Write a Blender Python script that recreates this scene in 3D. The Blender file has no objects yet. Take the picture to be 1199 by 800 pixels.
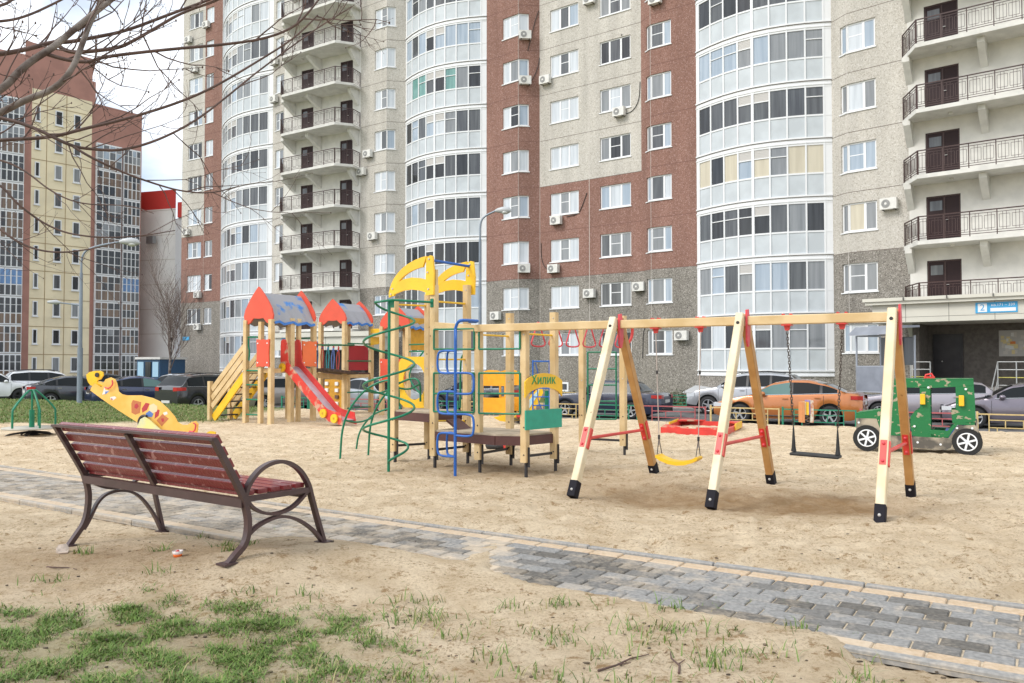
import bpy, bmesh, math, random
from mathutils import Vector, Matrix, noise
R = random.Random(7)
sc = bpy.context.scene
col = sc.collection
rad = math.radians
# ---------------------------------------------------------------- camera
F = 960.0; EYE = 1.45; PITCH = math.atan(26 / F)
camd = bpy.data.cameras.new('camera'); cam = bpy.data.objects.new('camera', camd); col.objects.link(cam)
cam.location = (0, 0, EYE); cam.rotation_euler = (math.pi / 2 + PITCH, 0, 0)
camd.sensor_width = 36; camd.lens = 36 * F / 1199; camd.clip_end = 3000; camd.clip_start = .05
sc.camera = cam
# ---------------------------------------------------------------- sky and sun (bright overcast)
w = bpy.data.worlds.new('World'); sc.world = w; w.use_nodes = True
nt = w.node_tree; nt.nodes.clear()
N = nt.nodes.new
out = N('ShaderNodeOutputWorld'); bg1 = N('ShaderNodeBackground'); bg2 = N('ShaderNodeBackground'); mx = N('ShaderNodeMixShader')
sky = N('ShaderNodeTexSky'); sky.sky_type = 'NISHITA'; sky.sun_disc = False
SUN_EL, SUN_AZ = rad(42), rad(-118)      # azimuth measured clockwise from +Y
sky.sun_elevation = SUN_EL; sky.sun_rotation = SUN_AZ; sky.dust_density = 2
nt.links.new(sky.outputs[0], bg1.inputs[0]); bg1.inputs[1].default_value = .12
bg2.inputs[0].default_value = (.90, .945, 1, 1); bg2.inputs[1].default_value = 1.0
tc = N('ShaderNodeTexCoord'); mp = N('ShaderNodeMapping'); mp.inputs['Scale'].default_value = (2.2, 2.2, 4.5)
ns = N('ShaderNodeTexNoise'); ns.inputs['Scale'].default_value = 1.6; ns.inputs['Detail'].default_value = 7
cr = N('ShaderNodeValToRGB'); cr.color_ramp.elements[0].position = .34; cr.color_ramp.elements[1].position = .52
cr.color_ramp.elements[0].color = (.2, .2, .2, 1)
nt.links.new(tc.outputs['Generated'], mp.inputs[0]); nt.links.new(mp.outputs[0], ns.inputs[0]); nt.links.new(ns.outputs[0], cr.inputs[0])
nt.links.new(cr.outputs[0], mx.inputs[0]); nt.links.new(bg1.outputs[0], mx.inputs[1]); nt.links.new(bg2.outputs[0], mx.inputs[2]); nt.links.new(mx.outputs[0], out.inputs[0])
sl = bpy.data.lights.new('sun', 'SUN'); so = bpy.data.objects.new('sun', sl); col.objects.link(so)
sl.energy = 1.35; sl.angle = rad(22); sl.color = (1, .965, .92)
sd = Vector((math.sin(SUN_AZ) * math.cos(SUN_EL), math.cos(SUN_AZ) * math.cos(SUN_EL), math.sin(SUN_EL)))
so.rotation_euler = sd.to_track_quat('Z', 'Y').to_euler(); so.location = (-20, -10, 30)
sc.view_settings.view_transform = 'Standard'; sc.view_settings.look = 'None'; sc.view_settings.exposure = .64; sc.view_settings.gamma = 1
sc.cycles.max_bounces = 6; sc.cycles.diffuse_bounces = 3; sc.cycles.glossy_bounces = 3; sc.cycles.transmission_bounces = 4; sc.cycles.transparent_max_bounces = 6

# ---------------------------------------------------------------- geometry of the view
RIGHT = Vector((1, 0, 0)); FW = Vector((0, math.cos(PITCH), math.sin(PITCH))); UPV = Vector((0, -math.sin(PITCH), math.cos(PITCH)))
def ray(px, py): return FW + RIGHT * ((px - 599.5) / F) + UPV * ((400 - py) / F)
def D(px, py, Y):
    d = ray(px, py); return Vector((0, 0, EYE)) + d * (Y / d.y)
SS, SC = math.sin(rad(28)), math.cos(rad(28))
def sstep(a, b, x):
    t = max(0, min(1, (x - a) / (b - a))); return t * t * (3 - 2 * t)
def tz(x, y):                                   # smooth terrain level, without the small bumps
    s = x * SS + y * SC
    return -.6 * max(0, min(1, (s - 20.3) / 6.0))
def G(px, py):
    d = ray(px, py); z = 0
    for _ in range(12):
        t = (z - EYE) / d.z; p = Vector((0, 0, EYE)) + d * t; z = .5 * z + .5 * tz(p.x, p.y)
    return Vector((p.x, p.y, tz(p.x, p.y)))
def GY(px, Y, dz=0):
    X = (px - 599.5) / F * Y; return Vector((X, Y, tz(X, Y) + dz))
E = Vector((.838, -.546, 0)); A = Vector((.546, .838, 0)); Z = Vector((0, 0, 1))

# ---------------------------------------------------------------- materials
MATS = {}
def mat(name, c, rough=.6, var=.0, scale=8, c2=None, bump=0, bscale=None, metal=0, detail=5, stretch=None, coat=0, spec=.5, ramp=(.4, .6)):
    if name in MATS: return MATS[name]
    m = bpy.data.materials.new(name); m.use_nodes = True; t = m.node_tree; b = t.nodes['Principled BSDF']
    b.inputs['Roughness'].default_value = rough; b.inputs['Metallic'].default_value = metal
    b.inputs['Coat Weight'].default_value = coat; b.inputs['Specular IOR Level'].default_value = spec; b.inputs['Coat Roughness'].default_value = .05
    if c2 is None and var:
        c2 = tuple(max(0, x * (1 - var)) for x in c); c = tuple(min(1, x * (1 + var)) for x in c)
    src = None
    if c2 is not None or bump:
        tc = t.nodes.new('ShaderNodeTexCoord'); mp = t.nodes.new('ShaderNodeMapping')
        if stretch: mp.inputs['Scale'].default_value = stretch
        t.links.new(tc.outputs['Object'], mp.inputs[0]); src = mp.outputs[0]
    if c2 is not None:
        n = t.nodes.new('ShaderNodeTexNoise'); n.inputs['Scale'].default_value = scale; n.inputs['Detail'].default_value = detail
        r = t.nodes.new('ShaderNodeValToRGB'); r.color_ramp.elements[0].position = ramp[0]; r.color_ramp.elements[1].position = ramp[1]
        r.color_ramp.elements[0].color = (*c2, 1); r.color_ramp.elements[1].color = (*c, 1)
        t.links.new(src, n.inputs[0]); t.links.new(n.outputs[0], r.inputs[0]); t.links.new(r.outputs[0], b.inputs['Base Color'])
    else: b.inputs['Base Color'].default_value = (*c, 1)
    if bump:
        n2 = t.nodes.new('ShaderNodeTexNoise'); n2.inputs['Scale'].default_value = bscale or scale * 3; n2.inputs['Detail'].default_value = 4
        bp = t.nodes.new('ShaderNodeBump'); bp.inputs['Strength'].default_value = bump; bp.inputs['Distance'].default_value = .02
        t.links.new(src, n2.inputs[0]); t.links.new(n2.outputs[0], bp.inputs['Height']); t.links.new(bp.outputs[0], b.inputs['Normal'])
    MATS[name] = m; return m
def knots(m, k=.45):                              # dark knots and checks in timber
    t = m.node_tree; b = t.nodes['Principled BSDF']; l = b.inputs['Base Color'].links[0]; src = l.from_socket
    tc = t.nodes.new('ShaderNodeTexCoord'); v = t.nodes.new('ShaderNodeTexVoronoi'); v.inputs['Scale'].default_value = 5.5; v.inputs['Randomness'].default_value = 1
    n = t.nodes.new('ShaderNodeTexNoise'); n.inputs['Scale'].default_value = 30; n.inputs['Detail'].default_value = 4; t.links.new(tc.outputs['Object'], n.inputs[0])
    mxv = t.nodes.new('ShaderNodeVectorMath'); mxv.operation = 'SCALE'; mxv.inputs['Scale'].default_value = .03; t.links.new(n.outputs['Color'], mxv.inputs[0]); av = t.nodes.new('ShaderNodeVectorMath'); t.links.new(tc.outputs['Object'], av.inputs[0]); t.links.new(mxv.outputs[0], av.inputs[1]); t.links.new(av.outputs[0], v.inputs[0])
    r = t.nodes.new('ShaderNodeValToRGB'); r.color_ramp.elements[0].position = .055; r.color_ramp.elements[1].position = .10; r.color_ramp.elements[0].color = (k, k * .8, k * .6, 1); t.links.new(v.outputs['Distance'], r.inputs[0])
    x = t.nodes.new('ShaderNodeMix'); x.data_type = 'RGBA'; x.blend_type = 'MULTIPLY'; x.inputs[0].default_value = 1; t.links.new(src, x.inputs[6]); t.links.new(r.outputs[0], x.inputs[7]); t.links.new(x.outputs[2], b.inputs['Base Color'])
def worn(name, c, c2, scale=6, th=(.52, .6), rough=.5, stretch=None, bump=.15):   # paint worn through in patches
    return mat(name, c, rough, c2=c2, scale=scale, ramp=(1 - th[1], 1 - th[0]), detail=9, stretch=stretch, bump=bump, bscale=30)
def pebble(name, base, dark, light, scale=26, rough=.95):
    m = bpy.data.materials.new(name); m.use_nodes = True; t = m.node_tree; b = t.nodes['Principled BSDF']; b.inputs['Roughness'].default_value = rough
    b.inputs['Specular IOR Level'].default_value = .2
    tc = t.nodes.new('ShaderNodeTexCoord'); v = t.nodes.new('ShaderNodeTexVoronoi'); v.inputs['Scale'].default_value = scale
    t.links.new(tc.outputs['Object'], v.inputs[0]); sp = t.nodes.new('ShaderNodeSeparateColor'); t.links.new(v.outputs['Color'], sp.inputs[0])
    r = t.nodes.new('ShaderNodeValToRGB'); e = r.color_ramp.elements; e[0].position = 0; e[0].color = (*dark, 1); e[1].position = 1; e[1].color = (*light, 1)
    x = e.new(.28); x.color = (*base, 1); x = e.new(.75); x.color = (*base, 1)
    t.links.new(sp.outputs[0], r.inputs[0])
    n = t.nodes.new('ShaderNodeTexNoise'); n.inputs['Scale'].default_value = 1.0; n.inputs['Detail'].default_value = 7; mpz = t.nodes.new('ShaderNodeMapping'); mpz.inputs['Scale'].default_value = (1.3, 1.3, .16); t.links.new(tc.outputs['Object'], mpz.inputs[0]); t.links.new(mpz.outputs[0], n.inputs[0])
    mr = t.nodes.new('ShaderNodeMapRange'); mr.inputs['From Min'].default_value = .3; mr.inputs['From Max'].default_value = .7; mr.inputs['To Min'].default_value = .86; mr.inputs['To Max'].default_value = 1.08
    t.links.new(n.outputs[0], mr.inputs[0]); mu = t.nodes.new('ShaderNodeVectorMath'); mu.operation = 'SCALE'
    t.links.new(r.outputs[0], mu.inputs[0]); t.links.new(mr.outputs[0], mu.inputs['Scale']); t.links.new(mu.outputs[0], b.inputs['Base Color'])
    bp = t.nodes.new('ShaderNodeBump'); bp.inputs['Strength'].default_value = .4; bp.inputs['Distance'].default_value = .02
    t.links.new(sp.outputs[1], bp.inputs['Height']); t.links.new(bp.outputs[0], b.inputs['Normal']); MATS[name] = m; return m

# ---------------------------------------------------------------- mesh builder
class MB:
    def __init__(s): s.v = []; s.f = []; s.m = []; s.mats = []; s.sm = []
    def mi(s, m):
        if m not in s.mats: s.mats.append(m)
        return s.mats.index(m)
    def add(s, vs, fs, m, smooth=False):
        b = len(s.v); s.v += [tuple(v) for v in vs]; k = s.mi(m)
        for f in fs: s.f.append(tuple(b + i for i in f)); s.m.append(k); s.sm.append(smooth)
    def box(s, o, ax, ay, az, m):               # o = corner, three edge vectors
        o = Vector(o); ax = Vector(ax); ay = Vector(ay); az = Vector(az)
        vs = [o, o + ax, o + ax + ay, o + ay, o + az, o + ax + az, o + ax + ay + az, o + ay + az]
        fs = [(0, 3, 2, 1), (4, 5, 6, 7), (0, 1, 5, 4), (1, 2, 6, 5), (2, 3, 7, 6), (3, 0, 4, 7)]
        if ax.cross(ay).dot(az) < 0: fs = [f[::-1] for f in fs]
        s.add(vs, fs, m)
    def bx(s, c, sz, m, X=None, Y=None, Zv=None):  # centred box in a frame
        X = Vector(X) if X is not None else Vector((1, 0, 0)); Zv = Vector(Zv) if Zv is not None else Z
        Y = Vector(Y) if Y is not None else Zv.cross(X)
        a, b, c3 = X * sz[0], Y * sz[1], Zv * sz[2]; s.box(Vector(c) - (a + b + c3) / 2, a, b, c3, m)
    def bar(s, p0, p1, wd, ht, m, up=None, bev=0):   # rectangular bar; width across, height along up
        p0 = Vector(p0); p1 = Vector(p1); d = (p1 - p0).normalized(); up = Vector(up) if up is not None else Z
        sd = d.cross(up)
        if sd.length < 1e-4: sd = d.cross(Vector((1, 0, 0)))
        sd.normalize(); u = sd.cross(d)
        if bev:
            b = bev; pts = [(-wd/2+b, -ht/2), (wd/2-b, -ht/2), (wd/2, -ht/2+b), (wd/2, ht/2-b), (wd/2-b, ht/2), (-wd/2+b, ht/2), (-wd/2, ht/2-b), (-wd/2, -ht/2+b)]
        else: pts = [(-wd/2, -ht/2), (wd/2, -ht/2), (wd/2, ht/2), (-wd/2, ht/2)]
        n = len(pts); vs = [p + sd * a + u * c for p in (p0, p1) for a, c in pts]
        s.add(vs, [(i, (i + 1) % n, n + (i + 1) % n, n + i) for i in range(n)] + [tuple(range(n))[::-1], tuple(range(n, 2 * n))], m)
    def tube(s, path, r, m, n=8, cap=True, closed=False):
        P = [Vector(p) for p in path]; K = len(P); rr = r if isinstance(r, (list, tuple)) else [r] * K
        if len(rr) != K: rr = [rr[min(len(rr) - 1, int(i / (K - 1) * (len(rr) - 1)))] * (1 - (i / (K - 1) * (len(rr) - 1)) % 1) + rr[min(len(rr) - 1, int(i / (K - 1) * (len(rr) - 1)) + 1)] * ((i / (K - 1) * (len(rr) - 1)) % 1) for i in range(K)]
        vs = []; prev = None
        for i, p in enumerate(P):
            t = (P[min(i + 1, K - 1)] - P[max(i - 1, 0)]) if not closed else (P[(i + 1) % K] - P[i - 1])
            t = t.normalized() if t.length > 1e-9 else Vector((0, 0, 1))
            if prev is None: a = t.cross(Z) if abs(t.z) < .95 else t.cross(Vector((1, 0, 0)))
            else: a = prev - t * prev.dot(t)
            if a.length < 1e-6: a = t.cross(Vector((1, 0, 0)))
            a.normalize(); prev = a; b = t.cross(a)
            for j in range(n):
                q = 2 * math.pi * j / n; vs.append(p + (a * math.cos(q) + b * math.sin(q)) * rr[i])
        fs = []
        for i in range(K if closed else K - 1):
            i2 = (i + 1) % K
            for j in range(n): fs.append((i * n + j, i * n + (j + 1) % n, i2 * n + (j + 1) % n, i2 * n + j))
        s.add(vs, fs, m, True)
        if cap and not closed: s.add([vs[j] for j in range(n)], [tuple(range(n))[::-1]], m); s.add([vs[(K - 1) * n + j] for j in range(n)], [tuple(range(n))], m)
    def cyl(s, p0, p1, r, m, n=16, r2=None):
        p0 = Vector(p0); p1 = Vector(p1); s.tube([p0, p1], [r, r if r2 is None else r2], m, n)
    def prism(s, pts, o, X, Y, th, m, side=None):  # 2-D outline in frame o,X,Y extruded by th along X x Y (centred)
        o = Vector(o); X = Vector(X); Y = Vector(Y); n = X.cross(Y).normalized() * (th / 2)
        area = sum(pts[i][0] * pts[(i + 1) % len(pts)][1] - pts[(i + 1) % len(pts)][0] * pts[i][1] for i in range(len(pts)))
        if area < 0: pts = pts[::-1]
        k = len(pts); vs = [o + X * a + Y * b + n for a, b in pts] + [o + X * a + Y * b - n for a, b in pts]
        from mathutils.geometry import tessellate_polygon
        tri = tessellate_polygon([[Vector((a, b, 0)) for a, b in pts]])
        ft = []
        for t in tri:
            a, b, c = t; P = [Vector(pts[i]) for i in t]
            if (P[1] - P[0]).cross(P[2] - P[0]) < 0: t = (a, c, b)
            ft.append(tuple(t))
        s.add(vs, ft + [tuple(k + i for i in t[::-1]) for t in ft], m)
        s.add(vs, [((i + 1) % k, i, k + i, k + (i + 1) % k) for i in range(k)], side or m)
    def ball(s, c, r, m, n=10, sz=(1, 1, 1)):
        c = Vector(c); vs = []; fs = []
        for i in range(n // 2 + 1):
            a = math.pi * i / (n // 2)
            for j in range(n):
                b = 2 * math.pi * j / n; vs.append(c + Vector((math.sin(a) * math.cos(b) * r * sz[0], math.sin(a) * math.sin(b) * r * sz[1], math.cos(a) * r * sz[2])))
        for i in range(n // 2):
            for j in range(n): fs.append((i * n + j, (i + 1) * n + j, (i + 1) * n + (j + 1) % n, i * n + (j + 1) % n))
        s.add(vs, fs, m, True)
    def lathe(s, prof, o, ax, m, n=24):           # prof: (radius, along) pairs round axis ax
        o = Vector(o); ax = Vector(ax).normalized(); a = ax.cross(Z) if abs(ax.z) < .9 else ax.cross(Vector((1, 0, 0))); a.normalize(); b = ax.cross(a)
        vs = [o + ax * h + (a * math.cos(2 * math.pi * j / n) + b * math.sin(2 * math.pi * j / n)) * r for r, h in prof for j in range(n)]
        s.add(vs, [(i * n + j, i * n + (j + 1) % n, (i + 1) * n + (j + 1) % n, (i + 1) * n + j) for i in range(len(prof) - 1) for j in range(n)], m, True)
    def build(s, name, parent=None, origin=None, bevel=0, auto=True):
        me = bpy.data.meshes.new(name)
        o0 = Vector(origin) if origin is not None else Vector((0, 0, 0))
        me.from_pydata([tuple(Vector(v) - o0) for v in s.v] if origin is not None else s.v, [], s.f)
        for m in s.mats: me.materials.append(m)
        me.polygons.foreach_set('material_index', s.m); me.polygons.foreach_set('use_smooth', s.sm); me.update()
        o = bpy.data.objects.new(name, me); col.objects.link(o)
        if origin is not None: o.location = o0
        if parent is not None:
            o.parent = parent
            o.matrix_parent_inverse = Matrix()
            # parts are written in world coordinates: bring them into the parent's frame
            if parent.get('_wc'): o.location = o.location - Vector(parent['_wc'])
        if bevel:
            md = o.modifiers.new('bevel', 'BEVEL'); md.width = bevel; md.segments = 2; md.limit_method = 'ANGLE'
        return o
def tag(o, label, cat, group=None):
    o['label'] = label; o['category'] = cat
    if group: o['group'] = group
    return o
def thing(name, label, cat, base, group=None):   # Empty at the base; its parts are built in world coordinates and offset
    o = bpy.data.objects.new(name, None); col.objects.link(o); base = Vector(base); o.location = base; o.empty_display_size = .2
    o['_wc'] = tuple(base); tag(o, label, cat, group); return o
def part(mb, name, parent, label=None, bevel=0):
    o = mb.build(name, None, bevel=bevel)
    o.parent = parent
    # world offset of the parent chain (all parents unrotated)
    off = Vector((0, 0, 0)); p = parent
    while p is not None: off += p.location; p = p.parent
    o.location = -off
    if label: o['label'] = label
    return o
def struct(o, kind='structure'): o['kind'] = kind; return o
def text(body, o, X, Y, size, m, name, parent, align='CENTER'):
    cu = bpy.data.curves.new(name, 'FONT'); cu.body = body; cu.size = size; cu.extrude = .004; cu.align_x = align; cu.align_y = 'CENTER'
    t = bpy.data.objects.new(name, cu); col.objects.link(t); bpy.context.view_layer.update()
    me = bpy.data.meshes.new_from_object(t); bpy.data.objects.remove(t)
    X = Vector(X).normalized(); Y = Vector(Y).normalized(); n = X.cross(Y); o = Vector(o)
    for v in me.vertices: c = v.co.copy(); v.co = o + X * c.x + Y * c.y + n * c.z
    me.materials.clear(); me.materials.append(m); ob = bpy.data.objects.new(name, me); col.objects.link(ob); ob.parent = parent
    off = Vector((0, 0, 0)); p = parent
    while p is not None: off += p.location; p = p.parent
    ob.location = -off; return ob
def arc(cx, cy, r, a0, a1, n=12, ry=None):
    ry = r if ry is None else ry
    return [(cx + r * math.cos(rad(a0 + (a1 - a0) * i / n)), cy + ry * math.sin(rad(a0 + (a1 - a0) * i / n))) for i in range(n + 1)]
def smooth(pts, it=2):                          # Chaikin on an open 3-D path
    P = [Vector(p) for p in pts]
    for _ in range(it):
        Q = [P[0]]
        for a, b in zip(P, P[1:]): Q += [a * .75 + b * .25, a * .25 + b * .75]
        P = Q + [P[-1]]
    return P

WOOD = mat('pine_wood', (.68, .51, .28), .55, c2=(.57, .40, .19), scale=3, stretch=(1, 1, 1), bump=.1, bscale=60)
WOODP = mat('pale_lit_pine', (.74, .64, .45), .5, c2=(.66, .54, .34), scale=4, bump=.08, bscale=60)  # pale pine; on the front swing legs their lit side put into the colour
WOODD = mat('shaded_pine', (.50, .27, .09), .5, c2=(.40, .20, .06), scale=4, bump=.08, bscale=60)  # same pine darkened: shade of the rear swing legs put into the colour
for _m in (WOOD, WOODP, WOODD): knots(_m)
BLACKM = mat('black_metal', (.03, .028, .03), .5)
GREENP = mat('green_paint', (.0, .17, .085), .35, var=.12, scale=5)
BLUEP = mat('blue_paint', (.015, .11, .42), .35, var=.12, scale=5)
YELP = mat('yellow_paint', (.84, .50, .02), .4, var=.06, scale=3)
REDP = mat('red_paint', (.62, .045, .035), .4, var=.1, scale=3)
REDPK = mat('faded_red_paint', (.66, .06, .08), .35, var=.12, scale=4)
ORED = mat('orange_red_paint', (.68, .085, .042), .45, var=.06, scale=2)
ORANGE = mat('orange_paint', (.80, .17, .05), .45, var=.06, scale=2)
WHITE = mat('white_pvc', (.8, .81, .82), .4)
STEELM = mat('slide_steel', (.52, .50, .54), .35, var=.1, scale=4, metal=.5)
# ================================================================ GROUND
def gnoise(x, y):
    v = noise.noise((x * .5, y * .5, 1.3)) * .035 + noise.noise((x * 1.7, y * 1.7, 4.1)) * .022 + noise.noise((x * 5, y * 5, 9)) * .012
    r = noise.noise((x * 9, y * 9, 3)); v += .016 * r * abs(r) * 3 - .05 * max(0, noise.noise((x * 3.1, y * 3.1, 12)) - .38)
    return v
LO, HI = 4.39, 5.74            # path edges measured along A
def pathpos(x, y): return x * E.x + y * E.y, x * A.x + y * A.y
def drift(u, a):               # sand blown over the paving: 0 clean .. 1 buried
    n = noise.noise((u * 1.1, a * 2.2, 7.7)) * .6 + noise.noise((u * 4, a * 5, 2.2)) * .25
    e = max(0, 1 - (a - LO) / .30) * .62                # near edge
    bur = sstep(-5.3, -4.8, u) * sstep(-.6, -1.1, u)
    e = bur * max(0, 1.15 - max(0, a - LO - .12) / .16) + (1 - bur) * e * .35
    lob = math.exp(-((u + 4.0) / .75) ** 2) * max(0, 1.3 - (a - LO) / .55)
    mid = math.exp(-((u + 3.5 + .5 * (a - 5)) / .22) ** 2) * .8
    return e + mid * .95 + lob + n * .62 + noise.noise((u * 11, a * 13, 5)) * .16 - (.1 if u < -6 else 0)
SWD = [((793, 560), .9, .10), ((880, 585), 1.0, .07), ((955, 575), .8, .08)]
DIPS = [(G(765, 577), 1.1, .13), (G(905, 588), 1.0, .09), (G(985, 590), .8, .05)]
def ground_z(x, y):
    s = x * SS + y * SC; z = tz(x, y); far = sstep(27, 24, s)
    u, a = pathpos(x, y)
    if y < 30 and -25 < x < 30 and s < 27:
        z += gnoise(x, y) * far
        for c, r, d in DIPS:
            q = ((x - c.x) ** 2 + (y - c.y) ** 2) / (r * r)
            if q < 4: z -= d * math.exp(-q * 2.2)
        # the mound the bench stands on
        q = ((x + 3.9) / 1.0) ** 2 + ((y - 6.3) / .8) ** 2
        if q < 5: z += .02 * math.exp(-q)
        if LO - .5 < a < HI + .4:
            t = sstep(LO - .45, LO + .02, a) * sstep(HI + .35, HI - .02, a)
            base = gnoise(x, y) * .25
            dr = drift(u, a)
            zt = -.035 + (.075 * sstep(.42, .85, dr)) + base * .4
            z = z * (1 - t) + zt * t
            if t < 1: z = max(z, -.01 + base) if a < LO else z
        q = ((x + 1.75) / 1.0) ** 2 + ((y - 5.65) / .75) ** 2
        if q < 5: z += .17 * math.exp(-q) * (1 - sstep(LO + .15, LO + .5, a))
    return z
def axis(fine0, fine1, st, lims, grow=1.25):
    xs = []; x = fine0
    while x <= fine1: xs.append(x); x += st
    a = [fine0]; d = st
    while a[-1] > lims[0]: d *= grow; a.append(a[-1] - d)
    b = [xs[-1]]; d = st
    while b[-1] < lims[1]: d *= grow; b.append(b[-1] + d)
    return a[:0:-1] + xs + b[1:]
gx = axis(-13, 11, .055, (-1500, 1500)); gy = axis(2.6, 15, .05, (-400, 2500), 1.06)
me = bpy.data.meshes.new('ground'); nx = len(gx); ny = len(gy)
vs = [(x, y, ground_z(x, y)) for y in gy for x in gx]
dz_ = {}
import bisect
for _ in range(2600):                     # footprints and scuffs pressed into the play sand
    cy = 5.2 + 12 * R.random() ** 1.3; cx = R.uniform(-.68, .68) * cy; u_, a_ = pathpos(cx, cy)
    if a_ < HI + .25: continue
    an = R.uniform(0, 3.14); la, lb = R.uniform(.07, .17), R.uniform(.035, .07); dp = R.uniform(.008, .026); ca_, sa_ = math.cos(an), math.sin(an)
    i0, i1 = bisect.bisect(gx, cx - .3), bisect.bisect(gx, cx + .3); j0, j1 = bisect.bisect(gy, cy - .3), bisect.bisect(gy, cy + .3)
    for j in range(j0, j1):
        for i in range(i0, i1):
            ex_, ey_ = gx[i] - cx, gy[j] - cy; p_ = (ex_ * ca_ + ey_ * sa_) / la; q_ = (-ex_ * sa_ + ey_ * ca_) / lb; r2 = p_ * p_ + q_ * q_
            if r2 < 6: k_ = j * nx + i; dz_[k_] = dz_.get(k_, 0) + dp * (-math.exp(-r2) + .45 * math.exp(-(math.sqrt(r2) - 1.6) ** 2 * 3))
vs = [(x, y, z + max(-.05, min(.035, dz_[k_])) if k_ in dz_ else z) for k_, (x, y, z) in enumerate(vs)]
fs = [(j * nx + i, j * nx + i + 1, (j + 1) * nx + i + 1, (j + 1) * nx + i) for j in range(ny - 1) for i in range(nx - 1)]
me.from_pydata(vs, [], fs); me.polygons.foreach_set('use_smooth', [True] * len(fs)); me.update()
ground = struct(bpy.data.objects.new('ground', me)); col.objects.link(ground)
# ground material: pale sand, darker disturbed patches, painted dent and bench shade, grass zone by vertex attribute
at = me.attributes.new('zone', 'FLOAT_COLOR', 'POINT')
def edge_s(x, y): return 22.3 if x > -8.6 else 22.3
def grass_amount(x, y):
    s = x * SS + y * SC; n = noise.noise((x * .8, y * .8, 5)) * .5 + noise.noise((x * 3, y * 3, 8)) * .3
    g = 0
    if y > 10:
        g = sstep(-.3, .3, (s - 22.4) + n)
        # lawn on the left reaching further forward than the sand's edge
        g = max(g, sstep(-.4, .4, (y - 19.9 - (x + 12) * .1) + n) * sstep(-6.9, -7.9, x + n * .6))
    else:
        # near lawn, lower left
        l = (4.46 + .13 * (-x) - y) * 1.4 + (-.55 - x) * .0
        b = sstep(-.35, .55, l + n * 1.1) * sstep(-.35, -1.25, x + n * .6)
        g = b * .42
    return g
cols = []
for x, y, z in vs:
    if y > 60 or y < 0 or abs(x) > 60: cols += [.9, .1, 0, 1]; continue
    dk = 0
    for c, r, d in DIPS:
        q = ((x - c.x) ** 2 + (y - c.y) ** 2) / (r * r); dk += math.exp(-q * 1.5) * .9
    q = ((x + 2.9) / 1.5) ** 2 + ((y - 5.9) / .75) ** 2; dk += math.exp(-q) * .55  # soft shade under and behind the bench, painted into the sand
    q = ((x - .1) / 1.8) ** 2 + ((y - 11.2) / 1.1) ** 2; dk += math.exp(-q) * .6  # darker brown patch under the climbing frame
    cols += [grass_amount(x, y), min(1, dk), 0, 1]
at.data.foreach_set('color', cols)
m = bpy.data.materials.new('sand_ground'); m.use_nodes = True; t = m.node_tree; b = t.nodes['Principled BSDF']; b.inputs['Roughness'].default_value = .95; b.inputs['Specular IOR Level'].default_value = .15
L = t.links.new; nn = t.nodes.new
tc = nn('ShaderNodeTexCoord'); atn = nn('ShaderNodeAttribute'); atn.attribute_name = 'zone'; sep = nn('ShaderNodeSeparateColor'); L(atn.outputs['Color'], sep.inputs[0])
def noi(sc_, det=6, rough=.6):
    n = nn('ShaderNodeTexNoise'); n.inputs['Scale'].default_value = sc_; n.inputs['Detail'].default_value = det; n.inputs['Roughness'].default_value = rough; L(tc.outputs['Object'], n.inputs[0]); return n
def rmp(src, p0, p1, c0, c1):
    r = nn('ShaderNodeValToRGB'); r.color_ramp.elements[0].position = p0; r.color_ramp.elements[1].position = p1; r.color_ramp.elements[0].color = (*c0, 1); r.color_ramp.elements[1].color = (*c1, 1); L(src, r.inputs[0]); return r
def mixc(f, a, b2):
    x = nn('ShaderNodeMix'); x.data_type = 'RGBA'
    if isinstance(f, float): x.inputs[0].default_value = f
    else: L(f, x.inputs[0])
    L(a, x.inputs[6]); L(b2, x.inputs[7]); return x.outputs[2]
n1 = noi(2.2, 10, .68); sandc = rmp(n1.outputs[0], .38, .6, (.66, .515, .34), (.84, .69, .49))
n2 = noi(8, 10, .85); f2 = rmp(n2.outputs[0], .415, .455, (1, 1, 1), (0, 0, 0)); dark = nn('ShaderNodeRGB'); dark.outputs[0].default_value = (.40, .265, .14, 1)  # dark flecks: shade of small dents put into the sand colour
sc1 = mixc(f2.outputs[0], sandc.outputs[0], dark.outputs[0])
n5 = noi(42, 5, .75); f5 = rmp(n5.outputs[0], .38, .50, (1, 1, 1), (0, 0, 0)); m5 = nn('ShaderNodeMath'); m5.operation = 'MULTIPLY'; L(f5.outputs[0], m5.inputs[0]); L(rmp(noi(1.9, 7, .7).outputs[0], .40, .60, (.85, .85, .85), (.22, .22, .22)).outputs[0], m5.inputs[1])  # finer flecks, dent shading painted where the soft light flattens the bump
sc1 = mixc(m5.outputs[0], sc1, dark.outputs[0])
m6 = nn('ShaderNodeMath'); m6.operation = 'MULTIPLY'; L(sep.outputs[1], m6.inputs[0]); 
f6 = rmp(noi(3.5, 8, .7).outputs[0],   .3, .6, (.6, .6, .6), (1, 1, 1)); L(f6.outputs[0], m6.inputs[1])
disturbed_shade = nn('ShaderNodeRGB'); disturbed_shade.outputs[0].default_value = (.33, .21, .105, 1); sc1 = mixc(m6.outputs[0], sc1, disturbed_shade.outputs[0])  # brown for the disturbed hollows and the painted bench shade
gr = rmp(noi(14, 8, .75).outputs[0], .35, .65, (.08, .12, .03), (.22, .25, .09)); soil = rmp(noi(5, 6).outputs[0], .4, .6, (.14, .10, .06), (.22, .17, .10))
g2 = mixc(rmp(noi(4, 8, .7).outputs[0], .5, .62, (0, 0, 0), (.7, .7, .7)).outputs[0], gr.outputs[0], soil.outputs[0])
L(mixc(sep.outputs[0], sc1, g2), b.inputs['Base Color'])
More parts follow.
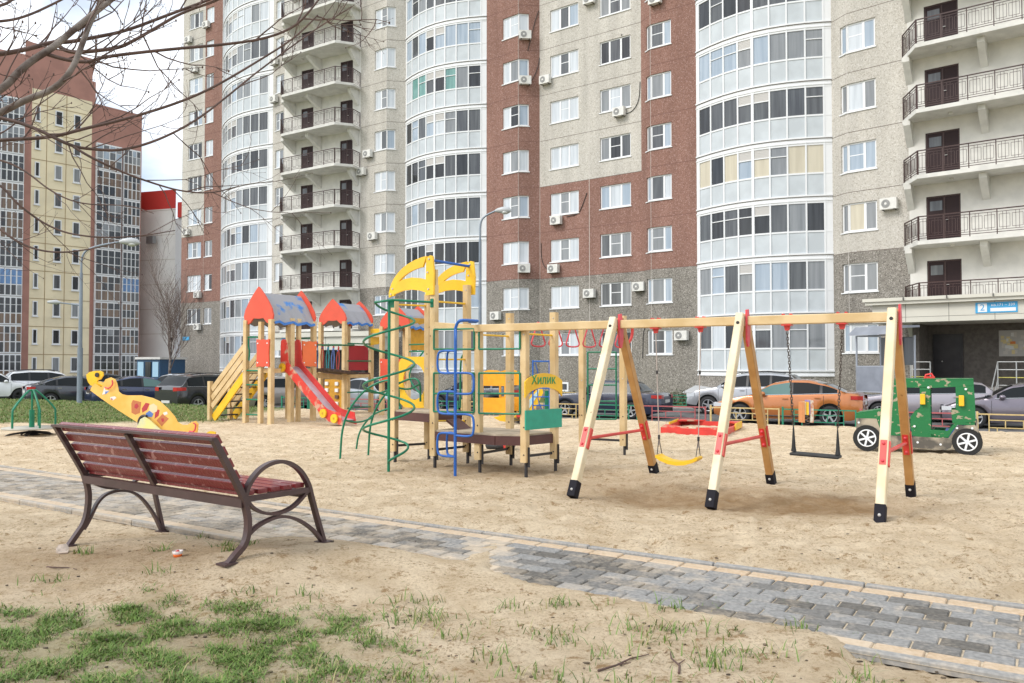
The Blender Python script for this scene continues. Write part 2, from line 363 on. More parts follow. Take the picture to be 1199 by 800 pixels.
bpn = nn('ShaderNodeBump'); bpn.inputs['Strength'].default_value = 1.0; bpn.inputs['Distance'].default_value = .05
ad = nn('ShaderNodeMath'); ad.operation = 'ADD'; L(noi(15, 10, .8).outputs[0], ad.inputs[0]); ms = nn('ShaderNodeMath'); ms.operation = 'MULTIPLY'; L(noi(3.2, 4, .6).outputs[0], ms.inputs[0]); ms.inputs[1].default_value = 1.1; L(ms.outputs[0], ad.inputs[1])
L(ad.outputs[0], bpn.inputs['Height']); L(bpn.outputs[0], b.inputs['Normal'])
me.materials.append(m)

# ---- paved path
def paver_mat(name, c1, c2):
    m = bpy.data.materials.new(name); m.use_nodes = True; t = m.node_tree; b = t.nodes['Principled BSDF']; b.inputs['Roughness'].default_value = .85
    tc = t.nodes.new('ShaderNodeTexCoord')
    n = t.nodes.new('ShaderNodeTexNoise'); n.inputs['Scale'].default_value = 40; n.inputs['Detail'].default_value = 5; t.links.new(tc.outputs['Object'], n.inputs[0])
    r = t.nodes.new('ShaderNodeValToRGB'); r.color_ramp.elements[0].position = .35; r.color_ramp.elements[1].position = .65; r.color_ramp.elements[0].color = (*c1, 1); r.color_ramp.elements[1].color = (*c2, 1); t.links.new(n.outputs[0], r.inputs[0])
    at = t.nodes.new('ShaderNodeAttribute'); at.attribute_name = 'dust'
    n2 = t.nodes.new('ShaderNodeTexNoise'); n2.inputs['Scale'].default_value = 5; n2.inputs['Detail'].default_value = 9; n2.inputs['Roughness'].default_value = .72; t.links.new(tc.outputs['Object'], n2.inputs[0])
    a = t.nodes.new('ShaderNodeMath'); a.operation = 'ADD'; t.links.new(n2.outputs[0], a.inputs[0]); t.links.new(at.outputs['Fac'], a.inputs[1])
    mr = t.nodes.new('ShaderNodeMapRange'); mr.inputs['From Min'].default_value = .62; mr.inputs['From Max'].default_value = 1.05; t.links.new(a.outputs[0], mr.inputs[0])
    x = t.nodes.new('ShaderNodeMix'); x.data_type = 'RGBA'; t.links.new(mr.outputs[0], x.inputs[0]); t.links.new(r.outputs[0], x.inputs[6]); x.inputs[7].default_value = (.56, .46, .34, 1)
    t.links.new(x.outputs[2], b.inputs['Base Color']); return m
PV = [paver_mat('paver_light_grey', (.19, .186, .178), (.29, .283, .27)), paver_mat('paver_mid_grey', (.125, .12, .11), (.195, .186, .172)), paver_mat('paver_dark_grey', (.085, .078, .067), (.145, .133, .115))]
PY = paver_mat('paver_yellow', (.44, .32, .20), (.54, .41, .28)); PK = paver_mat('kerb_concrete', (.24, .235, .225), (.33, .32, .30)); PJ = mat('joint_sand', (.52, .43, .31), .95, var=.15, scale=20)
pm = MB(); dust = []
def pb(u0, u1, a0, a1, m_, z0=.02, b=.006):
    g = .006; u0 += g; u1 -= g; a0 += g; a1 -= g; dz = R.uniform(-.002, .003); tl = R.uniform(-.002, .002)
    P = lambda u, a, z: (u * E.x + a * A.x, u * E.y + a * A.y, z)
    vs = [P(u0, a0, -.02), P(u1, a0, -.02), P(u1, a1, -.02), P(u0, a1, -.02)] + [P(u0, a0, z0 + dz - b), P(u1, a0, z0 + dz - b), P(u1, a1, z0 + dz - b), P(u0, a1, z0 + dz - b)] + \
         [P(u0 + b, a0 + b, z0 + dz), P(u1 - b, a0 + b, z0 + dz + tl), P(u1 - b, a1 - b, z0 + dz + tl), P(u0 + b, a1 - b, z0 + dz)]
    pm.add(vs, [(0, 1, 5, 4), (1, 2, 6, 5), (2, 3, 7, 6), (3, 0, 4, 7), (4, 5, 9, 8), (5, 6, 10, 9), (6, 7, 11, 10), (7, 4, 8, 11), (8, 9, 10, 11)], m_)
    um, am = (u0 + u1) / 2, (a0 + a1) / 2
    d = .10 + .40 * max(0, min(1, drift(um, am))) + (.17 * sstep(-3.2, -5.5, um)) + (.08 if m_ is PY else 0)
    dust.extend([d] * 12)
U0, U1 = -19.0, 6.5; RW = (HI - LO - .26 - .14) / 7
for r in range(7):
    a0 = LO + .20 + r * RW; u = U0 + (.115 if r % 2 else 0)
    while u < U1:
        k = R.random(); k2 = noise.noise((u * .8, a0 * 2, 3)) * .6 + k; pb(u, u + .23, a0, a0 + RW, PV[0] if k2 < .45 else PV[1] if k2 < .7 else PV[2]); u += .23
for a0, wd in ((LO + .07, .13), (HI - .20 , .13)):
    u = U0
    while u < U1: pb(u, u + .24, a0, a0 + wd, PY); u += .24
for a0 in (LO, HI - .07):
    u = U0
    while u < U1: pb(u, u + 1.0, a0, a0 + .07, PK, .035 if a0 > 5 else .028); u += 1.0
pm.add([(u * E.x + a * A.x, u * E.y + a * A.y, .008) for u, a in ((U0, LO), (U1, LO), (U1, HI), (U0, HI))], [(0, 1, 2, 3)], PJ); dust += [0] * 4
path = struct(pm.build('path')); pa = path.data.attributes.new('dust', 'FLOAT', 'POINT'); pa.data.foreach_set('value', dust)

# ---- street and kerbs
ASPH = mat('asphalt', (.115, .113, .112), .9, var=.25, scale=3, bump=.2, bscale=120); KERB = mat('kerb_stone', (.33, .32, .30), .9, var=.15, scale=4)
S0 = Vector((SC, -SS, 0)); SN = Vector((SS, SC, 0))
def sp(u, s, z): v = S0 * u + SN * s; return (v.x, v.y, z)
mb = MB(); mb.add([sp(-90, 26.45, -.58), sp(70, 26.45, -.58), sp(70, 36.5, -.58), sp(-90, 36.5, -.58)], [(0, 1, 2, 3)], ASPH)
mb.add([sp(-90, 26.45, -.58), sp(-17, 26.45, -.58), sp(-17, 17.9, -.58)], [(0, 1, 2)], ASPH) if False else None
mb.add([sp(-120, 36.5, -.576), sp(-29, 36.5, -.576), sp(-29, 75, -.576), sp(-120, 75, -.576)], [(0, 1, 2, 3)], ASPH)
struct(mb.build('road'))
mb = MB(); mb.box(sp(-90, 26.3, -.7), S0 * 160, SN * .15, Z * .22, KERB); mb.box(sp(-29, 36.5, -.7), S0 * 99, SN * .15, Z * .22, KERB); struct(mb.build('kerb'))

# ---- grass blades and tufts
GB = [mat('grass_blade_%s' % k, c, .6) for k, c in (('fresh', (.135, .225, .035)), ('mid', (.085, .15, .025)), ('dry', (.32, .28, .12)))]
def blade(mb, x, y, h, m_, lean=.6, wd=.004):
    a = R.uniform(0, 6.28); z = ground_z(x, y) - .005; l = R.uniform(.2, lean); dx, dy = math.cos(a) * l * h, math.sin(a) * l * h
    b = a + 1.57; wx, wy = math.cos(b) * wd, math.sin(b) * wd
    mb.add([(x - wx, y - wy, z), (x + wx, y + wy, z), (x + dx * .5 + wx * .7, y + dy * .5 + wy * .7, z + h * .65), (x + dx * .5 - wx * .7, y + dy * .5 - wy * .7, z + h * .65), (x + dx * 1.3, y + dy * 1.3, z + h)],
           [(0, 1, 2, 3), (3, 2, 4)], m_)
mb = MB(); k = 0
while k < 48000:
    x = R.uniform(-3.4, .6); y = R.uniform(2.9, 5.4); g = grass_amount(x, y) * 2.6
    n = noise.noise((x * 5, y * 5, 2)) + .5 * noise.noise((x * 13, y * 13, 6)); k += 1
    if R.random() < g * sstep(-.12, .3, n) * 1.5 : 
        for _ in range(4): blade(mb, x + R.gauss(0, .025), y + R.gauss(0, .025), R.uniform(.010, .036), GB[0] if R.random() < .6 else GB[1] if R.random() < .7 else GB[2], 2.2, .003)
struct(mb.build('grass'), 'stuff')
mb = MB()
spots = [(R.uniform(-1.6, 1.9), R.uniform(3.4, 5.0), R.randint(8, 26), .10) for _ in range(110)] + [(G(px, py).x, G(px, py).y, n, sp_) for px, py, n, sp_ in
    [(190, 570 + 85, 40, .07), (318, 622, 90, .13), (350, 625, 60, .11), (290, 655, 50, .05), (300, 610, 40, .08), (95, 655, 40, .08), (262, 650, 45, .07), (268, 672, 30, .04), (235, 630, 20, .08), (60, 690, 30, .12), (180, 690, 25, .12)]]
for cx, cy, n, sp_ in spots:
    for _ in range(n): blade(mb, cx + R.gauss(0, sp_ * .6), cy + R.gauss(0, sp_ * .4), R.uniform(.02, .075), GB[R.choice((0, 0, 1, 2))], 1.3, .0035)
struct(mb.build('weeds'), 'stuff')
mb = MB()
for _ in range(70000):
    Y = 17 + 17 * R.random() ** 1.1; px = R.uniform(-30, 1230); x = (px - 599.5) / F * Y; g = grass_amount(x, Y); s = x * SS + Y * SC
    if s > 26.2 or s < 0 or R.random() > g * .95: continue
    if px > 240 and R.random() < .4: continue
    blade(mb, x, Y, R.uniform(.02, .055), GB[R.choice((0, 0, 1, 1, 2))], 1.3, .012)
struct(mb.build('lawn'), 'stuff')
mb = MB(); LF = [mat('dry_leaf', (.20, .12, .06), .8, var=.4, scale=8), mat('dry_straw', (.42, .33, .18), .8)]
for _ in range(900):
    y = 3.2 + 4 * R.random() ** 1.5; x = R.uniform(-.66, .66) * y; u, a = pathpos(x, y)
    if LO - .05 < a < HI + 3 or noise.noise((x * 1.5, y * 1.5, 40)) < -.12: continue
    z = ground_z(x, y) + .003; an = R.uniform(0, 6.28); l_ = R.uniform(.006, .022); w_ = l_ * R.uniform(.08, .5); ca_, sa_ = math.cos(an), math.sin(an); t_ = R.uniform(-.3, .5) * l_
    mb.add([(x - ca_ * l_, y - sa_ * l_, z), (x + sa_ * w_, y - ca_ * w_, z + t_ * .5), (x + ca_ * l_, y + sa_ * l_, z + abs(t_)), (x - sa_ * w_, y + ca_ * w_, z + .002)], [(0, 1, 2, 3)], LF[R.random() < .35])
struct(mb.build('leaf_litter'), 'stuff')
mb = MB()
PEB = mat('pebble', (.12, .09, .06), .9, var=.4, scale=9)
for _ in range(420):
    px = R.uniform(0, 1199); py = 520 + 280 * R.random(); p = G(px, py); u, a = pathpos(p.x, p.y)
    if LO < a < HI: continue
    r = R.uniform(.003, .010); mb.ball((p.x, p.y, ground_z(p.x, p.y) + r * .3), r, PEB, 6, (R.uniform(1, 2.2), R.uniform(.8, 1.4), .6))
struct(mb.build('pebbles'), 'stuff')
# ================================================================ APARTMENT BUILDING
BEIGE = pebble('beige_pebble_wall', (.545, .515, .46), (.37, .34, .29), (.66, .635, .59))
BRICK = pebble('red_pebble_wall', (.275, .155, .122), (.19, .10, .08), (.41, .27, .235))
GREY = pebble('grey_pebble_wall', (.26, .24, .21), (.11, .098, .085), (.46, .43, .39))
CREAM = mat('cream_render', (.68, .665, .62), .85, var=.05, scale=2, bump=.1, bscale=40)
SLAB = mat('painted_concrete', (.64, .63, .59), .8, var=.07, scale=2)
SEAL = mat('panel_joint_sealant', (.16, .13, .11), .8); SEALW = mat('pale_sealant', (.58, .54, .50), .8)
BWN = mat('brown_metal', (.045, .017, .014), .45); DOORB = mat('brown_door', (.024, .009, .010), .5, spec=.3)
def glass(name, c, c2, rough=.06, scale=1.0, st=(5, 5, .35), spec=.9):
    return mat(name, c, rough, c2=c2, scale=scale, stretch=st, detail=2, spec=.45, coat=.12, ramp=(.35, .65))
GL = [glass('glass_with_white_curtain', (.62, .66, .70), (.50, .54, .58)), glass('glass_with_grey_curtain', (.27, .285, .30), (.20, .215, .23)),
      glass('dark_window_glass', (.045, .05, .058), (.02, .022, .026)), glass('blue_tinted_glass', (.40, .47, .55), (.30, .37, .45)),
      glass('glass_with_cream_blind', (.60, .55, .43), (.52, .47, .36)), glass('green_tinted_glass', (.18, .36, .33), (.12, .26, .25)), glass('mid_grey_glass', (.12, .13, .14), (.07, .075, .085))]
PANEL = mat('frosted_white_panel', (.52, .56, .585), .3, var=.06, scale=1.2); FRAMEW = mat('white_frame', (.78, .79, .80), .4)
LOUV = mat('louvre_grey', (.50, .49, .47), .5)
ST = 2.8; ZK = lambda k: 1.45 + ST * (1.84 + k)
def FP(px, s): Y = 2688 / s; return Vector(((px - 599.5) / F * Y, Y, 0))
bld = thing('apartment_building', 'tall apartment block of beige, brick red and grey panels with white glazed bays', 'building', (2, 47, 0))
KTOP = 11
def kmax(P): return min(KTOP, int(math.ceil((426 / 2688 * P.y * ST / ST) / 1.0 / 1.0 - 1.84)) + 1) if P.y > 1 else KTOP
def kvis(P): return min(KTOP - 1, int(426 / (2688 / P.y) - 1.84) + 1)
def facet(mb, P, Q, holes, colf, seam=True, k0=-3, k1=KTOP):
    """wall between plan points P, Q; holes: per storey k -> list of (u0,u1,z0,z1) with u as fraction; colf(k)->material"""
    d = Q - P; Ln = d.length; d.normalize(); n = Vector((d.y, -d.x, 0))   # n points to the viewer for P left, Q right
    if n.dot(-P) < 0: n = -n
    def q(u0, u1, z0, z1, m_):
        a = P + d * (u0 * Ln); b = P + d * (u1 * Ln); mb.add([(a.x, a.y, z0), (b.x, b.y, z0), (b.x, b.y, z1), (a.x, a.y, z1)], [(0, 1, 2, 3)], m_)
    for k in range(k0, k1):
        m_ = colf(k); z0, z1 = ZK(k), ZK(k + 1)
        h = holes.get(k) if isinstance(holes, dict) else None
        if h:
            u0, u1, a, b = h
            if u0 > .001: q(0, u0, z0, z1, m_)
            if u1 < .999: q(u1, 1, z0, z1, m_)
            q(u0, u1, z0, a, m_); q(u0, u1, b, z1, m_)
            # reveals
            pa = P + d * (u0 * Ln); pb_ = P + d * (u1 * Ln); r = -n * .14
            def qq(A_, B_, za, zb): mb.add([(A_.x, A_.y, za), (B_.x, B_.y, zb if za != zb else za), (B_.x + r.x, B_.y + r.y, zb if za != zb else za), (A_.x + r.x, A_.y + r.y, za)], [(0, 1, 2, 3)], m_)
            mb.add([(pa.x, pa.y, a), (pb_.x, pb_.y, a), (pb_.x + r.x, pb_.y + r.y, a), (pa.x + r.x, pa.y + r.y, a)], [(0, 1, 2, 3)], m_)
            mb.add([(pa.x, pa.y, b), (pb_.x, pb_.y, b), (pb_.x + r.x, pb_.y + r.y, b), (pa.x + r.x, pa.y + r.y, b)], [(3, 2, 1, 0)], m_)
            if u0 > .001: mb.add([(pa.x, pa.y, a), (pa.x + r.x, pa.y + r.y, a), (pa.x + r.x, pa.y + r.y, b), (pa.x, pa.y, b)], [(0, 1, 2, 3)], m_)
            if u1 < .999: mb.add([(pb_.x, pb_.y, a), (pb_.x + r.x, pb_.y + r.y, a), (pb_.x + r.x, pb_.y + r.y, b), (pb_.x, pb_.y, b)], [(3, 2, 1, 0)], m_)
        else: q(0, 1, z0, z1, m_)
        if seam and k > -2:
            a = P + n * .004; b = Q + n * .004; mb.add([(a.x, a.y, z0 - .013), (b.x, b.y, z0 - .013), (b.x, b.y, z0 + .013), (a.x, a.y, z0 + .013)], [(0, 1, 2, 3)], SEAL if m_ is not BRICK else mat('red_joint', (.17, .08, .065), .8))
    return n
def vseam(mb, P, n, z0, z1, m_=None, w_=.03):
    d = Vector((n.y, -n.x, 0)); a = P - d * w_ / 2 + n * .006; b = P + d * w_ / 2 + n * .006
    mb.add([(a.x, a.y, z0), (b.x, b.y, z0), (b.x, b.y, z1), (a.x, a.y, z1)], [(3, 2, 1, 0)] if d.x * 1 < 0 else [(0, 1, 2, 3)], m_ or SEALW)
def win(pts, z0, z1, splits, looks, label=None, vent=None):
    """window along plan polyline pts (face line), set back; splits per segment; looks = glass index per pane"""
    fr = MB(); gl = MB(); i = 0
    for s in range(len(pts) - 1):
        P, Q = pts[s], pts[s + 1]; d = (Q - P); Ln = d.length; d.normalize(); n = Vector((d.y, -d.x, 0)); n = -n if n.dot(-P) < 0 else n
        off = -n * .09
        xs = [0] + [Ln * x for x in splits[s]] + [Ln]
        mb_ = lambda a, b, c, e, dp=.05: fr.box(P + d * a + off - n * .03 + Z * c, d * (b - a), n * dp, Z * (e - c), FRAMEW)
        mb_(0, Ln, z0, z0 + .08); mb_(0, Ln, z1 - .07, z1)
        for j, x in enumerate(xs):
            wd = .11 if 0 < j < len(xs) - 1 else .075; a = max(0, x - wd / 2) if j < len(xs) - 1 else x - wd
            mb_(a, a + wd, z0 + .06, z1 - .06)
        # sill
        fr.box(P - d * (.05 if s == 0 else 0) - n * .08 + Z * (z0 - .055), d * (Ln + (.05 if s == 0 else 0) + (.05 if s == len(pts) - 2 else 0)), n * .13, Z * .05, FRAMEW)
        for j in range(len(xs) - 1):
            a, b = xs[j] + .03, xs[j + 1] - .03; g = GL[looks[i % len(looks)]]
            gl.box(P + d * a + off - n * .012 + Z * (z0 + .06), d * (b - a), n * .012, Z * (z1 - z0 - .12), g)
            if vent == i: mb_(a, b, z0 + (z1 - z0) * .55, z0 + (z1 - z0) * .55 + .04, .035)
            i += 1
    o = part(fr, 'window', bld); g = part(gl, 'pane', o); return o
def frac(P, Q, px):                              # fraction along PQ at which a view column px crosses it
    k = (px - 599.5) / F; d = Q - P; den = d.x - k * d.y; return (k * P.y - P.x) / den
def at_px(P, Q, px): return P + (Q - P) * frac(P, Q, px)
WZ0, WZ1 = .34 * ST, .815 * ST
def pick(seed, opts): return random.Random(seed).choice(opts)
LOOKS = [[0, 0, 0], [3, 1, 3], [0, 1, 0], [1, 2, 1], [6, 2, 6], [0, 2, 3], [1, 0, 1], [3, 3, 0], [2, 6, 2], [0, 3, 0]]
def brick_up(kk): return lambda k: GREY if k < 0 else (BRICK if k < kk else BEIGE)
beige = lambda k: GREY if k < 0 else BEIGE
brick = lambda k: GREY if k < 0 else BRICK
wall = MB()
# --- plan points
pA0, pA1, pA2, = FP(211, 38.5), FP(237, 39.4), FP(258, 40.2)
pB1 = FP(317.5, 44.2)
pD0, pD1, pD2 = FP(421, 47.6), FP(451.5, 48.9), FP(474, 48.7)
pF0, pF1, pF2 = FP(569.5, 52.3), FP(607, 54.2), FP(632.3, 54.05)
pG1, pH1, pH2 = FP(752, 59.1), FP(763, 60.3), FP(817, 62.6)
pJ0, pJ1, pJ2 = FP(977, 69.07), FP(995, 70.9), FP(1067, 74.5)
pK2 = FP(1260, 83.5); pK3 = FP(1420, 92)
def single(P, Q, x0, x1, colf, splits, lk, kr, seed, vent=1, bias=None):
    u0, u1 = frac(P, Q, x0), frac(P, Q, x1)
    kt = kvis(P); holes = {k: (u0, u1, ZK(k) + WZ0, ZK(k) + WZ1) for k in range(kr, kt + 1)}
    facet(wall, P, Q, holes, colf)
    a, b = P + (Q - P) * u0, P + (Q - P) * u1
    for k in range(kr, kt + 1):
        lo = (bias or {}).get(k) or pick(seed * 31 + k, lk)
        win([a, b], ZK(k) + WZ0, ZK(k) + WZ1, [splits], lo, vent=vent if (seed + k) % 3 else None)
def corner(P, M, Q, x0, x1, colf, sp1, sp2, lk, kr, seed, bias=None):
    u0 = frac(P, M, x0); u1 = frac(M, Q, x1); kt = kvis(P)
    facet(wall, P, M, {k: (u0, 1, ZK(k) + WZ0, ZK(k) + WZ1) for k in range(kr, kt + 1)}, colf)
    facet(wall, M, Q, {k: (0, u1, ZK(k) + WZ0, ZK(k) + WZ1) for k in range(kr, kt + 1)}, colf)
    a, b = P + (M - P) * u0, M + (Q - M) * u1
    for k in range(kr, kt + 1):
        win([a, M, b], ZK(k) + WZ0, ZK(k) + WZ1, [sp1, sp2], (bias or {}).get(k) or pick(seed * 17 + k, lk), vent=1 if (seed + k) % 2 else None)
NG = Vector((-.6, -.8, 0))
single(pA0, pA1, 218, 234, lambda k: GREY if k < 0 else (BRICK if k < 2 else BEIGE), [.33, .66], LOOKS, -1, 1)
single(pA1, pA2, 238, 247, brick, [.5], [[0, 0], [0, 2], [3, 1], [1, 1]], -1, 2, vent=None)
corner(pD0, pD1, pD2, 437.5, 462, beige, [.5], [], [[0, 1, 0], [0, 0, 0], [3, 1, 3], [0, 6, 3], [0, 0, 1]], -1, 5)
corner(pF0, pF1, pF2, 588.5, 619.5, brick, [.45], [], [[0, 1, 0], [0, 0, 0], [0, 2, 3], [0, 1, 3]], -2, 6)
pGm = at_px(pF2, pG1, 690.5)
single(pF2, pGm, 644.7, 678, brick_up(2), [.34, .66], [[0, 1, 0], [0, 6, 0], [0, 0, 0]], -2, 7, bias={2: [0, 0, 0], 3: [0, 0, 0], 4: [0, 6, 0], 5: [0, 6, 3], 1: [0, 1, 0], 0: [0, 1, 0], -1: [0, 0, 0]})
single(pGm, pG1, 703.3, 739.5, brick_up(2), [.31, .68], [[2, 6, 2], [6, 0, 6], [1, 6, 1]], -2, 8, bias={4: [2, 6, 2], 3: [1, 0, 1], 2: [1, 2, 6], 1: [3, 0, 3], 0: [6, 1, 1], -1: [6, 6, 1]})
corner(pG1, pH1, pH2, 758, 787.5, brick, [], [.62], [[3, 6, 0], [3, 1, 3], [1, 6, 3]], -2, 9)
corner(pJ0, pJ1, pJ2, 987.5, 1029, beige, [], [.58], [[3, 3, 3], [1, 0, 1], [3, 0, 3]], -2, 10, bias={0: [1, 4, 1], -1: [1, 1, 1], 3: [3, 0, 3], 1: [3, 3, 3]})
for P in (pF2, pGm): vseam(wall, P, NG, ZK(-1), ZK(KTOP))
for P in (pA1, pD1, pF1, pH1, pJ1): vseam(wall, P, NG, ZK(-1), ZK(KTOP), None, .018)
# plinth lines and small basement windows are on the grey base
# --- bays
def curve(P, Q, sag, n, lead=.0):
    d = Q - P; Ln = d.length; dn = d.normalized(); nn_ = Vector((dn.y, -dn.x, 0)); nn_ = -nn_ if nn_.dot(-P) < 0 else nn_
    fr_ = [0, .028] + [.028 + (.93) * i / (n - 2) for i in range(1, n - 1)] + [1] if lead else [i / n for i in range(n + 1)]
    return [P + d * f + nn_ * (sag * max(0, math.sin(math.pi * f)) ** .9 if 0 < f < 1 else 0) for f in fr_], nn_
def bay(P, Q, n, seed, k0, sag=.85, looks=None, gaps=(4,)):
    pts, nn_ = curve(P, Q, sag, n + 2, 1)
    for k in range(k0, kvis(P) + 2):
        mb = MB(); z0, z1 = ZK(k), ZK(k + 1); rr = random.Random(seed * 100 + k); base = rr.choice([[6, 2], [1, 6], [2, 2], [6, 1], [1, 3], [0, 1]])
        if looks and k in looks: base = looks[k]
        for i in range(n + 2):
            a, b = pts[i], pts[i + 1]; d = (b - a); Ln = d.length; d.normalize(); m2 = Vector((d.y, -d.x, 0)); m2 = -m2 if m2.dot(-a) < 0 else m2
            fb = lambda u0, u1, c, e, m_=FRAMEW, dp=.06, of=0: mb.box(a + d * (u0 * Ln) - m2 * (.05 - of) + Z * c, d * ((u1 - u0) * Ln), m2 * dp, Z * (e - c), m_)
            # slab band with its thin dark line and white trim
            fb(0, 1, z0 - .10, z0 + .06, FRAMEW, .045, -.0); fb(-.01, 1.01, z0 + .045, z0 + .065, SEAL, .085); fb(-.01, 1.01, z0 + .065, z0 + .14, FRAMEW, .10); fb(0, 1, z0 - .16, z0 - .10, FRAMEW, .09)
            fb(0, 1, z0 + .14, z0 + 1.14, PANEL, .03)
            fb(0, 1, z0 + 1.14, z0 + 1.22); fb(0, 1, z1 - .26, z1 - .16)
            if i in (0, n + 1): fb(0, 1, z0 + .14, z1 - .16, FRAMEW, .05); continue
            ww = .075 / Ln / 2 if i != 1 else .1 / Ln / 2
            fb(-ww, ww, z0 + .14, z1 - .16, FRAMEW, .075)
            if i in gaps or i == n: fb(1 - ww * (2 if i == n else 2.5), 1 + (ww if i in gaps else 0), z0 + .14, z1 - .16, FRAMEW, .075)
            g = GL[rr.choice(base)] if rr.random() < .78 else GL[rr.choice([0, 1, 2, 3, 6])]
            zt = z1 - .26
            if i in (4, 5) and rr.random() < .75:
                fb(.04, .96, zt - .42, zt, LOUV, .03)
                for q in range(5): fb(.05, .95, zt - .40 + q * .08, zt - .385 + q * .08, SEALW, .036)
                fb(0, 1, zt - .47, zt - .42); zt -= .47
            elif rr.random() < .22: fb(0, 1, zt - .48, zt - .44)
            fb(.03, .97, z0 + 1.22, zt, g, .02)
            # pale things standing inside behind the glass
        part(mb, 'glazed_bay', bld)
bay(pA2, pB1, 9, 3, -2, 1.0, {k: [1, 6, 3] for k in range(0, 3)})
bay(pD2, pF0, 8, 4, -2, .95, {3: [2, 6], 2: [6, 2], 4: [5, 6, 2], 5: [2, 3]}, (4,))
bay(pH2, pJ0, 8, 5, -2, 1.0, {4: [6, 2], 3: [3, 1], 2: [6, 2], 1: [4, 4, 1], 0: [6, 2], -1: [6, 1, 3], 5: [3, 0]}, (4,))
for P, Q in ((pA2, pB1), (pD2, pF0), (pH2, pJ0)):       # white side returns, back wall and base
    facet(wall, P - NG * .02, Q - NG * .02, {}, lambda k: GREY if k < -2 else FRAMEW, seam=False)
    pts, nn_ = curve(P, Q, 1.0, 10); 
    for a, b in zip(pts, pts[1:]): wall.add([(a.x, a.y, -.6), (b.x, b.y, -.6), (b.x, b.y, ZK(-2) - .1), (a.x, a.y, ZK(-2) - .1)], [(0, 1, 2, 3)], GREY)
# --- left balcony stack (C)
pC0 = pB1; pCw = FP(331, 44.9); pC1 = FP(347.5, 45.6)
single(pC0, pCw, 320.5, 330, lambda k: GREY if k < -1 else BEIGE, [.45], [[0, 1], [1, 6], [1, 2]], -2, 12, vent=0)
creamf = lambda k: CREAM
def wallstrip(P, Q, doors, seed, knum, creamf=creamf):
    """cream back wall of a balcony stack with a door per storey"""
    dd = sorted(doors); pts = [P]
    for x0, x1 in dd: pts += [at_px(P, Q, x0), at_px(P, Q, x1)]
    pts.append(Q)
    for i in range(len(pts) - 1):
        if i % 2 == 0: facet(wall, pts[i], pts[i + 1], {}, creamf, seam=False)
        else:
            kk = list(range(-2, knum + 1)); facet(wall, pts[i], pts[i + 1], {k: (0, 1, ZK(k) + .04, ZK(k) + 2.12) for k in kk}, creamf, seam=False)
            a, b = pts[i], pts[i + 1]; d = (b - a).normalized(); Ln = (b - a).length; n = Vector((d.y, -d.x, 0)); n = -n if n.dot(-a) < 0 else n
            for k in kk:
                mb = MB(); z0 = ZK(k) + .04; o = a - n * .1
                mb.box(o + Z * z0, d * Ln, n * .04, Z * 2.08, DOORB)
                mb.box(o + n * .04 + d * (Ln * .1) + Z * (z0 + 1.45), d * (Ln * .36), n * .008, Z * .42, GL[6]) 
                for q in (0, Ln * .5, Ln - .06): mb.box(o + n * .04 + d * q + Z * z0, d * .06, n * .02, Z * 2.08, BWN)
                mb.box(o + n * .04 + Z * (z0 + 2.02), d * Ln, n * .02, Z * .06, BWN)
                mb.box(o + n * .06 + d * (Ln * .56) + Z * (z0 + 1.0), d * .10, n * .05, Z * .02, LOUV)
                part(mb, 'balcony_door', bld)
def balcony(front, back, ks, brk, seed):
    """front: plan polyline of the slab edge, back: plan polyline of the wall"""
    poly = front + back[::-1]; from mathutils.geometry import tessellate_polygon
    for k in ks:
        zt = ZK(k) + .03; zb = zt - .17; mb = MB()
        mb.prism([(p.x, p.y) for p in poly], (0, 0, (zt + zb) / 2), (1, 0, 0), (0, 1, 0), zt - zb, SLAB)
        for P, dr, hgt in brk:
            n = dr; t_ = Vector((-n.y, n.x, 0)) * .16
            # tapered bracket below the slab
            for a in (1,):
                q = [(0, zb + .0), (n.length, zb), (n.length, zb - .22), (.0, zb - hgt)]
                nd = n.normalized(); mb.prism(q, (P.x, P.y, 0), nd, Z, .28, SLAB)
        mb.cyl((back[0] + back[-1]) / 2 * .5 + (front[1] if len(front) > 1 else front[0]) * .5 + Z * (zb - .08), (back[0] + back[-1]) / 2 * .5 + (front[1]) * .5 + Z * (zb + .01), .09, SLAB, 12)
        part(mb, 'balcony_slab', bld)
        rl = MB(); h = 1.02
        for P, Q in zip(front, front[1:]):
            d = Q - P; Ln = d.length; d.normalize(); inn = Vector((-d.y, d.x, 0)); inn = inn if inn.dot(P) > 0 else -inn
            P2, Q2 = P + inn * .05, Q + inn * .05
            rl.bar(P2 + Z * (zt + h), Q2 + Z * (zt + h), .045, .045, BWN); rl.bar(P2 + Z * (zt + h - .11), Q2 + Z * (zt + h - .11), .02, .02, BWN); rl.bar(P2 + Z * (zt + .10), Q2 + Z * (zt + .10), .02, .025, BWN); rl.bar(P2 + Z * (zt + .19), Q2 + Z * (zt + .19), .018, .018, BWN)
            nb = max(1, round(Ln / 1.02)); st = Ln / nb
            for i in range(nb + 1):
                c = P2 + d * (i * st); rl.bar(c + Z * zt, c + Z * (zt + h), .035, .035, BWN, up=d)
                if i == nb: break
                for j in range(2):
                    c0 = c + d * (st * (.08 + .46 * j)); wd = st * .38; za, zb2 = zt + .28, zt + h - .22
                    for q in (0, 1): rl.bar(c0 + d * wd * q + Z * za, c0 + d * wd * q + Z * zb2, .014, .014, BWN, up=d)
                    for q in (.33, .67): rl.bar(c0 + d * wd * q + Z * (zt + .19), c0 + d * wd * q + Z * (zt + h - .11), .014, .014, BWN, up=d)
                    for zz in (za, zb2): rl.bar(c0 + Z * zz, c0 + d * wd + Z * zz, .014, .014, BWN)
        part(rl, 'balcony_railing', bld)
wallstrip(pCw, pD0, [(351, 365), (397, 411.5)], 1, kvis(pCw))
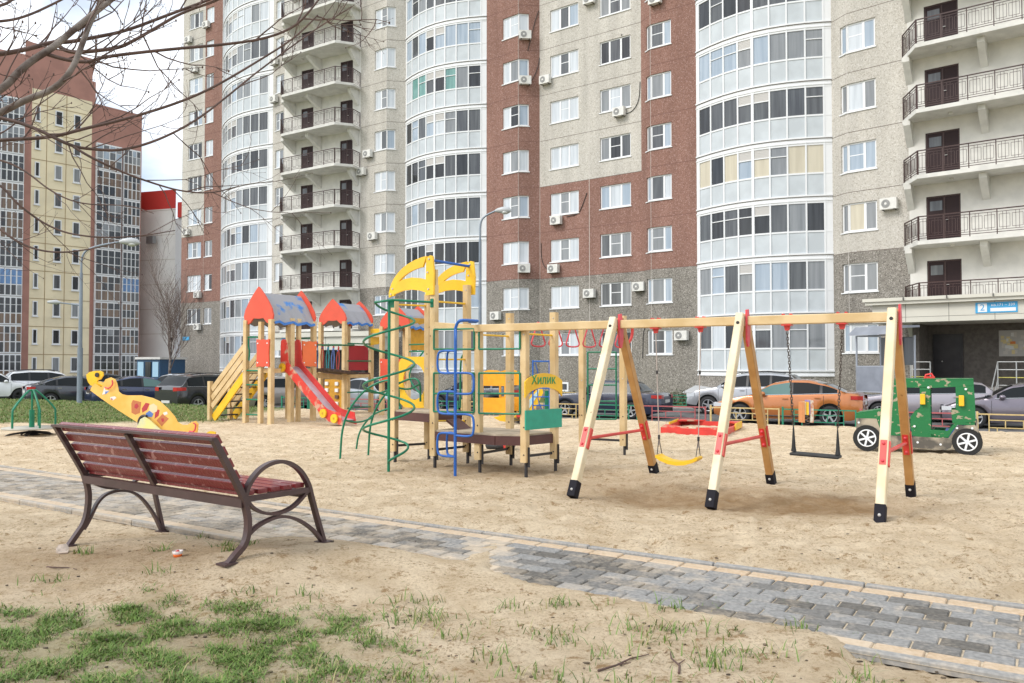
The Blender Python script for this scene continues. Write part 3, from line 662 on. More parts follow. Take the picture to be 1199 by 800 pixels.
fC = [FP(330, 46.2) , FP(391.5, 48.7), FP(412, 48.4)]
fC = [pCw + (fC[0] - pCw) * 1.0, fC[1], fC[2]]
balcony([pCw + NG * .05, fC[0] + NG * .2, fC[1] + NG * .1, fC[2], pD0 + NG * .02], [pCw - NG * .1, pD0 - NG * .1], range(-1, kvis(pCw) + 1),
        [(at_px(pCw, pD0, 343), NG * 1.1, .95), (at_px(pCw, pD0, 373.5), NG * 1.25, .95), (at_px(pCw, pD0, 417), NG * .8, 1.1)], 1)
wallstrip(pJ2, pK2, [(1087, 1127.5)], 2, kvis(pJ2) + 1)
facet(wall, pK2, pK3, {}, beige)
fK = [FP(1060.5, 74.1) + NG * .12, FP(1076.4, 78.0), FP(1238, 85.6), FP(1262, 83.6)]
balcony([fK[0], fK[1], fK[2], fK[3]], [pJ2 - NG * .05, pK2 - NG * .1], range(-1, kvis(pJ2) + 2),
        [(at_px(pJ2, pK2, 1069), NG * .7, 1.05), (at_px(pJ2, pK2, 1158), NG * 1.1, .95), (at_px(pJ2, pK2, 1250), NG * .8, 1.05)], 2)
# roof and hidden sides
roofp = [pA0, pA2, pB1, pD0, pD2, pF0, pF2, pG1, pH2, pJ0, pJ2, pK2, pK3]; back = Vector((8, 11, 0))
q = [(p.x, p.y) for p in roofp] + [(p.x + back.x, p.y + back.y) for p in (pK3, pA0)]
rf = MB(); rf.prism(q, (0, 0, ZK(KTOP) + .12), (1, 0, 0), (0, 1, 0), .3, SLAB); part(rf, 'roof', bld)
for P in (pA0, pK3): wall.add([(P.x, P.y, -1), (P.x + back.x, P.y + back.y, -1), (P.x + back.x, P.y + back.y, ZK(KTOP)), (P.x, P.y, ZK(KTOP))], [(0, 1, 2, 3)], BEIGE)
a, b = pA0 + back, pK3 + back; wall.add([(a.x, a.y, -1), (b.x, b.y, -1), (b.x, b.y, ZK(KTOP)), (a.x, a.y, ZK(KTOP))], [(0, 1, 2, 3)], BEIGE)
# brick corner strip at the far left edge
part(wall, 'wall', bld)
# small basement windows
SEGS = [(pA0, pA1), (pA1, pA2), (pC0, pCw), (pD0, pD1), (pD1, pD2), (pF0, pF1), (pF1, pF2), (pF2, pG1), (pG1, pH1), (pH1, pH2), (pJ0, pJ1), (pJ1, pJ2), (pJ2, pK2)]
def on_wall(px, py):
    for P, Q in SEGS:
        f_ = frac(P, Q, px)
        if 0 <= f_ <= 1:
            a = P + (Q - P) * f_; d = (Q - P).normalized(); n = Vector((d.y, -d.x, 0)); n = -n if n.dot(-a) < 0 else n
            p = D(px, py, a.y); return Vector((a.x, a.y, p.z)), d, n
for px, py in ((660, 453), (705, 450)):
    p, d, n = on_wall(px, py); mb = MB(); mb.box(p - d * .35 - Z * .28 - n * .02, d * .7, n * .05, Z * .56, FRAMEW); mb.box(p - d * .24 - Z * .17 + n * .03, d * .48, n * .008, Z * .34, GL[6]); part(mb, 'basement_window', bld)
# air conditioners
ACW = mat('air_conditioner_shell', (.70, .69, .65), .5, var=.05, scale=5); ACD = mat('fan_grille', (.22, .22, .22), .6)
for px, py in ((614.6, 42.6), (614.6, 95.5), (641, 94.6), (728, 132), (693, 1), (771, 1), (653.7, 258.7), (613, 315), (650.5, 315), (583, 370), (692.5, 344), (750.5, 336), (800, 393), (1045, 239.5),
               (432, 181), (424.6, 201.8), (438, 277), (321, 73), (321, 117), (240, 30), (219, 47.5), (226, 82), (219, 272), (233, 345.6), (233, 383)):
    r_ = on_wall(px, py)
    if not r_: continue
    p, d, n = r_; mb = MB(); mb.box(p - d * .36 - Z * .25 + n * .08, d * .72, n * .27, Z * .5, ACW)
    mb.bar(p - d * .25 + n * .02 - Z * .27, p - d * .25 + n * .34 - Z * .27, .03, .03, BLACKM); mb.bar(p + d * .25 + n * .02 - Z * .27, p + d * .25 + n * .34 - Z * .27, .03, .03, BLACKM)
    o = part(mb, 'air_conditioner', bld)
    f2 = MB(); c = p - d * .10 + n * .352; f2.cyl(c, c + n * .012, .185, ACD, 18); f2.cyl(c + n * .012, c + n * .02, .06, ACW, 12)
    for q in range(3): f2.tube([c + n * .014 + (d * math.cos(a * .449) + Z * math.sin(a * .449)) * (.09 + q * .04) for a in range(14)], .004, ACW, 4, closed=True)
    part(f2, 'fan_grille', o)
# hanging cables on the facade
CAB = mat('black_cable', (.03, .03, .03), .6); mb = MB()
for pts in ([(631, 13), (626, 27), (622, 45), (618, 60)], [(632, 68), (630, 80), (624, 93), (620, 97)], [(688, 226), (683, 240), (678, 251), (664, 254)], [(634, 285), (634, 300), (637, 312), (645, 318)], [(730, 40), (729, 42)], [(751, 96), (750, 118), (742, 131), (732, 134)], [(766, 380), (754, 380), (753, 420)]):
    q = []
    for a, b in pts:
        r_ = on_wall(a, b)
        if r_: q.append(r_[0] + r_[2] * .03)
    if len(q) > 1: mb.tube(smooth(q, 2), .02, CAB, 5)
part(mb, 'cable', bld)
# --- entrance: canopy, sign, door, steps
FAS = mat('ivory_cladding', (.62, .60, .52), .45, var=.03, scale=1); FJ = mat('cladding_joint', (.10, .09, .08), .8)
def dpt(px, Y): return Vector(((px - 599.5) / F * Y, Y, 0))
c0 = dpt(1022, 33.4); c1 = dpt(1290, 28.6); dc = (c1 - c0).normalized(); nc = Vector((dc.y, -dc.x, 0)); Lc = (c1 - c0).length
cnp = MB(); zt = 1.45 + 75.5 / F * 33.4; zb = zt - .98
cnp.box(c0 - nc * 3.4 + Z * zb, dc * Lc, nc * 3.4, Z * .72, FAS); cnp.box(c0 - dc * .22 - nc * 3.4 + Z * (zb + .72), dc * (Lc + .4), nc * 3.62, Z * .13, FAS); cnp.box(c0 - dc * .30 - nc * 3.4 + Z * (zb + .85), dc * (Lc + .5), nc * 3.7, Z * .13, FAS)
for i in range(1, 8): cnp.box(c0 + dc * (i * 1.55 - .3) + nc * .002 + Z * (zb + .01), dc * .014, nc * .004, Z * .70, FJ); cnp.box(c0 + dc * (i * 1.55 - .3) + nc * .30 + Z * (zb + .855), dc * .014, nc * .104, Z * .12, FJ)
cnp.box(c0 + nc * .002 + Z * (zb + .20), dc * Lc, nc * .003, Z * .012, FJ)
can = part(cnp, 'entrance_canopy', bld)
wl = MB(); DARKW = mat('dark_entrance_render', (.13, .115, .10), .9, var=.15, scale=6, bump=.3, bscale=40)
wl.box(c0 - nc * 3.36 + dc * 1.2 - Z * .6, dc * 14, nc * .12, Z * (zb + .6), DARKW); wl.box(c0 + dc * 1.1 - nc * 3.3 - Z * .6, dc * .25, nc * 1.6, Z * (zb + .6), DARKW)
part(wl, 'entrance_wall', bld)
dd0 = c0 - nc * 3.23; kk = lambda px: frac(dd0, dd0 + dc * 10, px) * 10
d0, d1 = kk(1093), kk(1128); DD = mat('steel_entrance_door', (.022, .019, .02), .4, var=.2, scale=3)
mb = MB(); mb.box(dd0 + dc * d0 + Z * .55, dc * (d1 - d0), nc * .06, Z * 2.15, DD); mb.box(dd0 + dc * (d0 + .07) + nc * .06 + Z * .6, dc * (d1 - d0 - .14), nc * .02, Z * 2.02, DD); er = part(mb, 'entrance_door', bld)
mb = MB(); mb.ball(dd0 + dc * (d0 + .35) + nc * .1 + Z * 1.55, .03, LOUV, 8); part(mb, 'handle', er)
mb = MB(); nb0, nb1 = kk(1170), kk(1215); mb.box(dd0 + dc * nb0 + Z * 1.75, dc * (nb1 - nb0), nc * .04, Z * 1.05, mat('notice_backing', (.42, .40, .37), .7)); 
for i in range(34):
    x = R.uniform(.03, nb1 - nb0 - .3); z = R.uniform(1.78, 2.6); mb.box(dd0 + dc * (nb0 + x) + nc * (.041 + i * .0004) + Z * z, dc * R.uniform(.10, .22), nc * .0003, Z * R.uniform(.1, .2), R.choice([mat('notice_white', (.6, .6, .57), .7), mat('notice_cream', (.6, .5, .25), .7), mat('notice_grey', (.5, .47, .42), .7)] + ([mat('notice_orange', (.6, .2, .05), .7)] if i % 7 == 0 else [])))
part(mb, 'notice_board', bld)
# steps and landing
CONC = mat('step_concrete', (.26, .24, .22), .9, var=.2, scale=3, bump=.2, bscale=30)
mb = MB(); mb.box(c0 + dc * 1.3 - nc * 3.2 - Z * .62, dc * 12, nc * 2.2, Z * 1.14, CONC)
for i in range(4): mb.box(c0 + dc * 4.2 - nc * (1.0 - .3 * i) - Z * .62, dc * 3.0, nc * .3, Z * (.95 - .22 * i), CONC)
part(mb, 'steps', bld)
GALV = mat('galvanised_rail', (.50, .51, .50), .4, metal=.4)
def railing(x0, x1, zb_, name='handrail', diag=False, yo=-1.05):
    a, b = kk(x0), kk(x1); mb = MB(); o = dd0 + nc * (3.23 + yo)
    o = c0 + nc * yo; a = frac(o, o + dc * 10, x0) * 10; b = frac(o, o + dc * 10, x1) * 10
    for z in (0, .3, .6, .9): mb.cyl(o + dc * a + Z * (zb_ + z + .1), o + dc * b + Z * (zb_ + z + .1), .02, GALV if z != .3 else mat('yellow_rail', (.5, .45, .1), .5), 8)
    n = max(1, round((b - a) / .7))
    for i in range(n + 1): mb.cyl(o + dc * (a + (b - a) * i / n) + Z * zb_, o + dc * (a + (b - a) * i / n) + Z * (zb_ + 1.0), .024, GALV, 8)
    if diag: 
        for z in (.35, 1.0): mb.cyl(o + dc * a + Z * (zb_ + z), o + dc * a + nc * 1.3 + Z * (zb_ - .95 + z), .022, GALV, 8)
        mb.cyl(o + dc * a + nc * 1.3 + Z * (zb_ - 1.1), o + dc * a + nc * 1.3 + Z * (zb_ + .05), .024, GALV, 8)
    part(mb, name, bld)
railing(1066, 1089, .52); railing(1168, 1235, .52, diag=True)
# entrance sign on the fascia: blue plate with white square 2 and lettering
so_ = c0 + nc * .006; s0, s1 = frac(so_, so_ + dc * 10, 1143) * 10, frac(so_, so_ + dc * 10, 1192.5) * 10
SB = mat('sign_blue', (.05, .36, .66), .5); SWH = mat('sign_white', (.8, .82, .84), .5)
zs = zb + .26; Hs = .40
mb = MB(); mb.box(so_ + dc * s0 + Z * zs, dc * (s1 - s0), nc * .02, Z * Hs, SB); sg = part(mb, 'address_sign', bld)
Ls = s1 - s0; mb = MB(); mb.box(so_ + dc * (s0 + .06 * Ls) + nc * .021 + Z * (zs + .04), dc * (.22 * Ls), nc * .004, Z * (Hs - .08), SWH); mb.box(so_ + dc * (s0 + .36 * Ls) + nc * .021 + Z * (zs + .05), dc * (.60 * Ls), nc * .004, Z * .13, SWH); part(mb, 'white_field', sg)
text('2', so_ + dc * (s0 + .17 * Ls) + nc * .027 + Z * (zs + Hs / 2), dc, Z, .34, SB, 'lettering', sg); text('кв.171 – 339', so_ + dc * (s0 + .66 * Ls) + nc * .024 + Z * (zs + .29), dc, Z, .145 , SWH, 'lettering', sg)
# left (rear) entrance canopy behind the play towers
c2 = dpt(322, 55.5); c3 = dpt(432, 51.5); dl = (c3 - c2).normalized(); nl = Vector((dl.y, -dl.x, 0)); mb = MB()
mb.box(c2 - nl * 3 + Z * 2.35, dl * (c3 - c2).length, nl * 3, Z * .85, FAS); mb.box(c2 - nl * 3 + Z * 3.2, dl * ((c3 - c2).length + .2), nl * 3.15, Z * .3, FAS)
for i in range(1, 5): mb.box(c2 + dl * (i * 1.5) + nl * .003 + Z * 2.36, dl * .02, nl * .004, Z * .83, FJ)
part(mb, 'entrance_canopy', bld)
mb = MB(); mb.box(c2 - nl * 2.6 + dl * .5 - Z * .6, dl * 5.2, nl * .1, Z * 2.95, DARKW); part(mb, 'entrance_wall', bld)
mb = MB(); mb.box(c2 + nl * .01 + dl * .62 + Z * 2.75, dl * .75, nl * .02, Z * .4, SB); part(mb, 'address_sign', bld)
for i in (1, 3, 4.4):
    mb = MB(); mb.box(c2 - nl * 2.49 + dl * i - Z * .1, dl * .95, nl * .06, Z * 2.1, DD); part(mb, 'entrance_door', bld)
# cellar entrance roof under the white bay, with posts
p, d, n = on_wall(812, 452); mb = MB(); o = p + n * .05 + d * .1
mb.box(o + Z * 0 - n * .0, d * 2.6, n * 1.5 - Z * .32, Z * .03, mat('corrugated_sheet', (.50, .51, .52), .5))
for i in (0, 2.5): mb.bar(o + d * i + n * 1.45 - Z * 1.6, o + d * i + n * 1.45 - Z * .33, .05, .05, BLACKM, up=d)
part(mb, 'cellar_canopy', bld)
# small blue address plate by the corner of the far wing
p, d, n = on_wall(216, 397); mb = MB(); mb.box(p - d * .25 - Z * .12 + n * .01, d * .9, n * .02, Z * .3, SB); part(mb, 'address_sign', bld)

# --- glazed bin shelter beside the entrance
sh0 = dpt(1003, 31.4); sh1 = dpt(1042, 29.9); ds = (sh1 - sh0).normalized(); nsn = Vector((ds.y, -ds.x, 0)); Lh = (sh1 - sh0).length
SG = mat('shelter_grey_sheet', (.24, .26, .30), .35, var=.1, scale=2); SF = mat('shelter_frame', (.42, .45, .50), .4, metal=.3)
shl = thing('shelter', 'grey glazed metal shelter with a sloping hood, left of the entrance', 'shelter', sh0 + Z * -.6)
mb = MB()
for a in (0, Lh):
    for b in (0, -1.2): mb.bar(sh0 + ds * a + nsn * b - Z * .6, sh0 + ds * a + nsn * b + Z * 2.5, .05, .05, SF, up=ds)
for z in (.25, .4, 1.35, 2.5): mb.bar(sh0 + Z * z, sh1 + Z * z, .045, .045, SF); mb.bar(sh0 + Z * z, sh0 - nsn * 1.2 + Z * z, .045, .045, SF)
part(mb, 'frame', shl)
mb = MB(); mb.box(sh0 + Z * .42 + nsn * .01, ds * Lh, nsn * .015, Z * .92, SG); part(mb, 'panel', shl)
mb = MB(); mb.box(sh0 + Z * 1.4 + nsn * -1.19 + ds * .05, ds * (Lh - .1), nsn * .012, Z * 1.05, GL[6]); part(mb, 'pane', shl)
mb = MB(); mb.prism([(.30, 0), (.25, .06), (-.1, .33), (-1.3, .36), (-1.3, .28), (-.1, .22)], sh0 + ds * (Lh / 2) + Z * 2.52, nsn, Z, Lh + .3, SG); part(mb, 'roof', shl)
# --- low green hedge and fence at the wall foot
# ================================================================ FAR BUILDINGS
YEL = mat('yellow_panel_wall', (.80, .70, .49), .85, var=.06, scale=.6); TER = mat('terracotta_cladding', (.38, .19, .15), .7, var=.08, scale=.8); WH2 = mat('white_panel_wall', (.84, .82, .78), .85, var=.05, scale=.4)
yb = thing('apartment_building', 'yellow apartment block with terracotta cladding and dark glazed balconies, far left', 'building', (-52, 85, 0))
def yp(px, s): Y = 2688 / s; return Vector(((px - 599.5) / F * Y, Y, 0))
yw = MB(); KB = 9
q0, q1, q2, q3, q4, q5 = yp(-90, 35.5), yp(24, 33.3), yp(33, 33.0), yp(104, 31.3), yp(108, 31.2), yp(163, 29.8)
ZY = lambda k: -.72 + ST * k + .3           # floor lines
def plane(mb, P, Q, z0, z1, m_): mb.add([(P.x, P.y, z0), (Q.x, Q.y, z0), (Q.x, Q.y, z1), (P.x, P.y, z1)], [(0, 1, 2, 3)], m_)
TOPY = 1.45 + 314 / F * 84.5
plane(yw, q0, q1, -1, 32, TER); plane(yw, q1, q2, -1, TOPY + 4.6, TER); plane(yw, q2, q3, -1, TOPY, YEL); plane(yw, q3, q4, -1, TOPY + 2.2, TER); plane(yw, q4, q5, -1, 28.85, TER)
plane(yw, q2, q3, TOPY, TOPY + 4.4, TER)
for P, h in ((q5, 29), (q0, 32)): yw.add([(P.x, P.y, -1), (P.x - 9, P.y + 15, -1), (P.x - 9, P.y + 15, h), (P.x, P.y, h)], [(0, 1, 2, 3)], TER)
for k in range(0, 11):
    z = ZY(k); d = (q3 - q2).normalized(); n = Vector((d.y, -d.x, 0)); n = -n if n.dot(-q2) < 0 else n
    a, b = q2 + n * .02, q3 + n * .02; plane(yw, a, b, z - .03, z + .03, mat('panel_groove', (.36, .25, .13), .9))
for px in (51, 74): P = q2 + (q3 - q2) * frac(q2, q3, px); yw.bar(P + Z * 0, P + Z * TOPY, .05, .05, mat('panel_groove', (.36, .25, .13), .9))
part(yw, 'wall', yb)
rfm = MB(); rfm.prism([(p.x, p.y) for p in (q2, q3, q4, q4 + Vector((-9, 15, 0)), q2 + Vector((-9, 15, 0)))], (0, 0, TOPY + 4.5), (1, 0, 0), (0, 1, 0), .2, TER); 
rfm.prism([(p.x, p.y) for p in (q4, q5, q5 + Vector((-9, 15, 0)), q4 + Vector((-9, 15, 0)))], (0, 0, 28.9), (1, 0, 0), (0, 1, 0), .2, TER)
rfm.prism([(p.x, p.y) for p in (q0, q1, q2, q2 + Vector((-9, 15, 0)), q0 + Vector((-9, 15, 0)))], (0, 0, 32.1), (1, 0, 0), (0, 1, 0), .2, TER); part(rfm, 'roof', yb)
for k in range(0, 10):
    for x0, x1 in ((37, 43), (60.5, 69.5), (82.5, 91)):
        a, b = q2 + (q3 - q2) * frac(q2, q3, x0), q2 + (q3 - q2) * frac(q2, q3, x1); d = (b - a).normalized(); Ln = (b - a).length; n = Vector((d.y, -d.x, 0)); n = -n if n.dot(-a) < 0 else n
        z = ZY(k) + 1.05; mb = MB(); mb.box(a + n * .01 + Z * z, d * Ln, n * .06, Z * 1.5, FRAMEW); mb.box(a - d * .06 + n * .02 + Z * (z - .1), d * (Ln + .12), n * .12, Z * .1, FRAMEW); o = part(mb, 'window', yb)
        g = MB(); g.box(a + d * .1 + n * .072 + Z * (z + .1), d * (Ln / 2 - .14 if Ln > .9 else Ln - .2), n * .01, Z * 1.3, GL[pick(k * 7 + int(x0), [2, 6, 1, 2, 6])])
        if Ln > .9: g.box(a + d * (Ln / 2 + .04) + n * .072 + Z * (z + .1), d * (Ln / 2 - .14), n * .01, Z * 1.3, GL[pick(k * 5 + int(x0), [2, 6, 1, 2])])
        part(g, 'pane', o)
BLU = glass('blue_balcony_glass', (.12, .26, .50), (.08, .18, .38)); BRG = glass('bronze_glass', (.20, .13, .08), (.12, .08, .06))
def gal(P, Q, x0, x1, k0, k1, ncol, seed, lowm, top=None):
    a, b = P + (Q - P) * frac(P, Q, x0), P + (Q - P) * frac(P, Q, x1); d = (b - a).normalized(); Ln = (b - a).length; n = Vector((d.y, -d.x, 0)); n = -n if n.dot(-a) < 0 else n; rr = random.Random(seed)
    for k in range(k0, k1):
        mb = MB(); z = ZY(k) + .1; lk = rr.choice([[GL[2], BRG], [GL[2], GL[2]], [BRG, GL[6]], [GL[2], GL[2], GL[1]]]); s_ = rr.random()
        mb.box(a + n * .05 + Z * z, d * Ln, n * .3, Z * 2.75, FRAMEW)
        for i in range(ncol):
            w_ = Ln / ncol
            for zz, hh, low in ((.12, .95, True), (1.17, .75, False), (1.98, .62, False)):
                g = (BRG if s_ < .4 else GL[2]) if low and s_ < .7 else rr.choice(lk)
                if not low and s_ > .85: g = BLU
                if k > 7 and not low: g = GL[rr.choice([3, 6, 1])]
                mb.box(a + d * (i * w_ + .06) + n * .351 + Z * (z + zz), d * (w_ - .12), n * .02, Z * hh, g)
        part(mb, 'glazed_balcony', yb)
gal(q0, q1, -60, 24, 0, 10, 12, 4, None); gal(q4, q5, 108.5, 138, 0, 9, 4, 8, None); gal(q4, q5, 140.5, 160, 0, 9, 4, 9, None)
wb = thing('apartment_building', 'plain white block with a bright red parapet between the yellow and the brick blocks', 'building', (-44, 100, 0))
mb = MB(); w0, w1, w2 = dpt(150, 94), dpt(204, 92), dpt(222, 90)
plane(mb, w0, w1, -1, 1.45 + 181 / F * 93, WH2); plane(mb, w1, w2 , -1, 1.45 + 172 / F * 91, WHITE)
for k in range(7): plane(mb, w0 + NG * .05, w1 + NG * .05, 2 + 2.8 * k, 2.04 + 2.8 * k, mat('wall_groove', (.5, .44, .36), .9))
mb.add([tuple(w0 + Z * 18.9), tuple(w1 + Z * 18.9), tuple(w2 + Vector((-8, 15, 18.9))), tuple(w0 + Vector((-8, 15, 18.9)))], [(0, 1, 2, 3)], WH2)
part(mb, 'wall', wb)
RD = mat('red_parapet', (.60, .05, .04), .6); mb = MB(); h0, h1 = 1.45 + 181 / F * 93, 1.45 + 203 / F * 93
mb.box(w0 + Z * h0, w1 - w0, Vector((-5, 10, 0)), Z * (h1 - h0), RD); mb.box(dpt(206, 91) + Z * (1.45 + 172 / F * 91), Vector((3, -1, 0)), Vector((1, 8, 0)), Z * 1.7, RD); part(mb, 'parapet', wb)
mb = MB(); p = D(176, 286, 92.8); mb.box(p + NG * .1, E * 1.2, NG * .4, Z * .8, ACD); part(mb, 'air_conditioner', wb)
# blue kiosk between the buildings
ks = thing('kiosk', 'small blue glass kiosk beyond the parked cars, left of the brick block', 'kiosk', GY(176, 66))
mb = MB(); KBL = mat('kiosk_blue', (.03, .09, .18), .4); KLB = mat('kiosk_light_panel', (.35, .55, .68), .4)
o = dpt(160.5, 66); mb.box(o - Z * .6, Vector((2.2, -.8, 0)), Vector((1.2, 2, 0)), Z * 2.4, KBL); part(mb, 'body', ks)
mb = MB(); mb.box(o + Vector((-.1, -.15, 1.8)), Vector((2.4, -.87, 0)), Vector((1.3, 2.2, 0)), Z * .18, SLAB); part(mb, 'roof', ks)
for i in range(3): mb = MB(); mb.box(o + Vector((2.2, -.8, 0)) * (.06 + .32 * i) + Vector((-.02, -.06, .4)), Vector((2.2, -.8, 0)) * .25, Vector((.01, .03, 0)), Z * 1.2, KLB if i % 2 == 0 else GL[2]); part(mb, 'window', ks)

# ================================================================ STREET LAMPS
LMP = mat('lamp_pole_steel', (.23, .27, .32), .45, metal=.3, var=.08, scale=2); LMH = mat('lamp_head', (.45, .47, .48), .4)
def lamp(label, base, H, reach, second=None):
    t = thing('street_lamp', label, 'street lamp', base, 'street lamps over the car park'); b = Vector(base)
    mb = MB(); mb.cyl(b - Z * .1, b + Z * (H * .35), .095, LMP, 14); mb.cyl(b + Z * (H * .35), b + Z * (H - 1.0), .075, LMP, 14, .055); part(mb, 'pole', t)
    mb = MB(); d = reach.normalized(); mb.tube(smooth([b + Z * (H - 1.05), b + Z * (H - .3), b + reach * .25 + Z * (H - .02), b + reach * .9 + Z * (H + .18)], 3), .04, LMP, 8); part(mb, 'arm', t)
    mb = MB(); e = b + reach * .88 + Z * (H + .18); mb.tube([e, e + d * .12 + Z * .02, e + d * .35 + Z * .02, e + d * .62 - Z * .0, e + d * .72 - Z * .04], [.05, .10, .15, .13, .04], LMH, 12)
    o = part(mb, 'lamp_head', t); mb = MB(); mb.ball(e + d * .45 - Z * .08, .17, mat('lamp_glass', (.55, .57, .55), .15, spec=.8), 12, (1, .8, .55)); part(mb, 'lamp_glass', o)
    if second:
        mb = MB(); mb.tube([b + Z * second, b - d * .4 + Z * (second + .06), b - d * .75 + Z * (second + .1)], .025, LMP, 8); mb.tube([b - d * .7 + Z * (second + .1), b - d * .85 + Z * (second + .12), b - d * 1.15 + Z * (second + .12)], [.03, .09, .05], LMH, 10); part(mb, 'small_lamp', t)
p = G(93, 472); H1 = D(93, 296, p.y).z - p.z + .25
lamp('grey street lamp with a curved arm, on the lawn in front of the yellow block', p, H1, Vector((1.5, .2, 0)), D(93, 358, p.y).z - p.z)
p = GY(562, 35.5); p.z = -.58; lamp('grey street lamp behind the climbing frame, in front of the white glazed bay', p, D(562, 252, 35.5).z + .55, Vector((.75, -.2, 0)))

# ================================================================ TREES
BARK = mat('bark_grey_brown', (.24, .205, .18), .9, c2=(.08, .055, .045), scale=5, bump=.5, bscale=25); TWIG = mat('twig_brown', (.10, .06, .048), .8, var=.2, scale=6)
def branch_px(pts): return [D(a, b, y) for a, b, y in pts]
tr = thing('tree', 'bare tree reaching in from the left, its grey limbs and budding twigs across the sky', 'tree', GY(-420, 6.3))
mb = MB(); tb = Vector(tr.location); fork = D(-330, 120, 6.4)
mb.tube(smooth([tb - Z * .1, tb + Z * 1.2 + Vector((.03, 0, 0)), D(-400, 200, 6.35), fork], 2), [.17 - .05 * i / 12 for i in range(13)], BARK, 14); part(mb, 'trunk', tr)
limbs = [([(-330, 120, 6.4), (-150, 150, 6.5), (-60, 132, 6.6), (0, 109, 6.7), (29, 76, 6.8), (62, 56, 6.9), (78, 42, 7), (107, 18, 7.1), (140, -8, 7.2), (180, -50, 7.3)], .046, .028, BARK),
         ([(-330, 120, 6.4), (-160, 190, 6.2), (-60, 158, 6.2), (0, 133, 6.2), (29, 117, 6.2), (62, 106, 6.2), (84, 84, 6.2), (97, 50, 6.3), (106, 25, 6.4), (130, -20, 6.5)], .042, .022, BARK),
         ([(-330, 120, 6.4), (-200, 60, 6.9), (-60, 68, 7), (0, 64, 7.1), (35, 57, 7.2), (62, 49, 7.3), (78, 50, 7.3), (110, 44, 7.4), (146, 37, 7.5), (201, 16, 7.7), (250, -2, 7.9), (300, -25, 8)], .034, .014, TWIG),
         ([(62, 49, 7.3), (80, 62, 7.3), (110, 60, 7.3), (140, 56, 7.4), (156, 48, 7.5), (182, 33, 7.6), (214, 14, 7.7), (255, 1, 7.9), (290, -20, 8)], .027, .014, TWIG),
         ([(50, 62, 6.9), (80, 71, 6.9), (107, 73, 6.9), (117, 67, 6.9), (195, 58, 7), (257, 53, 7.1), (310, 46, 7.2), (345, 32, 7.3), (362, 14, 7.3), (376, -4, 7.4)], .024, .010, TWIG),
         ([(-250, 130, 6.3), (-120, 175, 5.9), (-40, 168, 5.8), (0, 164, 5.8), (62, 161, 5.8), (97, 151, 5.9), (146, 140, 6), (211, 120, 6.1), (253, 101, 6.2), (300, 73, 6.4), (345, 45, 6.6), (372, 18, 6.7)], .022, .008, TWIG),
         ([(-220, 140, 6.1), (-60, 128, 5.6), (0, 137, 5.6), (42, 150, 5.6), (84, 172, 5.6), (110, 175, 5.7), (140, 177, 5.8), (182, 166, 5.9), (228, 143, 6.1), (270, 110, 6.3), (300, 85, 6.5), (345, 52, 6.8), (376, 30, 7), (412, 8, 7.1)], .019, .006, TWIG),
         ([(86, 172, 5.6), (107, 185, 5.6), (146, 203, 5.7), (180, 215, 5.8), (211, 224, 5.9), (247, 227, 6), (280, 218, 6.1)], .013, .005, TWIG),
         ([(-220, 170, 5.9), (-60, 225, 5.3), (0, 269, 5.3), (29, 289, 5.3), (65, 297, 5.3), (107, 292, 5.4), (135, 285, 5.5)], .014, .004, TWIG),
         ([(-200, 160, 5.9), (-60, 190, 5.4), (0, 214, 5.4), (20, 240, 5.4), (65, 271, 5.5), (114, 279, 5.5), (163, 277, 5.6), (205, 270, 5.7)], .014, .004, TWIG),
         ([(-200, 150, 5.9), (-60, 180, 5.2), (0, 186, 5.2), (30, 200, 5.2), (60, 225, 5.2), (95, 240, 5.2), (150, 240, 5.3), (180, 250, 5.3)], .011, .003, TWIG),
         ([(-300, 60, 6.9), (-100, 30, 7.4), (0, 26, 7.6), (30, 20, 7.8), (68, 2, 8), (110, -20, 8)], .022, .012, TWIG),
         ([(-300, 40, 6.9), (-80, 10, 7.4), (0, 10, 7.6), (22, -6, 7.8)], .022, .016, TWIG)]
buds = []
def twig(mb, p, d, L_, r, depth):
    n = 6; P = [p]; c = d.normalized()
    for i in range(n):
        c = (c + Vector((R.gauss(0, .13), R.gauss(0, .13), R.gauss(.05, .12)))).normalized(); P.append(P[-1] + c * (L_ / n))
    mb.tube(P, [r * (1 - .7 * i / n) for i in range(n + 1)], TWIG, 5)
    mb.ball(P[-1], r * 1.1, TWIG, 6, (1, 1, 1.5))
    if depth > 0:
        for i in range(2, n, 1):
            if R.random() < .62:
                s_ = 1 if R.random() < .5 else -1; dd = (c + Vector((R.gauss(0, .5), R.gauss(0, .3), s_ * R.uniform(.4, 1.0)))).normalized(); twig(mb, P[i], dd, L_ * R.uniform(.3, .55), r * .6, depth - 1)
for li, (pts, r0, r1, m_) in enumerate(limbs):
    mb = MB(); P = smooth(branch_px(pts), 3); n = len(P); mb.tube(P, [(r0 + (r1 - r0) * i / (n - 1)) * .76 for i in range(n)], m_, 10 if r0 > .03 else 7)
    for i in range(10, n - 1):
        if P[i].x / P[i].y * F + 600 < -80: continue
        if R.random() < (.11 if r0 > .03 else .14):
            t_ = (P[i + 1] - P[i]).normalized(); s_ = 1 if R.random() < .55 else -1
            twig(mb, P[i], (t_ * .8 + Vector((R.gauss(0, .2), R.gauss(0, .35), s_ * R.uniform(.3, 1)))), R.uniform(.25, .95), min(.008, r1 * .8), 2)
    part(mb, 'branch', tr)
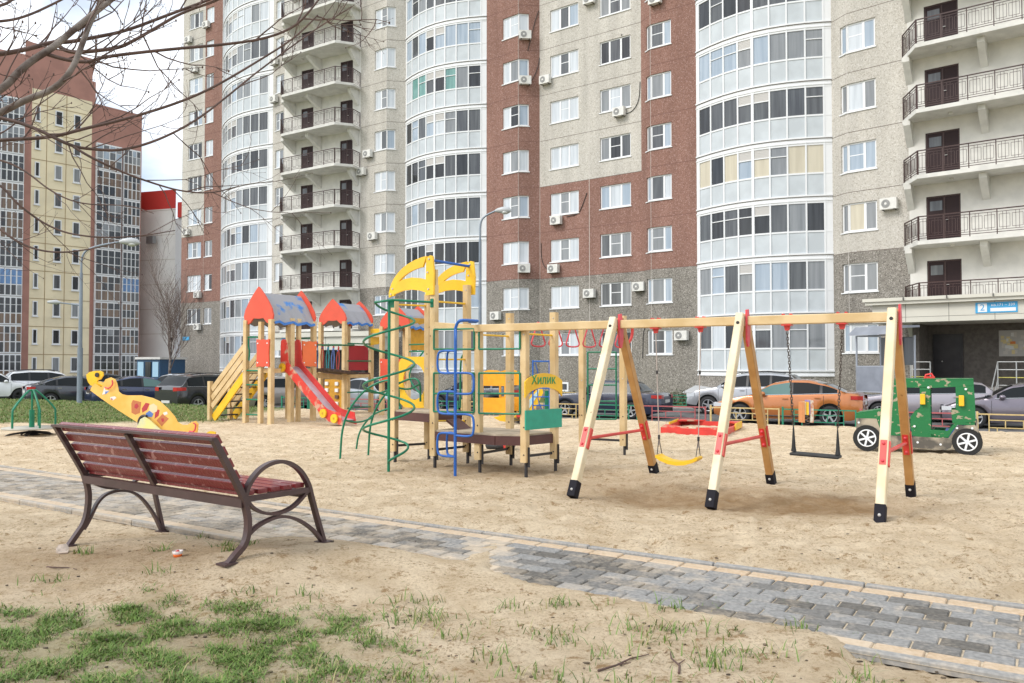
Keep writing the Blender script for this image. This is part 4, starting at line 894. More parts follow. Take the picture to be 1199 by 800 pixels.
# bare tree beyond the kiosk, at the corner of the brick block
PALET = mat('pale_twig', (.20, .15, .125), .9)
def bare_tree(label, base, H, seed, spread=.3, grp=None):
    rr = random.Random(seed); t = thing('tree', label, 'tree', base, grp); b = Vector(base); mb = MB(); cb = MB()
    mb.tube([b - Z * .1, b + Z * H * .2, b + Vector((.1, 0, H * .45))], [H * .014, H * .011, H * .008], BARK, 8); part(mb, 'trunk', t)
    def rec(p, d, L_, r, dep):
        P = [p]; c = d
        for i in range(4): c = (c + Vector((rr.gauss(0, .10), rr.gauss(0, .10), .07))).normalized(); P.append(P[-1] + c * L_ / 4)
        cb.tube(P, [r * (1 - .15 * i) for i in range(5)], PALET, 4, cap=False)
        if dep:
            for i in range(1, 5):
                for _ in range(2 if dep > 1 else 1):
                    a = rr.uniform(0, 6.28); rec(P[i], (c + Vector((math.cos(a), math.sin(a), rr.uniform(.1, .6))) * rr.uniform(.5, .9)).normalized(), L_ * rr.uniform(.45, .65), r * .5, dep - 1)
    for i in range(7):
        a = rr.uniform(0, 6.28); rec(b + Z * H * rr.uniform(.12, .45), Vector((math.cos(a) * spread, math.sin(a) * spread, rr.uniform(.7, 1))).normalized(), H * rr.uniform(.35, .52), H * .0042, 3)
    part(cb, 'crown', t)
bare_tree('bare slender tree by the grey corner of the brick block, behind the parked cars', GY(199, 62) * 1, 9.0, 3)
# ================================================================ SWING SET
def zat(px, py, Y): return D(px, py, Y).z
def rock(o): return o
SO = Vector((2.60, 9.12, 0))                      # ground point under the middle A-frame's apex
_c = [(G(670, 580) + G(767, 555)) / 2, (G(832, 593) + G(904, 567)) / 2, (G(1030, 612) + G(1067, 580)) / 2]
SO = _c[1].copy(); SO.z = 0; BB = (_c[2] - _c[0]); BB.z = 0; BAY = BB.length / 2; BB.normalize(); AA = Vector((-BB.y, BB.x, 0))
HB = 1.45 + (426 - 376) / F * SO.y                # beam centre height
sw = thing('swing_set', 'pine swing set of three splayed frames under one long beam, on the sand', 'swing set', SO)
bw, bh = .10, .10
mb = MB(); b0, b1 = SO - BB * (BAY + 2.07) + Z * HB, SO + BB * (BAY + .06) + Z * HB
j = SO - BB * (BAY - .07) + Z * HB
mb.bar(b0, j, bw, bh, WOOD, bev=.008); mb.bar(j + BB * .003, SO - BB * .04 + Z * HB, bw, bh, WOOD, bev=.008); mb.bar(SO + BB * (-.037) + Z * HB, b1, bw, bh, WOOD, bev=.008)
part(mb, 'beam', sw)
FOOTB = mat('black_steel_shoe', (.012, .011, .016), .7, spec=.2)
for i, (ff, fr) in enumerate(((G(670, 580), G(767, 555)), (G(832, 593), G(904, 567)), (G(1030, 612), G(1067, 580)))):
    top = SO + BB * (BAY * (i - 1)) + Z * (HB + .04)
    for foot, wm, sgn in ((ff, WOODP, -1), (fr, WOODD, 1)):  # front legs in the lit pine, rear legs in the shaded copy
        ft = Vector((foot.x, foot.y, -.02)); tp = top + AA * sgn * .085 + (BB * (.0)) ; d = (tp - ft).normalized()
        tp = tp + d * .03
        leg = MB(); leg.bar(ft + d * .17, tp, .105, .085, wm, up=BB, bev=.008)
        lo = part(leg, 'leg', sw)
        sh = MB(); sh.bar(ft, ft + d * .18, .112, .095, FOOTB, up=BB, bev=.004); sh.ball(ft + d * .10 - AA * .06 * (1), .016, LOUV, 8); part(sh, 'metal_shoe', lo)
        bt = MB(); q = tp - d * .10 - AA * .055; bt.cyl(q, q - AA * .012, .018, BLACKM, 10); part(bt, 'bolt', lo)
        # red clamp plate
        zc = .60; k = (zc - ft.z) / d.z; c = ft + d * (k + .0)
        pl = MB(); side = AA * -1 if sgn < 0 else AA * -1
        n_ = d.cross(BB).normalized(); n_ = n_ if n_.dot(-AA) > 0 else -n_
        pl.bx(c + n_ * .052, (.058, .012, .24), REDP, X=BB, Y=n_ * -1, Zv=d); 
        for s_ in (-1, 1): pl.ball(c + n_ * .06 + d * .085 * s_, .017, REDPK, 8)
        pl.bx(c + BB * .048, (.012, .06, .24), REDP, X=BB, Y=n_, Zv=d)
        part(pl, 'clamp_plate', sw)
    za = .60
    pa = Vector((ff.x, ff.y, 0)); pb2 = Vector((fr.x, fr.y, 0)); f_ = .60 / HB
    A0 = pa + (top - pa) * f_; B0 = pb2 + (top - pb2) * f_; A0.z = B0.z = za; cb = MB(); cb.cyl(A0, B0, .019, REDP, 10); part(cb, 'crossbar', sw)
    sp_ = MB(); q = top + BB * .062 - Z * .02; sp_.prism([(-.05, .10), (.02, .11), (.07, -.05), (.065, -.22), (.03, -.30), (-.01, -.31), (-.045, -.25), (-.05, -.05)], q - AA * .02, AA, Z, .02, REDPK); part(sp_, 'gusset_plate', sw)
# hangers and swings
def swing_pos(px): k = (px - 599.5) / F; d = BB; P = SO; t_ = (k * P.y - P.x) / (d.x - k * d.y); return SO + BB * t_
def hanger(px):
    c = swing_pos(px) + Z * (HB - .05); mb = MB(); mb.bx(c - Z * .008, (.10, .12, .012), REDP, X=BB, Y=AA); mb.prism([(-.035, 0), (.035, 0), (.02, -.055), (-.02, -.055)], c - Z * .01, BB, Z, .03, REDP); mb.tube([c - Z * .06 + (BB * math.cos(a) + Z * math.sin(a)) * .016 for a in [i * .628 for i in range(10)]], .004, LOUV, 6, closed=True)
    for s_ in (-1, 1):
        for q in (-1, 1): mb.ball(c + Z * .105 + BB * .04 * s_ + AA * .03 * q, .013, REDP, 8)
    part(mb, 'hanger', sw); return c - Z * .075
ROPE = mat('grey_rope', (.45, .38, .34), .8); CHAIN = mat('steel_chain', (.09, .075, .065), .45, metal=.6)
h1, h2 = hanger(768), hanger(820.5)
seatc = (h1 + h2) / 2; seatc.z = zat(793, 540, seatc.y)
t1 = thing('swing', 'curved yellow plastic swing seat on two thin ropes', 'swing', seatc - Z * .03)
mb = MB(); prof = [(-.26, .055), (-.24, .07), (-.20, .045), (-.1, .01), (0, 0), (.1, .01), (.20, .045), (.24, .07), (.26, .055), (.25, .03), (.2, .0), (.1, -.035), (0, -.045), (-.1, -.035), (-.2, .0), (-.25, .03)]
mb.prism(prof, seatc, BB, Z, .17, YELP); part(mb, 'seat', t1, bevel=.008)
for h_, s_ in ((h1, -1), (h2, 1)):
    e = seatc + BB * .235 * s_ + Z * .07; mb = MB(); m1 = h_ + (e - h_) * .32; mb.tube([h_, m1, m1 + (e - m1) * .9], .006, ROPE, 6); mb.cyl(m1 - Z * .02, m1 + Z * .02, .013, BLACKM, 8); q = h_ + (e - h_) * .86; mb.cyl(q + Z * .025, q - Z * .025, .014, BLACKM, 8); 
    mb.tube([q, e + AA * .07], .005, BLACKM, 5); mb.tube([q, e - AA * .07], .005, BLACKM, 5); part(mb, 'rope', t1)
h3, h4 = hanger(922), hanger(986.5)
seatc = (h3 + h4) / 2; seatc.z = zat(955, 533, seatc.y); RUB = mat('black_rubber', (.018, .018, .018), .6, var=.3, scale=10)
t2 = thing('swing', 'flat black rubber swing seat on two steel chains', 'swing', seatc - Z * .02)
tilt = (BB - Z * .03).normalized()
mb = MB(); mb.bx(seatc, (.50, .19, .03), RUB, X=tilt, Y=AA, Zv=tilt.cross(AA)); part(mb, 'seat', t2, bevel=.012)
for h_, s_ in ((h3, -1), (h4, 1)):
    e = seatc + tilt * .225 * s_ + Z * .02; apex = e + Z * .26; mb = MB()
    mb.tube([e, e + Z * .05, apex], [.030, .022, .008], RUB, 8); part(mb, 'rubber_boot', t2)
    mb = MB(); d = (h_ - apex); n = int(d.length / .032)
    for i in range(n):
        c = apex + d * ((i + .5) / n); s1 = BB if i % 2 else AA; mb.tube([c + s1 * (.011 * math.cos(a)) + Z * (.023 * math.sin(a)) for a in [q * .785 for q in range(8)]], .0042, CHAIN, 4, closed=True)
    part(mb, 'chain', t2)

# ================================================================ CLIMBING FRAME
cf = thing('jungle_gym', 'wooden climbing frame with a green spiral pole, blue ladder, yellow arches and red monkey rings', 'climbing frame', G(560, 540))
BR = mat('brown_ply_edge', (.085, .032, .028), .5, var=.1, scale=5); DECK = mat('worn_ply_deck', (.40, .33, .24), .8, var=.18, scale=5)
HG = Vector((0, 0, 1.45))
def P0(px, py): p = G(px, py); return Vector((p.x, p.y, 0))
posts = {}
def post(name, px, py, topy, feet=True, zb=.16, wd=.095, par=cf, fr=None):
    p = P0(px, py); zt = zat(px, topy, p.y); mb = MB(); X = E; mb.bar(p + Z * zb, p + Z * zt, wd, wd, WOOD, up=E, bev=.008); o = part(mb, 'post', par); posts[name] = (p, zt)
    if feet:
        f = MB(); f.bar(p + E * .052 + Z * .1, p + E * .052 + Z * .36, .01, .05, BLACKM, up=E); f.bar(p - Z * .06 + E * .02, p + Z * .17 + E * .02, .04, .028, BLACKM, up=E); part(f, 'metal_foot', o)
    bt = MB()
    for z in (zb + .1, zt - .08, zt * .55, .62): bt.ball(p - A * .049 + Z * z + E * .015, .011, BLACKM if z < 1 else LOUV, 6)
    part(bt, 'bolt', o); return o
for nm, a in dict(P1=(461.5, 541, 350), P2=(508, 547, 334), P2a=(501, 538, 345), P3=(546.5, 542, 334), P4=(560.5, 552, 385), P5=(597, 545, 367), P6=(614.5, 556, 385), P7=(649, 551, 366)).items(): post(nm, *a)
# tall front post carries the yellow arch
p, zt = posts['P2']; mb = MB(); mb.bar(p + Z * zt, p + Z * zat(508, 316, p.y), .05, .095, WOOD, up=E); part(mb, 'post', cf)
for nm, a in dict(P8=(682, 531, 376), P9=(730, 534, 370)).items(): post(nm, *a)
def pp(n, z=0): return posts[n][0] + Z * z
# horizontal brace bars at the feet
for a, b in (('P1', 'P2a'), ('P2', 'P3'), ('P6', 'P7'), ('P8', 'P9'), ('P4', 'P5')):
    mb = MB(); mb.bar(pp(a, .24), pp(b, .24), .012, .035, BLACKM); part(mb, 'brace', cf)
# decks
def deck(names, z, inset=.0, front=()):
    pts = [(pp(n).x, pp(n).y) if isinstance(n, str) else n for n in names]
    mb = MB(); mb.prism(pts, (0, 0, z - .012), (1, 0, 0), (0, 1, 0), .024, DECK); o = part(mb, 'deck', cf)
    e = MB()
    for i in range(len(pts)):
        a = Vector((*pts[i], z - .085)); b = Vector((*pts[(i + 1) % len(pts)], z - .085)); e.bar(a, b, .035, .12, BR)
    part(e, 'edge_board', o)
LZ, HZ = .525, .77
off = -A * .0
v2 = lambda v: (v.x, v.y)
deck([v2(pp('P2') + E * .05 - A * .02), v2(pp('P4') - A * .06), v2(pp('P4') * .5 + pp('P6') * .5 - A * .14), v2(pp('P6') - A * .02 - E * .02), v2(pp('P7') + E * .0), v2(pp('P5') + A * .02), v2(pp('P3') + A * .02)], LZ)
deck([v2(pp('P1') - A * .02), v2(pp('P2') - A * .02 - E * .05), v2(pp('P3') - E * .1), v2(pp('P2a') + A * .02), v2(pp('P1') + A * .62 - E * .05)], HZ)
# yellow quarter arches on top
def quarter(a, b, za, zt, label=None):
    """yellow arch panel from low end a to tall end b"""
    d = (b - a); Ln = d.length; d.normalize(); H_ = zt - za; mb = MB(); th = .03
    out = [(0, 0)] + [(Ln * (1 - math.cos(rad(q))), H_ * math.sin(rad(q))) for q in range(6, 84, 6)] + [(Ln * .93, H_), (Ln * 1.02, H_ * .97), (Ln + .05, H_ * .5), (Ln + .06, -.02), (Ln * .93, -.03)]
    inn = [(Ln * x, H_ * y) for x, y in ((.86, .05), (.7, .10), (.5, .12), (.3, .08), (.12, -.02))]
    # outer rim, spoke and lower rim as separate bands so the openings are real
    def band(o1, o2): mb.prism(o1 + o2[::-1], a + Z * za, d, Z, th, YELP)
    aa = [q for q in range(0, 91, 7)]; ro = [(Ln * (1 - math.cos(rad(q))) * 1.0, H_ * math.sin(rad(q))) for q in aa]; ri = [(.10 + (Ln - .22) * (1 - math.cos(rad(q))) + .02, .0 + (H_ - .15) * math.sin(rad(q))) for q in aa]
    band(ro, ri)
    mb.prism([(Ln - .12, -.03), (Ln + .05, -.03), (Ln + .06, H_ * .5), (Ln + .03, H_ * .97), (Ln - .02, H_), (Ln - .1, H_ - .03)], a + Z * za, d, Z, th * .98, YELP)
    lo = [(Ln * x, H_ * y - .02) for x, y in ((0, .0), (.15, .09), (.35, .16), (.55, .17), (.75, .12), (.95, .02))]; up_ = [(Ln * x, H_ * y) for x, y in ((.0, .12), (.12, .30), (.33, .43), (.55, .46), (.75, .42), (.97, .32))]
    mb.prism(lo + up_[::-1], a + Z * za, d, Z, th * .96, YELP)
    n = d.cross(Z).normalized(); n = n if n.dot(-A) > 0 else -n
    for x, y in ((.06, .05), (.95, .1), (.96, .9), (.93, .55), (.10, .2)): mb.cyl(a + Z * (za + H_ * y) + d * (Ln * x) + n * .014, a + Z * (za + H_ * y) + d * (Ln * x) + n * .028, .014, LOUV, 8)
    part(mb, 'arch_panel', cf, bevel=.004)
p1, p2 = pp('P1') - A * .06, pp('P2') - A * .06
quarter(p1 - E * .05, p2 + E * .0, zat(461, 347, p1.y), zat(508, 299, p2.y))
p3 = pp('P2a') + A * .06; p4 = pp('P3') + A * .06
quarter(p3 + E * .02, p4 + E * .05, zat(516, 346, p3.y), zat(550, 306, p4.y))
def rod(name, a, b, r, m_): mb = MB(); mb.cyl(a, b, r, m_, 10); return part(mb, name, cf)
rod('top_bar', p2 + Z * zat(512, 305, p2.y), p4 + Z * zat(548, 312, p4.y), .02, BLUEP)
for z in (2.33,): rod('rung', pp('P1', z), pp('P2a', z), .014, YELP); rod('rung', pp('P2', z), pp('P3', z), .014, YELP)
rod('rung', pp('P5', zat(597, 394, pp('P5').y)), pp('P4', zat(566, 392, pp('P4').y)), .013, YELP); rod('rung', pp('P6', zat(616, 391, pp('P6').y)), pp('P7', zat(646, 393, pp('P7').y)), .013, YELP)
for yy in (493, 421): rod('rung', pp('P2', zat(512, yy, pp('P2').y)), pp('P3', zat(546, yy, pp('P3').y)), .013, YELP)
# wooden top rail from the tower to the swing beam
mb = MB(); a = pp('P2', zat(512, 381, pp('P2').y)); mb.bar(a, b0 + BB * .02, .09, .09, WOOD, bev=.006); part(mb, 'top_rail', cf)
# green rail frames
def frame_rect(a, b, ys, name='guard_rail', corner=False, r=.013, m_=None):
    pa_, pb_ = pp(a) - A * .055, pp(b) - A * .055; d = (pb_ - pa_).normalized(); pa_ = pa_ + d * .04; pb_ = pb_ - d * .04; mb = MB()
    xa = (pa_.x / pa_.y) * F + 599.5; xb = (pb_.x / pb_.y) * F + 599.5
    for yl, yr in ys: mb.cyl(pa_ + Z * zat(xa, yl, pa_.y), pb_ + Z * zat(xb, yr, pb_.y), r, m_ or GREENP, 8)
    for q, x, k in ((pa_, xa, 0), (pb_, xb, 1)): mb.cyl(q + Z * zat(x, ys[0][k], q.y), q + Z * zat(x, ys[-1][k], q.y), r, m_ or GREENP, 8)
    return part(mb, name, cf)
frame_rect('P4', 'P6', [(437, 437), (461, 461), (484, 485)]); frame_rect('P4', 'P6', [(385, 384), (409, 408.5)]); frame_rect('P2', 'P4', [(386, 385), (409, 409)]); frame_rect('P2', 'P4', [(437, 437), (461, 461), (482, 483)])
mb = MB(); q = pp('P5') * .5 + pp('P6') * .5; y5 = (pp('P6') - E * .12 + A * .25); mb.tube(smooth([y5 + Z * (LZ - .0) - E * .03, y5 + Z * .8 + E * .02, y5 + Z * 1.2 + E * .02, y5 + Z * 1.33 - E * .05, y5 + Z * 1.34 - E * .15], 3), .014, GREENP, 8); part(mb, 'hand_loop', cf)
q = pp('P3') - E * .12; mb = MB(); mb.tube(smooth([q + Z * .8, q + Z * 1.5, q + Z * 1.6 + E * .06, q + Z * 1.60 + E * .12], 3), .014, GREENP, 8); part(mb, 'hand_loop', cf)
# yellow arched board with green scrawl, and green board
a, b = pp('P6') + E * .062 - A * .05, pp('P7') + E * .062 + A * .05; d = (b - a).normalized(); Ln = (b - a).length
za = zat(616, 466, a.y); zt = zat(616, 447, a.y)
Hh = zat(634, 437, (a.y + b.y) / 2) - za
mb = MB(); o1 = [(-.04 + (Ln + .08) * t_, (zt - za) + (Hh - (zt - za)) * math.sin(math.pi * t_) ** .7) for t_ in [i / 12 for i in range(13)]]; o2 = [(-.04 + (Ln + .08) * t_, max(0, .13 * math.sin(math.pi * t_) ** .6)) for t_ in [i / 12 for i in range(13)]]
mb.prism(o1 + o2[::-1], a + Z * za, d, Z, .02, YELP); o = part(mb, 'arched_board', cf)
nb_ = d.cross(Z).normalized(); nb_ = nb_ if nb_.dot(Vector((0, -1, 0))) > 0 else -nb_
text('Хилик', a + d * Ln * .48 + nb_ * .013 + Z * (za + .225), d, Z, .17, mat('green_scrawl', (.03, .33, .12), .6), 'scrawl', o)
mb = MB(); mb.bx(a + d * Ln * .5 + Z * zat(634, 491, a.y + .2), (Ln + .06, .02, zat(617, 480, a.y) - zat(617, 503, a.y)), mat('mint_green_panel', (.02, .33, .22), .4, var=.06), X=d, Y=Vector((-d.y, d.x, 0))); part(mb, 'guard_panel', cf)
# yellow panel with a round opening
a, b = pp('P1') + A * .02, pp('P2a') + A * .1; a = pp('P2a') - E * .60 + A * .06; b = pp('P2a') - E * .04 + A * .06; d = (b - a).normalized(); Ln = (b - a).length
zc0, zc1 = HZ, zat(482, 419, a.y); mb = MB(); cx, cz, rr_ = Ln * .5, (zc1 - zc0) * .52, Ln * .40
K = 28; oo = []; ii = []
for i in range(K + 1):
    t_ = rad(-90 + 360 * i / K); ii.append((cx + rr_ * math.cos(t_), cz + rr_ * 1.25 * math.sin(t_)))
    c_, s_ = math.cos(t_), math.sin(t_); x = cx + (Ln * .5 + .04) * max(-1, min(1, c_ * 1.35)); z = cz + (zc1 - zc0) * .5 * max(-1.04, min(1, s_ * 1.15)); oo.append((x, z))
for i in range(K): mb.prism([oo[i], oo[i + 1], ii[i + 1], ii[i]], a + Z * zc0, d, Z, .02, YELP)
part(mb, 'round_window_panel', cf)
# green spiral
sb = P0(455, 551); zt = zat(455, 352, sb.y); mb = MB(); mb.cyl(sb - Z * .05, sb + Z * zt, .02, GREENP, 10); part(mb, 'pole', cf)
mb = MB(); pts = []; T = 3.72; z0_ = .10; z1_ = zt - .02; rr_ = .345
for i in range(150):
    t_ = i / 149; r_ = rr_ * (min(1, t_ * 9)) ; a_ = rad(-60) + 2 * math.pi * T * t_
    if t_ > .9: r_ = rr_ * (1 - (t_ - .9) * 4)
    pts.append(sb + E * (r_ * math.cos(a_)) + A * (r_ * math.sin(a_)) + Z * (z0_ + (z1_ - z0_) * t_))
mb.tube(pts, .0165, GREENP, 8); mb.tube([pts[-1], sb + Z * zt + E * .1 - A * .05, pp('P2') - A * .07 + Z * zt], .0165, GREENP, 8)
part(mb, 'spiral_bar', cf)
mb = MB(); mb.bx(pp('P2') - A * .055 + Z * (zt - .01), (.05, .012, .12), GREENP, X=E, Y=A); part(mb, 'clamp_plate', cf); mb = MB(); mb.bx(sb + Z * (zt - .05) + E * .04, (.09, .012, .1), GREENP, X=E, Y=A); part(mb, 'clamp_plate', cf)
# arched green climber on the left
ends = [P0(398, 538), P0(431, 533)]; tgt = [pp('P1', HZ + .05) + A * .1, pp('P2a', HZ + .1) - E * .15]
cl = []
for e_, t_ in zip(ends, tgt):
    mid1 = e_ + Z * .55 + (t_ - e_) * .04; mid2 = e_ + (t_ - e_) * .35 + Z * (1.02 - (t_ - e_).z * .35); mid3 = e_ + (t_ - e_) * .75 + Z * (1.22 - (t_ - e_).z * .75); P = smooth([e_ - Z * .05, mid1, mid2, mid3, t_ + Z * .35, t_], 3)
    mb = MB(); mb.tube(P, .0165, GREENP, 8); part(mb, 'arched_rail', cf); cl.append(P)
for k in (.06, .26, .46, .62, .8):
    i = int(k * (len(cl[0]) - 1)); a, b = cl[0][i], cl[1][i]; mb = MB(); mid = (a + b) / 2 - Z * .06; mb.tube(smooth([a, mid, b], 2), .0145, GREENP, 8); part(mb, 'rung', cf)
for px, y0_ in ((417, 525), (455, 470)):
    pass
mb = MB(); a = P0(417, 526); mb.tube(smooth([a - Z * .02, a + Z * .3 + E * .06, a + Z * .6 + E * .35, a + Z * .72 + E * .75], 3), .0155, GREENP, 8); part(mb, 'arched_rail', cf)
q = P0(481, 520); mb = MB(); mb.tube(smooth([q + Z * zat(500, 463, q.y) + E * .25, q + Z * 1.15 - E * .05, q + Z * 1.35 - E * .02, q + Z * 1.68 + E * .3], 3), .0155, GREENP, 8); part(mb, 'arched_rail', cf)
# blue serpentine ladder
bb_ = P0(533, 555); mb = MB(); bz = zat(533, 383, bb_.y); q = bb_ + Z * bz; up_ = [bb_ - Z * .05, bb_ + Z * bz * .9, q - Z * .02, q + Z * .06 + E * .03, q + Z * .09 + E * .10, pp('P4') - A * .03 + Z * (bz + .09)]
mb.tube([up_[0], up_[1]] + smooth(up_[2:], 3), .021, BLUEP, 10); part(mb, 'pole', cf)
mb = MB(); mb.cyl(pp('P4') - A * .06 + Z * (bz + .085), pp('P4') - A * .06 - E * .12 + Z * (bz + .09), .026, BLUEP, 10); part(mb, 'clamp', cf)
for k in range(5):
    s_ = -1 if k % 2 == 0 else 1; yt = (411, 437, 459, 485, 508)[k]; yb_ = (437, 461, 485, 510, 535)[k]; z_t, z_b = zat(533, yt, bb_.y), zat(533, yb_, bb_.y); wd = .30
    for off_, m1 in ((A * .0, 1), (A * .26, .8)):
        if k % 2 == 1 and m1 < 1: continue
        mb = MB(); o = bb_ + off_ * .5; ex = E * (s_ * wd * m1) + off_ * .5
        mb.tube(smooth([bb_ + Z * z_t, bb_ + ex * .75 + Z * (z_t + .005), bb_ + ex + Z * (z_t - .03), bb_ + ex + Z * (z_b + .03), bb_ + ex * .75 + Z * (z_b - .005), bb_ + Z * z_b], 3), .0155, BLUEP, 8); part(mb, 'step_loop', cf)
# monkey rings between the tower and the two rear posts
ma, mb_e = pp('P5') * .5 + pp('P7') * .5, pp('P8') * .3 + pp('P9') * .7
zr = zat(700, 384, 13.0); a1, a2 = Vector((pp('P6').x + .1, pp('P6').y + .35, zr + .02)), None
st_, en_ = pp('P7') + E * .02 + Z * zr, D(738, 384, 12.2); st_ = Vector((st_.x - .3, st_.y + .15, zr)); en_ = Vector((en_.x, en_.y, zr))
dirm = (en_ - st_); lm = dirm.length; dirm.normalize(); sdm = Vector((-dirm.y, dirm.x, 0))
mb = MB(); mb.cyl(st_ + dirm * lm * .4, en_, .02, REDPK, 8); mb.tube(smooth([en_ - dirm * .02, en_ + dirm * .05 - Z * .03, en_ + dirm * .02 - Z * .22, en_ - dirm * .14 - Z * .34], 3), .022, REDP, 8); part(mb, 'ring_rail', cf)
for i in range(6):
    c = st_ + dirm * (lm * (.05 + .17 * i)); mb = MB(); w_ = .10; mb.tube(smooth([c - dirm * .015, c - dirm * w_ * .9 - Z * .22, c - dirm * w_ * 1.2 - Z * .29, c - dirm * w_ * .8 - Z * .33, c + dirm * w_ * .8 - Z * .33, c + dirm * w_ * 1.2 - Z * .29, c + dirm * w_ * .9 - Z * .22, c + dirm * .015], 2) + [c - dirm * .015], .011, REDPK, 7); part(mb, 'monkey_ring', cf)
# wall bars between the rear posts
a, b = pp('P8'), pp('P9'); d = (b - a).normalized(); a = a + d * .1; b = b - d * .12; mb = MB()
for yy in (412.5, 432, 451, 470, 491): mb.cyl(a + Z * zat(686, yy, a.y), b + Z * zat(725, yy, b.y), .013, GREENP, 8)
for q, x in ((a, 686), (b, 725)): mb.cyl(q + Z * zat(x, 412.5, q.y), q + Z * zat(x, 491, q.y), .013, GREENP, 8)
part(mb, 'wall_bars', cf)
# slanting brown board between decks
mb = MB(); a = pp('P2', HZ - .12) + E * .1 + A * .3; mb.bar(a, a + E * .45 - Z * .28 , .3, .03, BR); part(mb, 'ramp', cf)

# ================================================================ PLAY TOWERS
pt = thing('play_tower', 'play tower with red heart gables, a red slide, yellow stairs and linked turrets', 'play tower', G(322, 494))
RST = mat('worn_blue_roof', (.33, .33, .35), .6, c2=(.06, .22, .55), scale=2.2, ramp=(.36, .42), detail=8); RWR = worn('scuffed_red_paint', (.62, .045, .03), (.55, .32, .22), 5)
def gp(px, py): p = G(px, py); return p
def tpost(p, zt, wd=.12): mb = MB(); mb.bar(Vector((p.x, p.y, p.z - .1)), Vector((p.x, p.y, zt)), wd, wd, WOOD, up=E, bev=.008); return part(mb, 'post', pt)
def heart_gable(c, W, H_, zb, x=E):
    r = W / 2; pts = [(-r * .55, -.02), (-r * .72, -.10), (-r * .95, -.06), (-r * 1.05, .12), (-r * .98, .32), (-r * .75, .58), (-r * .42, H_ * .72), (-.03, H_), (.03, H_), (r * .42, H_ * .72), (r * .75, .58), (r * .98, .32), (r * 1.05, .12), (r * .95, -.06), (r * .72, -.10), (r * .55, -.02), (r * .3, .10), (0, .14), (-r * .3, .10)]
    hf = [(0, .11), (-.35, .13), (-.58, .0), (-.80, -.05), (-.98, .04), (-1.04, .20), (-.93, .39), (-.68, .60), (-.40, .80), (-.17, .94), (0, 1.03)]; pts = [(a * r, b * H_) for a, b in hf] + [(-a * r, b * H_) for a, b in hf[1:-1]][::-1]
    mb = MB(); mb.prism(pts, c + Z * zb, x, Z, .04, ORED)
    for s_ in (-1, 1): mb.cyl(c + Z * zb + x * r * .85 * s_ - A * .02, c + Z * zb + x * r * .85 * s_ - A * .035, .03, SWH, 8)
    return part(mb, 'gable', pt, bevel=.006)
def tower_roof(c0_, W, L_, zb, H_):
    heart_gable(c0_, W, H_, zb); heart_gable(c0_ + A * L_, W, H_, zb)
    for s_ in (-1, 1):
        mb = MB(); n = 9; vs = []
        for j in range(n + 1):
            wv = .035 * math.sin(j * 2.1)
            for t_ in (0, .5, 1): vs.append(c0_ + A * (.03 + (L_ - .06) * j / n) + E * s_ * (W * .50 * t_ + .02) + Z * (zb + H_ * .80 * (1 - t_) + .05 - .06 * t_ + (wv if t_ == 1 else 0)) + Z * (.07 * math.sin(t_ * 3.14)))
        top = vs; bot = [v - Z * .03 for v in vs]; m3 = 3; N_ = len(top); fs = []
        for j in range(n):
            for q in range(2): i0 = j * 3 + q; fs += [(i0, i0 + 1, i0 + 4, i0 + 3), (N_ + i0, N_ + i0 + 3, N_ + i0 + 4, N_ + i0 + 1)]
            fs.append((j * 3 + 2, N_ + j * 3 + 2, N_ + j * 3 + 5, j * 3 + 5))
        mb.add(top + bot, fs, RST)
        # blue painted wavy lip
        for j in range(n): mb.bar(vs[j * 3 + 2] + E * s_ * .012, vs[j * 3 + 5] + E * s_ * .012, .02, .06, mat('roof_blue_edge', (.05, .20, .60), .5))
        part(mb, 'roof', pt)
g1, g3 = gp(283.5, 495), gp(321, 496)
Y1 = (g1.y + g3.y) / 2; W1 = (g3 - g1).length; c1_ = (g1 + g3) / 2; c1_.z = 0; zt1 = zat(300, 377, Y1); L1 = 1.36
gx1 = E * (W1 / 2)
for s_ in (-1, 1):
    for a_ in (0, L1): tpost(c1_ + gx1 * s_ + A * a_, zt1 + .05)
tpost(c1_ - E * (W1 * -.10) + A * .0, zt1, .11); tpost(c1_ + gx1 + A * .62, zt1 + .1, .13); tpost(c1_ + gx1 + A * .86, zt1 + .1, .10); 
tower_roof(c1_, W1 * 1.12, L1, zt1 - .02, zat(299.5, 336, Y1) - zt1)
D1 = zat(300, 432, Y1)
def tdeck(a, b, z, m_=None, th=.1):        # a,b opposite corners in (E,A) frame from c1_
    mb = MB(); o = c1_ + E * a[0] + A * a[1] + Z * (z - th); mb.box(o, E * (b[0] - a[0]), A * (b[1] - a[1]), Z * th, WOOD); mb.box(o + Z * (th), E * (b[0] - a[0]), A * (b[1] - a[1]), Z * .015, DECK); return part(mb, 'deck', pt)
tdeck((-W1 / 2, .02), (W1 / 2, L1), D1)
# red and orange guard panels
def gpanel(c, X, w_, z0, z1, m_):
    Y = Vector((-X.y, X.x, 0)); mb = MB(); h_ = z1 - z0; pts = [(-w_/2, 0), (-w_ * .2, .015), (0, -.0), (w_ * .2, .015), (w_/2, 0), (w_/2 - .02, h_ * .5), (w_/2, h_), (w_ * .2, h_ - .02), (0, h_ + .0), (-w_ * .2, h_ - .02), (-w_/2, h_), (-w_/2 + .02, h_ * .5)]
    mb.prism(pts, c + Z * z0, X, Z, .03, m_)
    for a in (-1, 1):
        for b in (.1, h_ - .1): mb.cyl(c + X * a * (w_/2 - .06) + Z * (z0 + b) - Y * .014, c + X * a * (w_/2 - .06) + Z * (z0 + b) - Y * .028, .018, SWH, 8)
    return part(mb, 'guard_panel', pt)
gpanel(c1_ + E * (W1 * .28) - A * .08, E, W1 * .50, D1 + .05, D1 + .72, ORED)
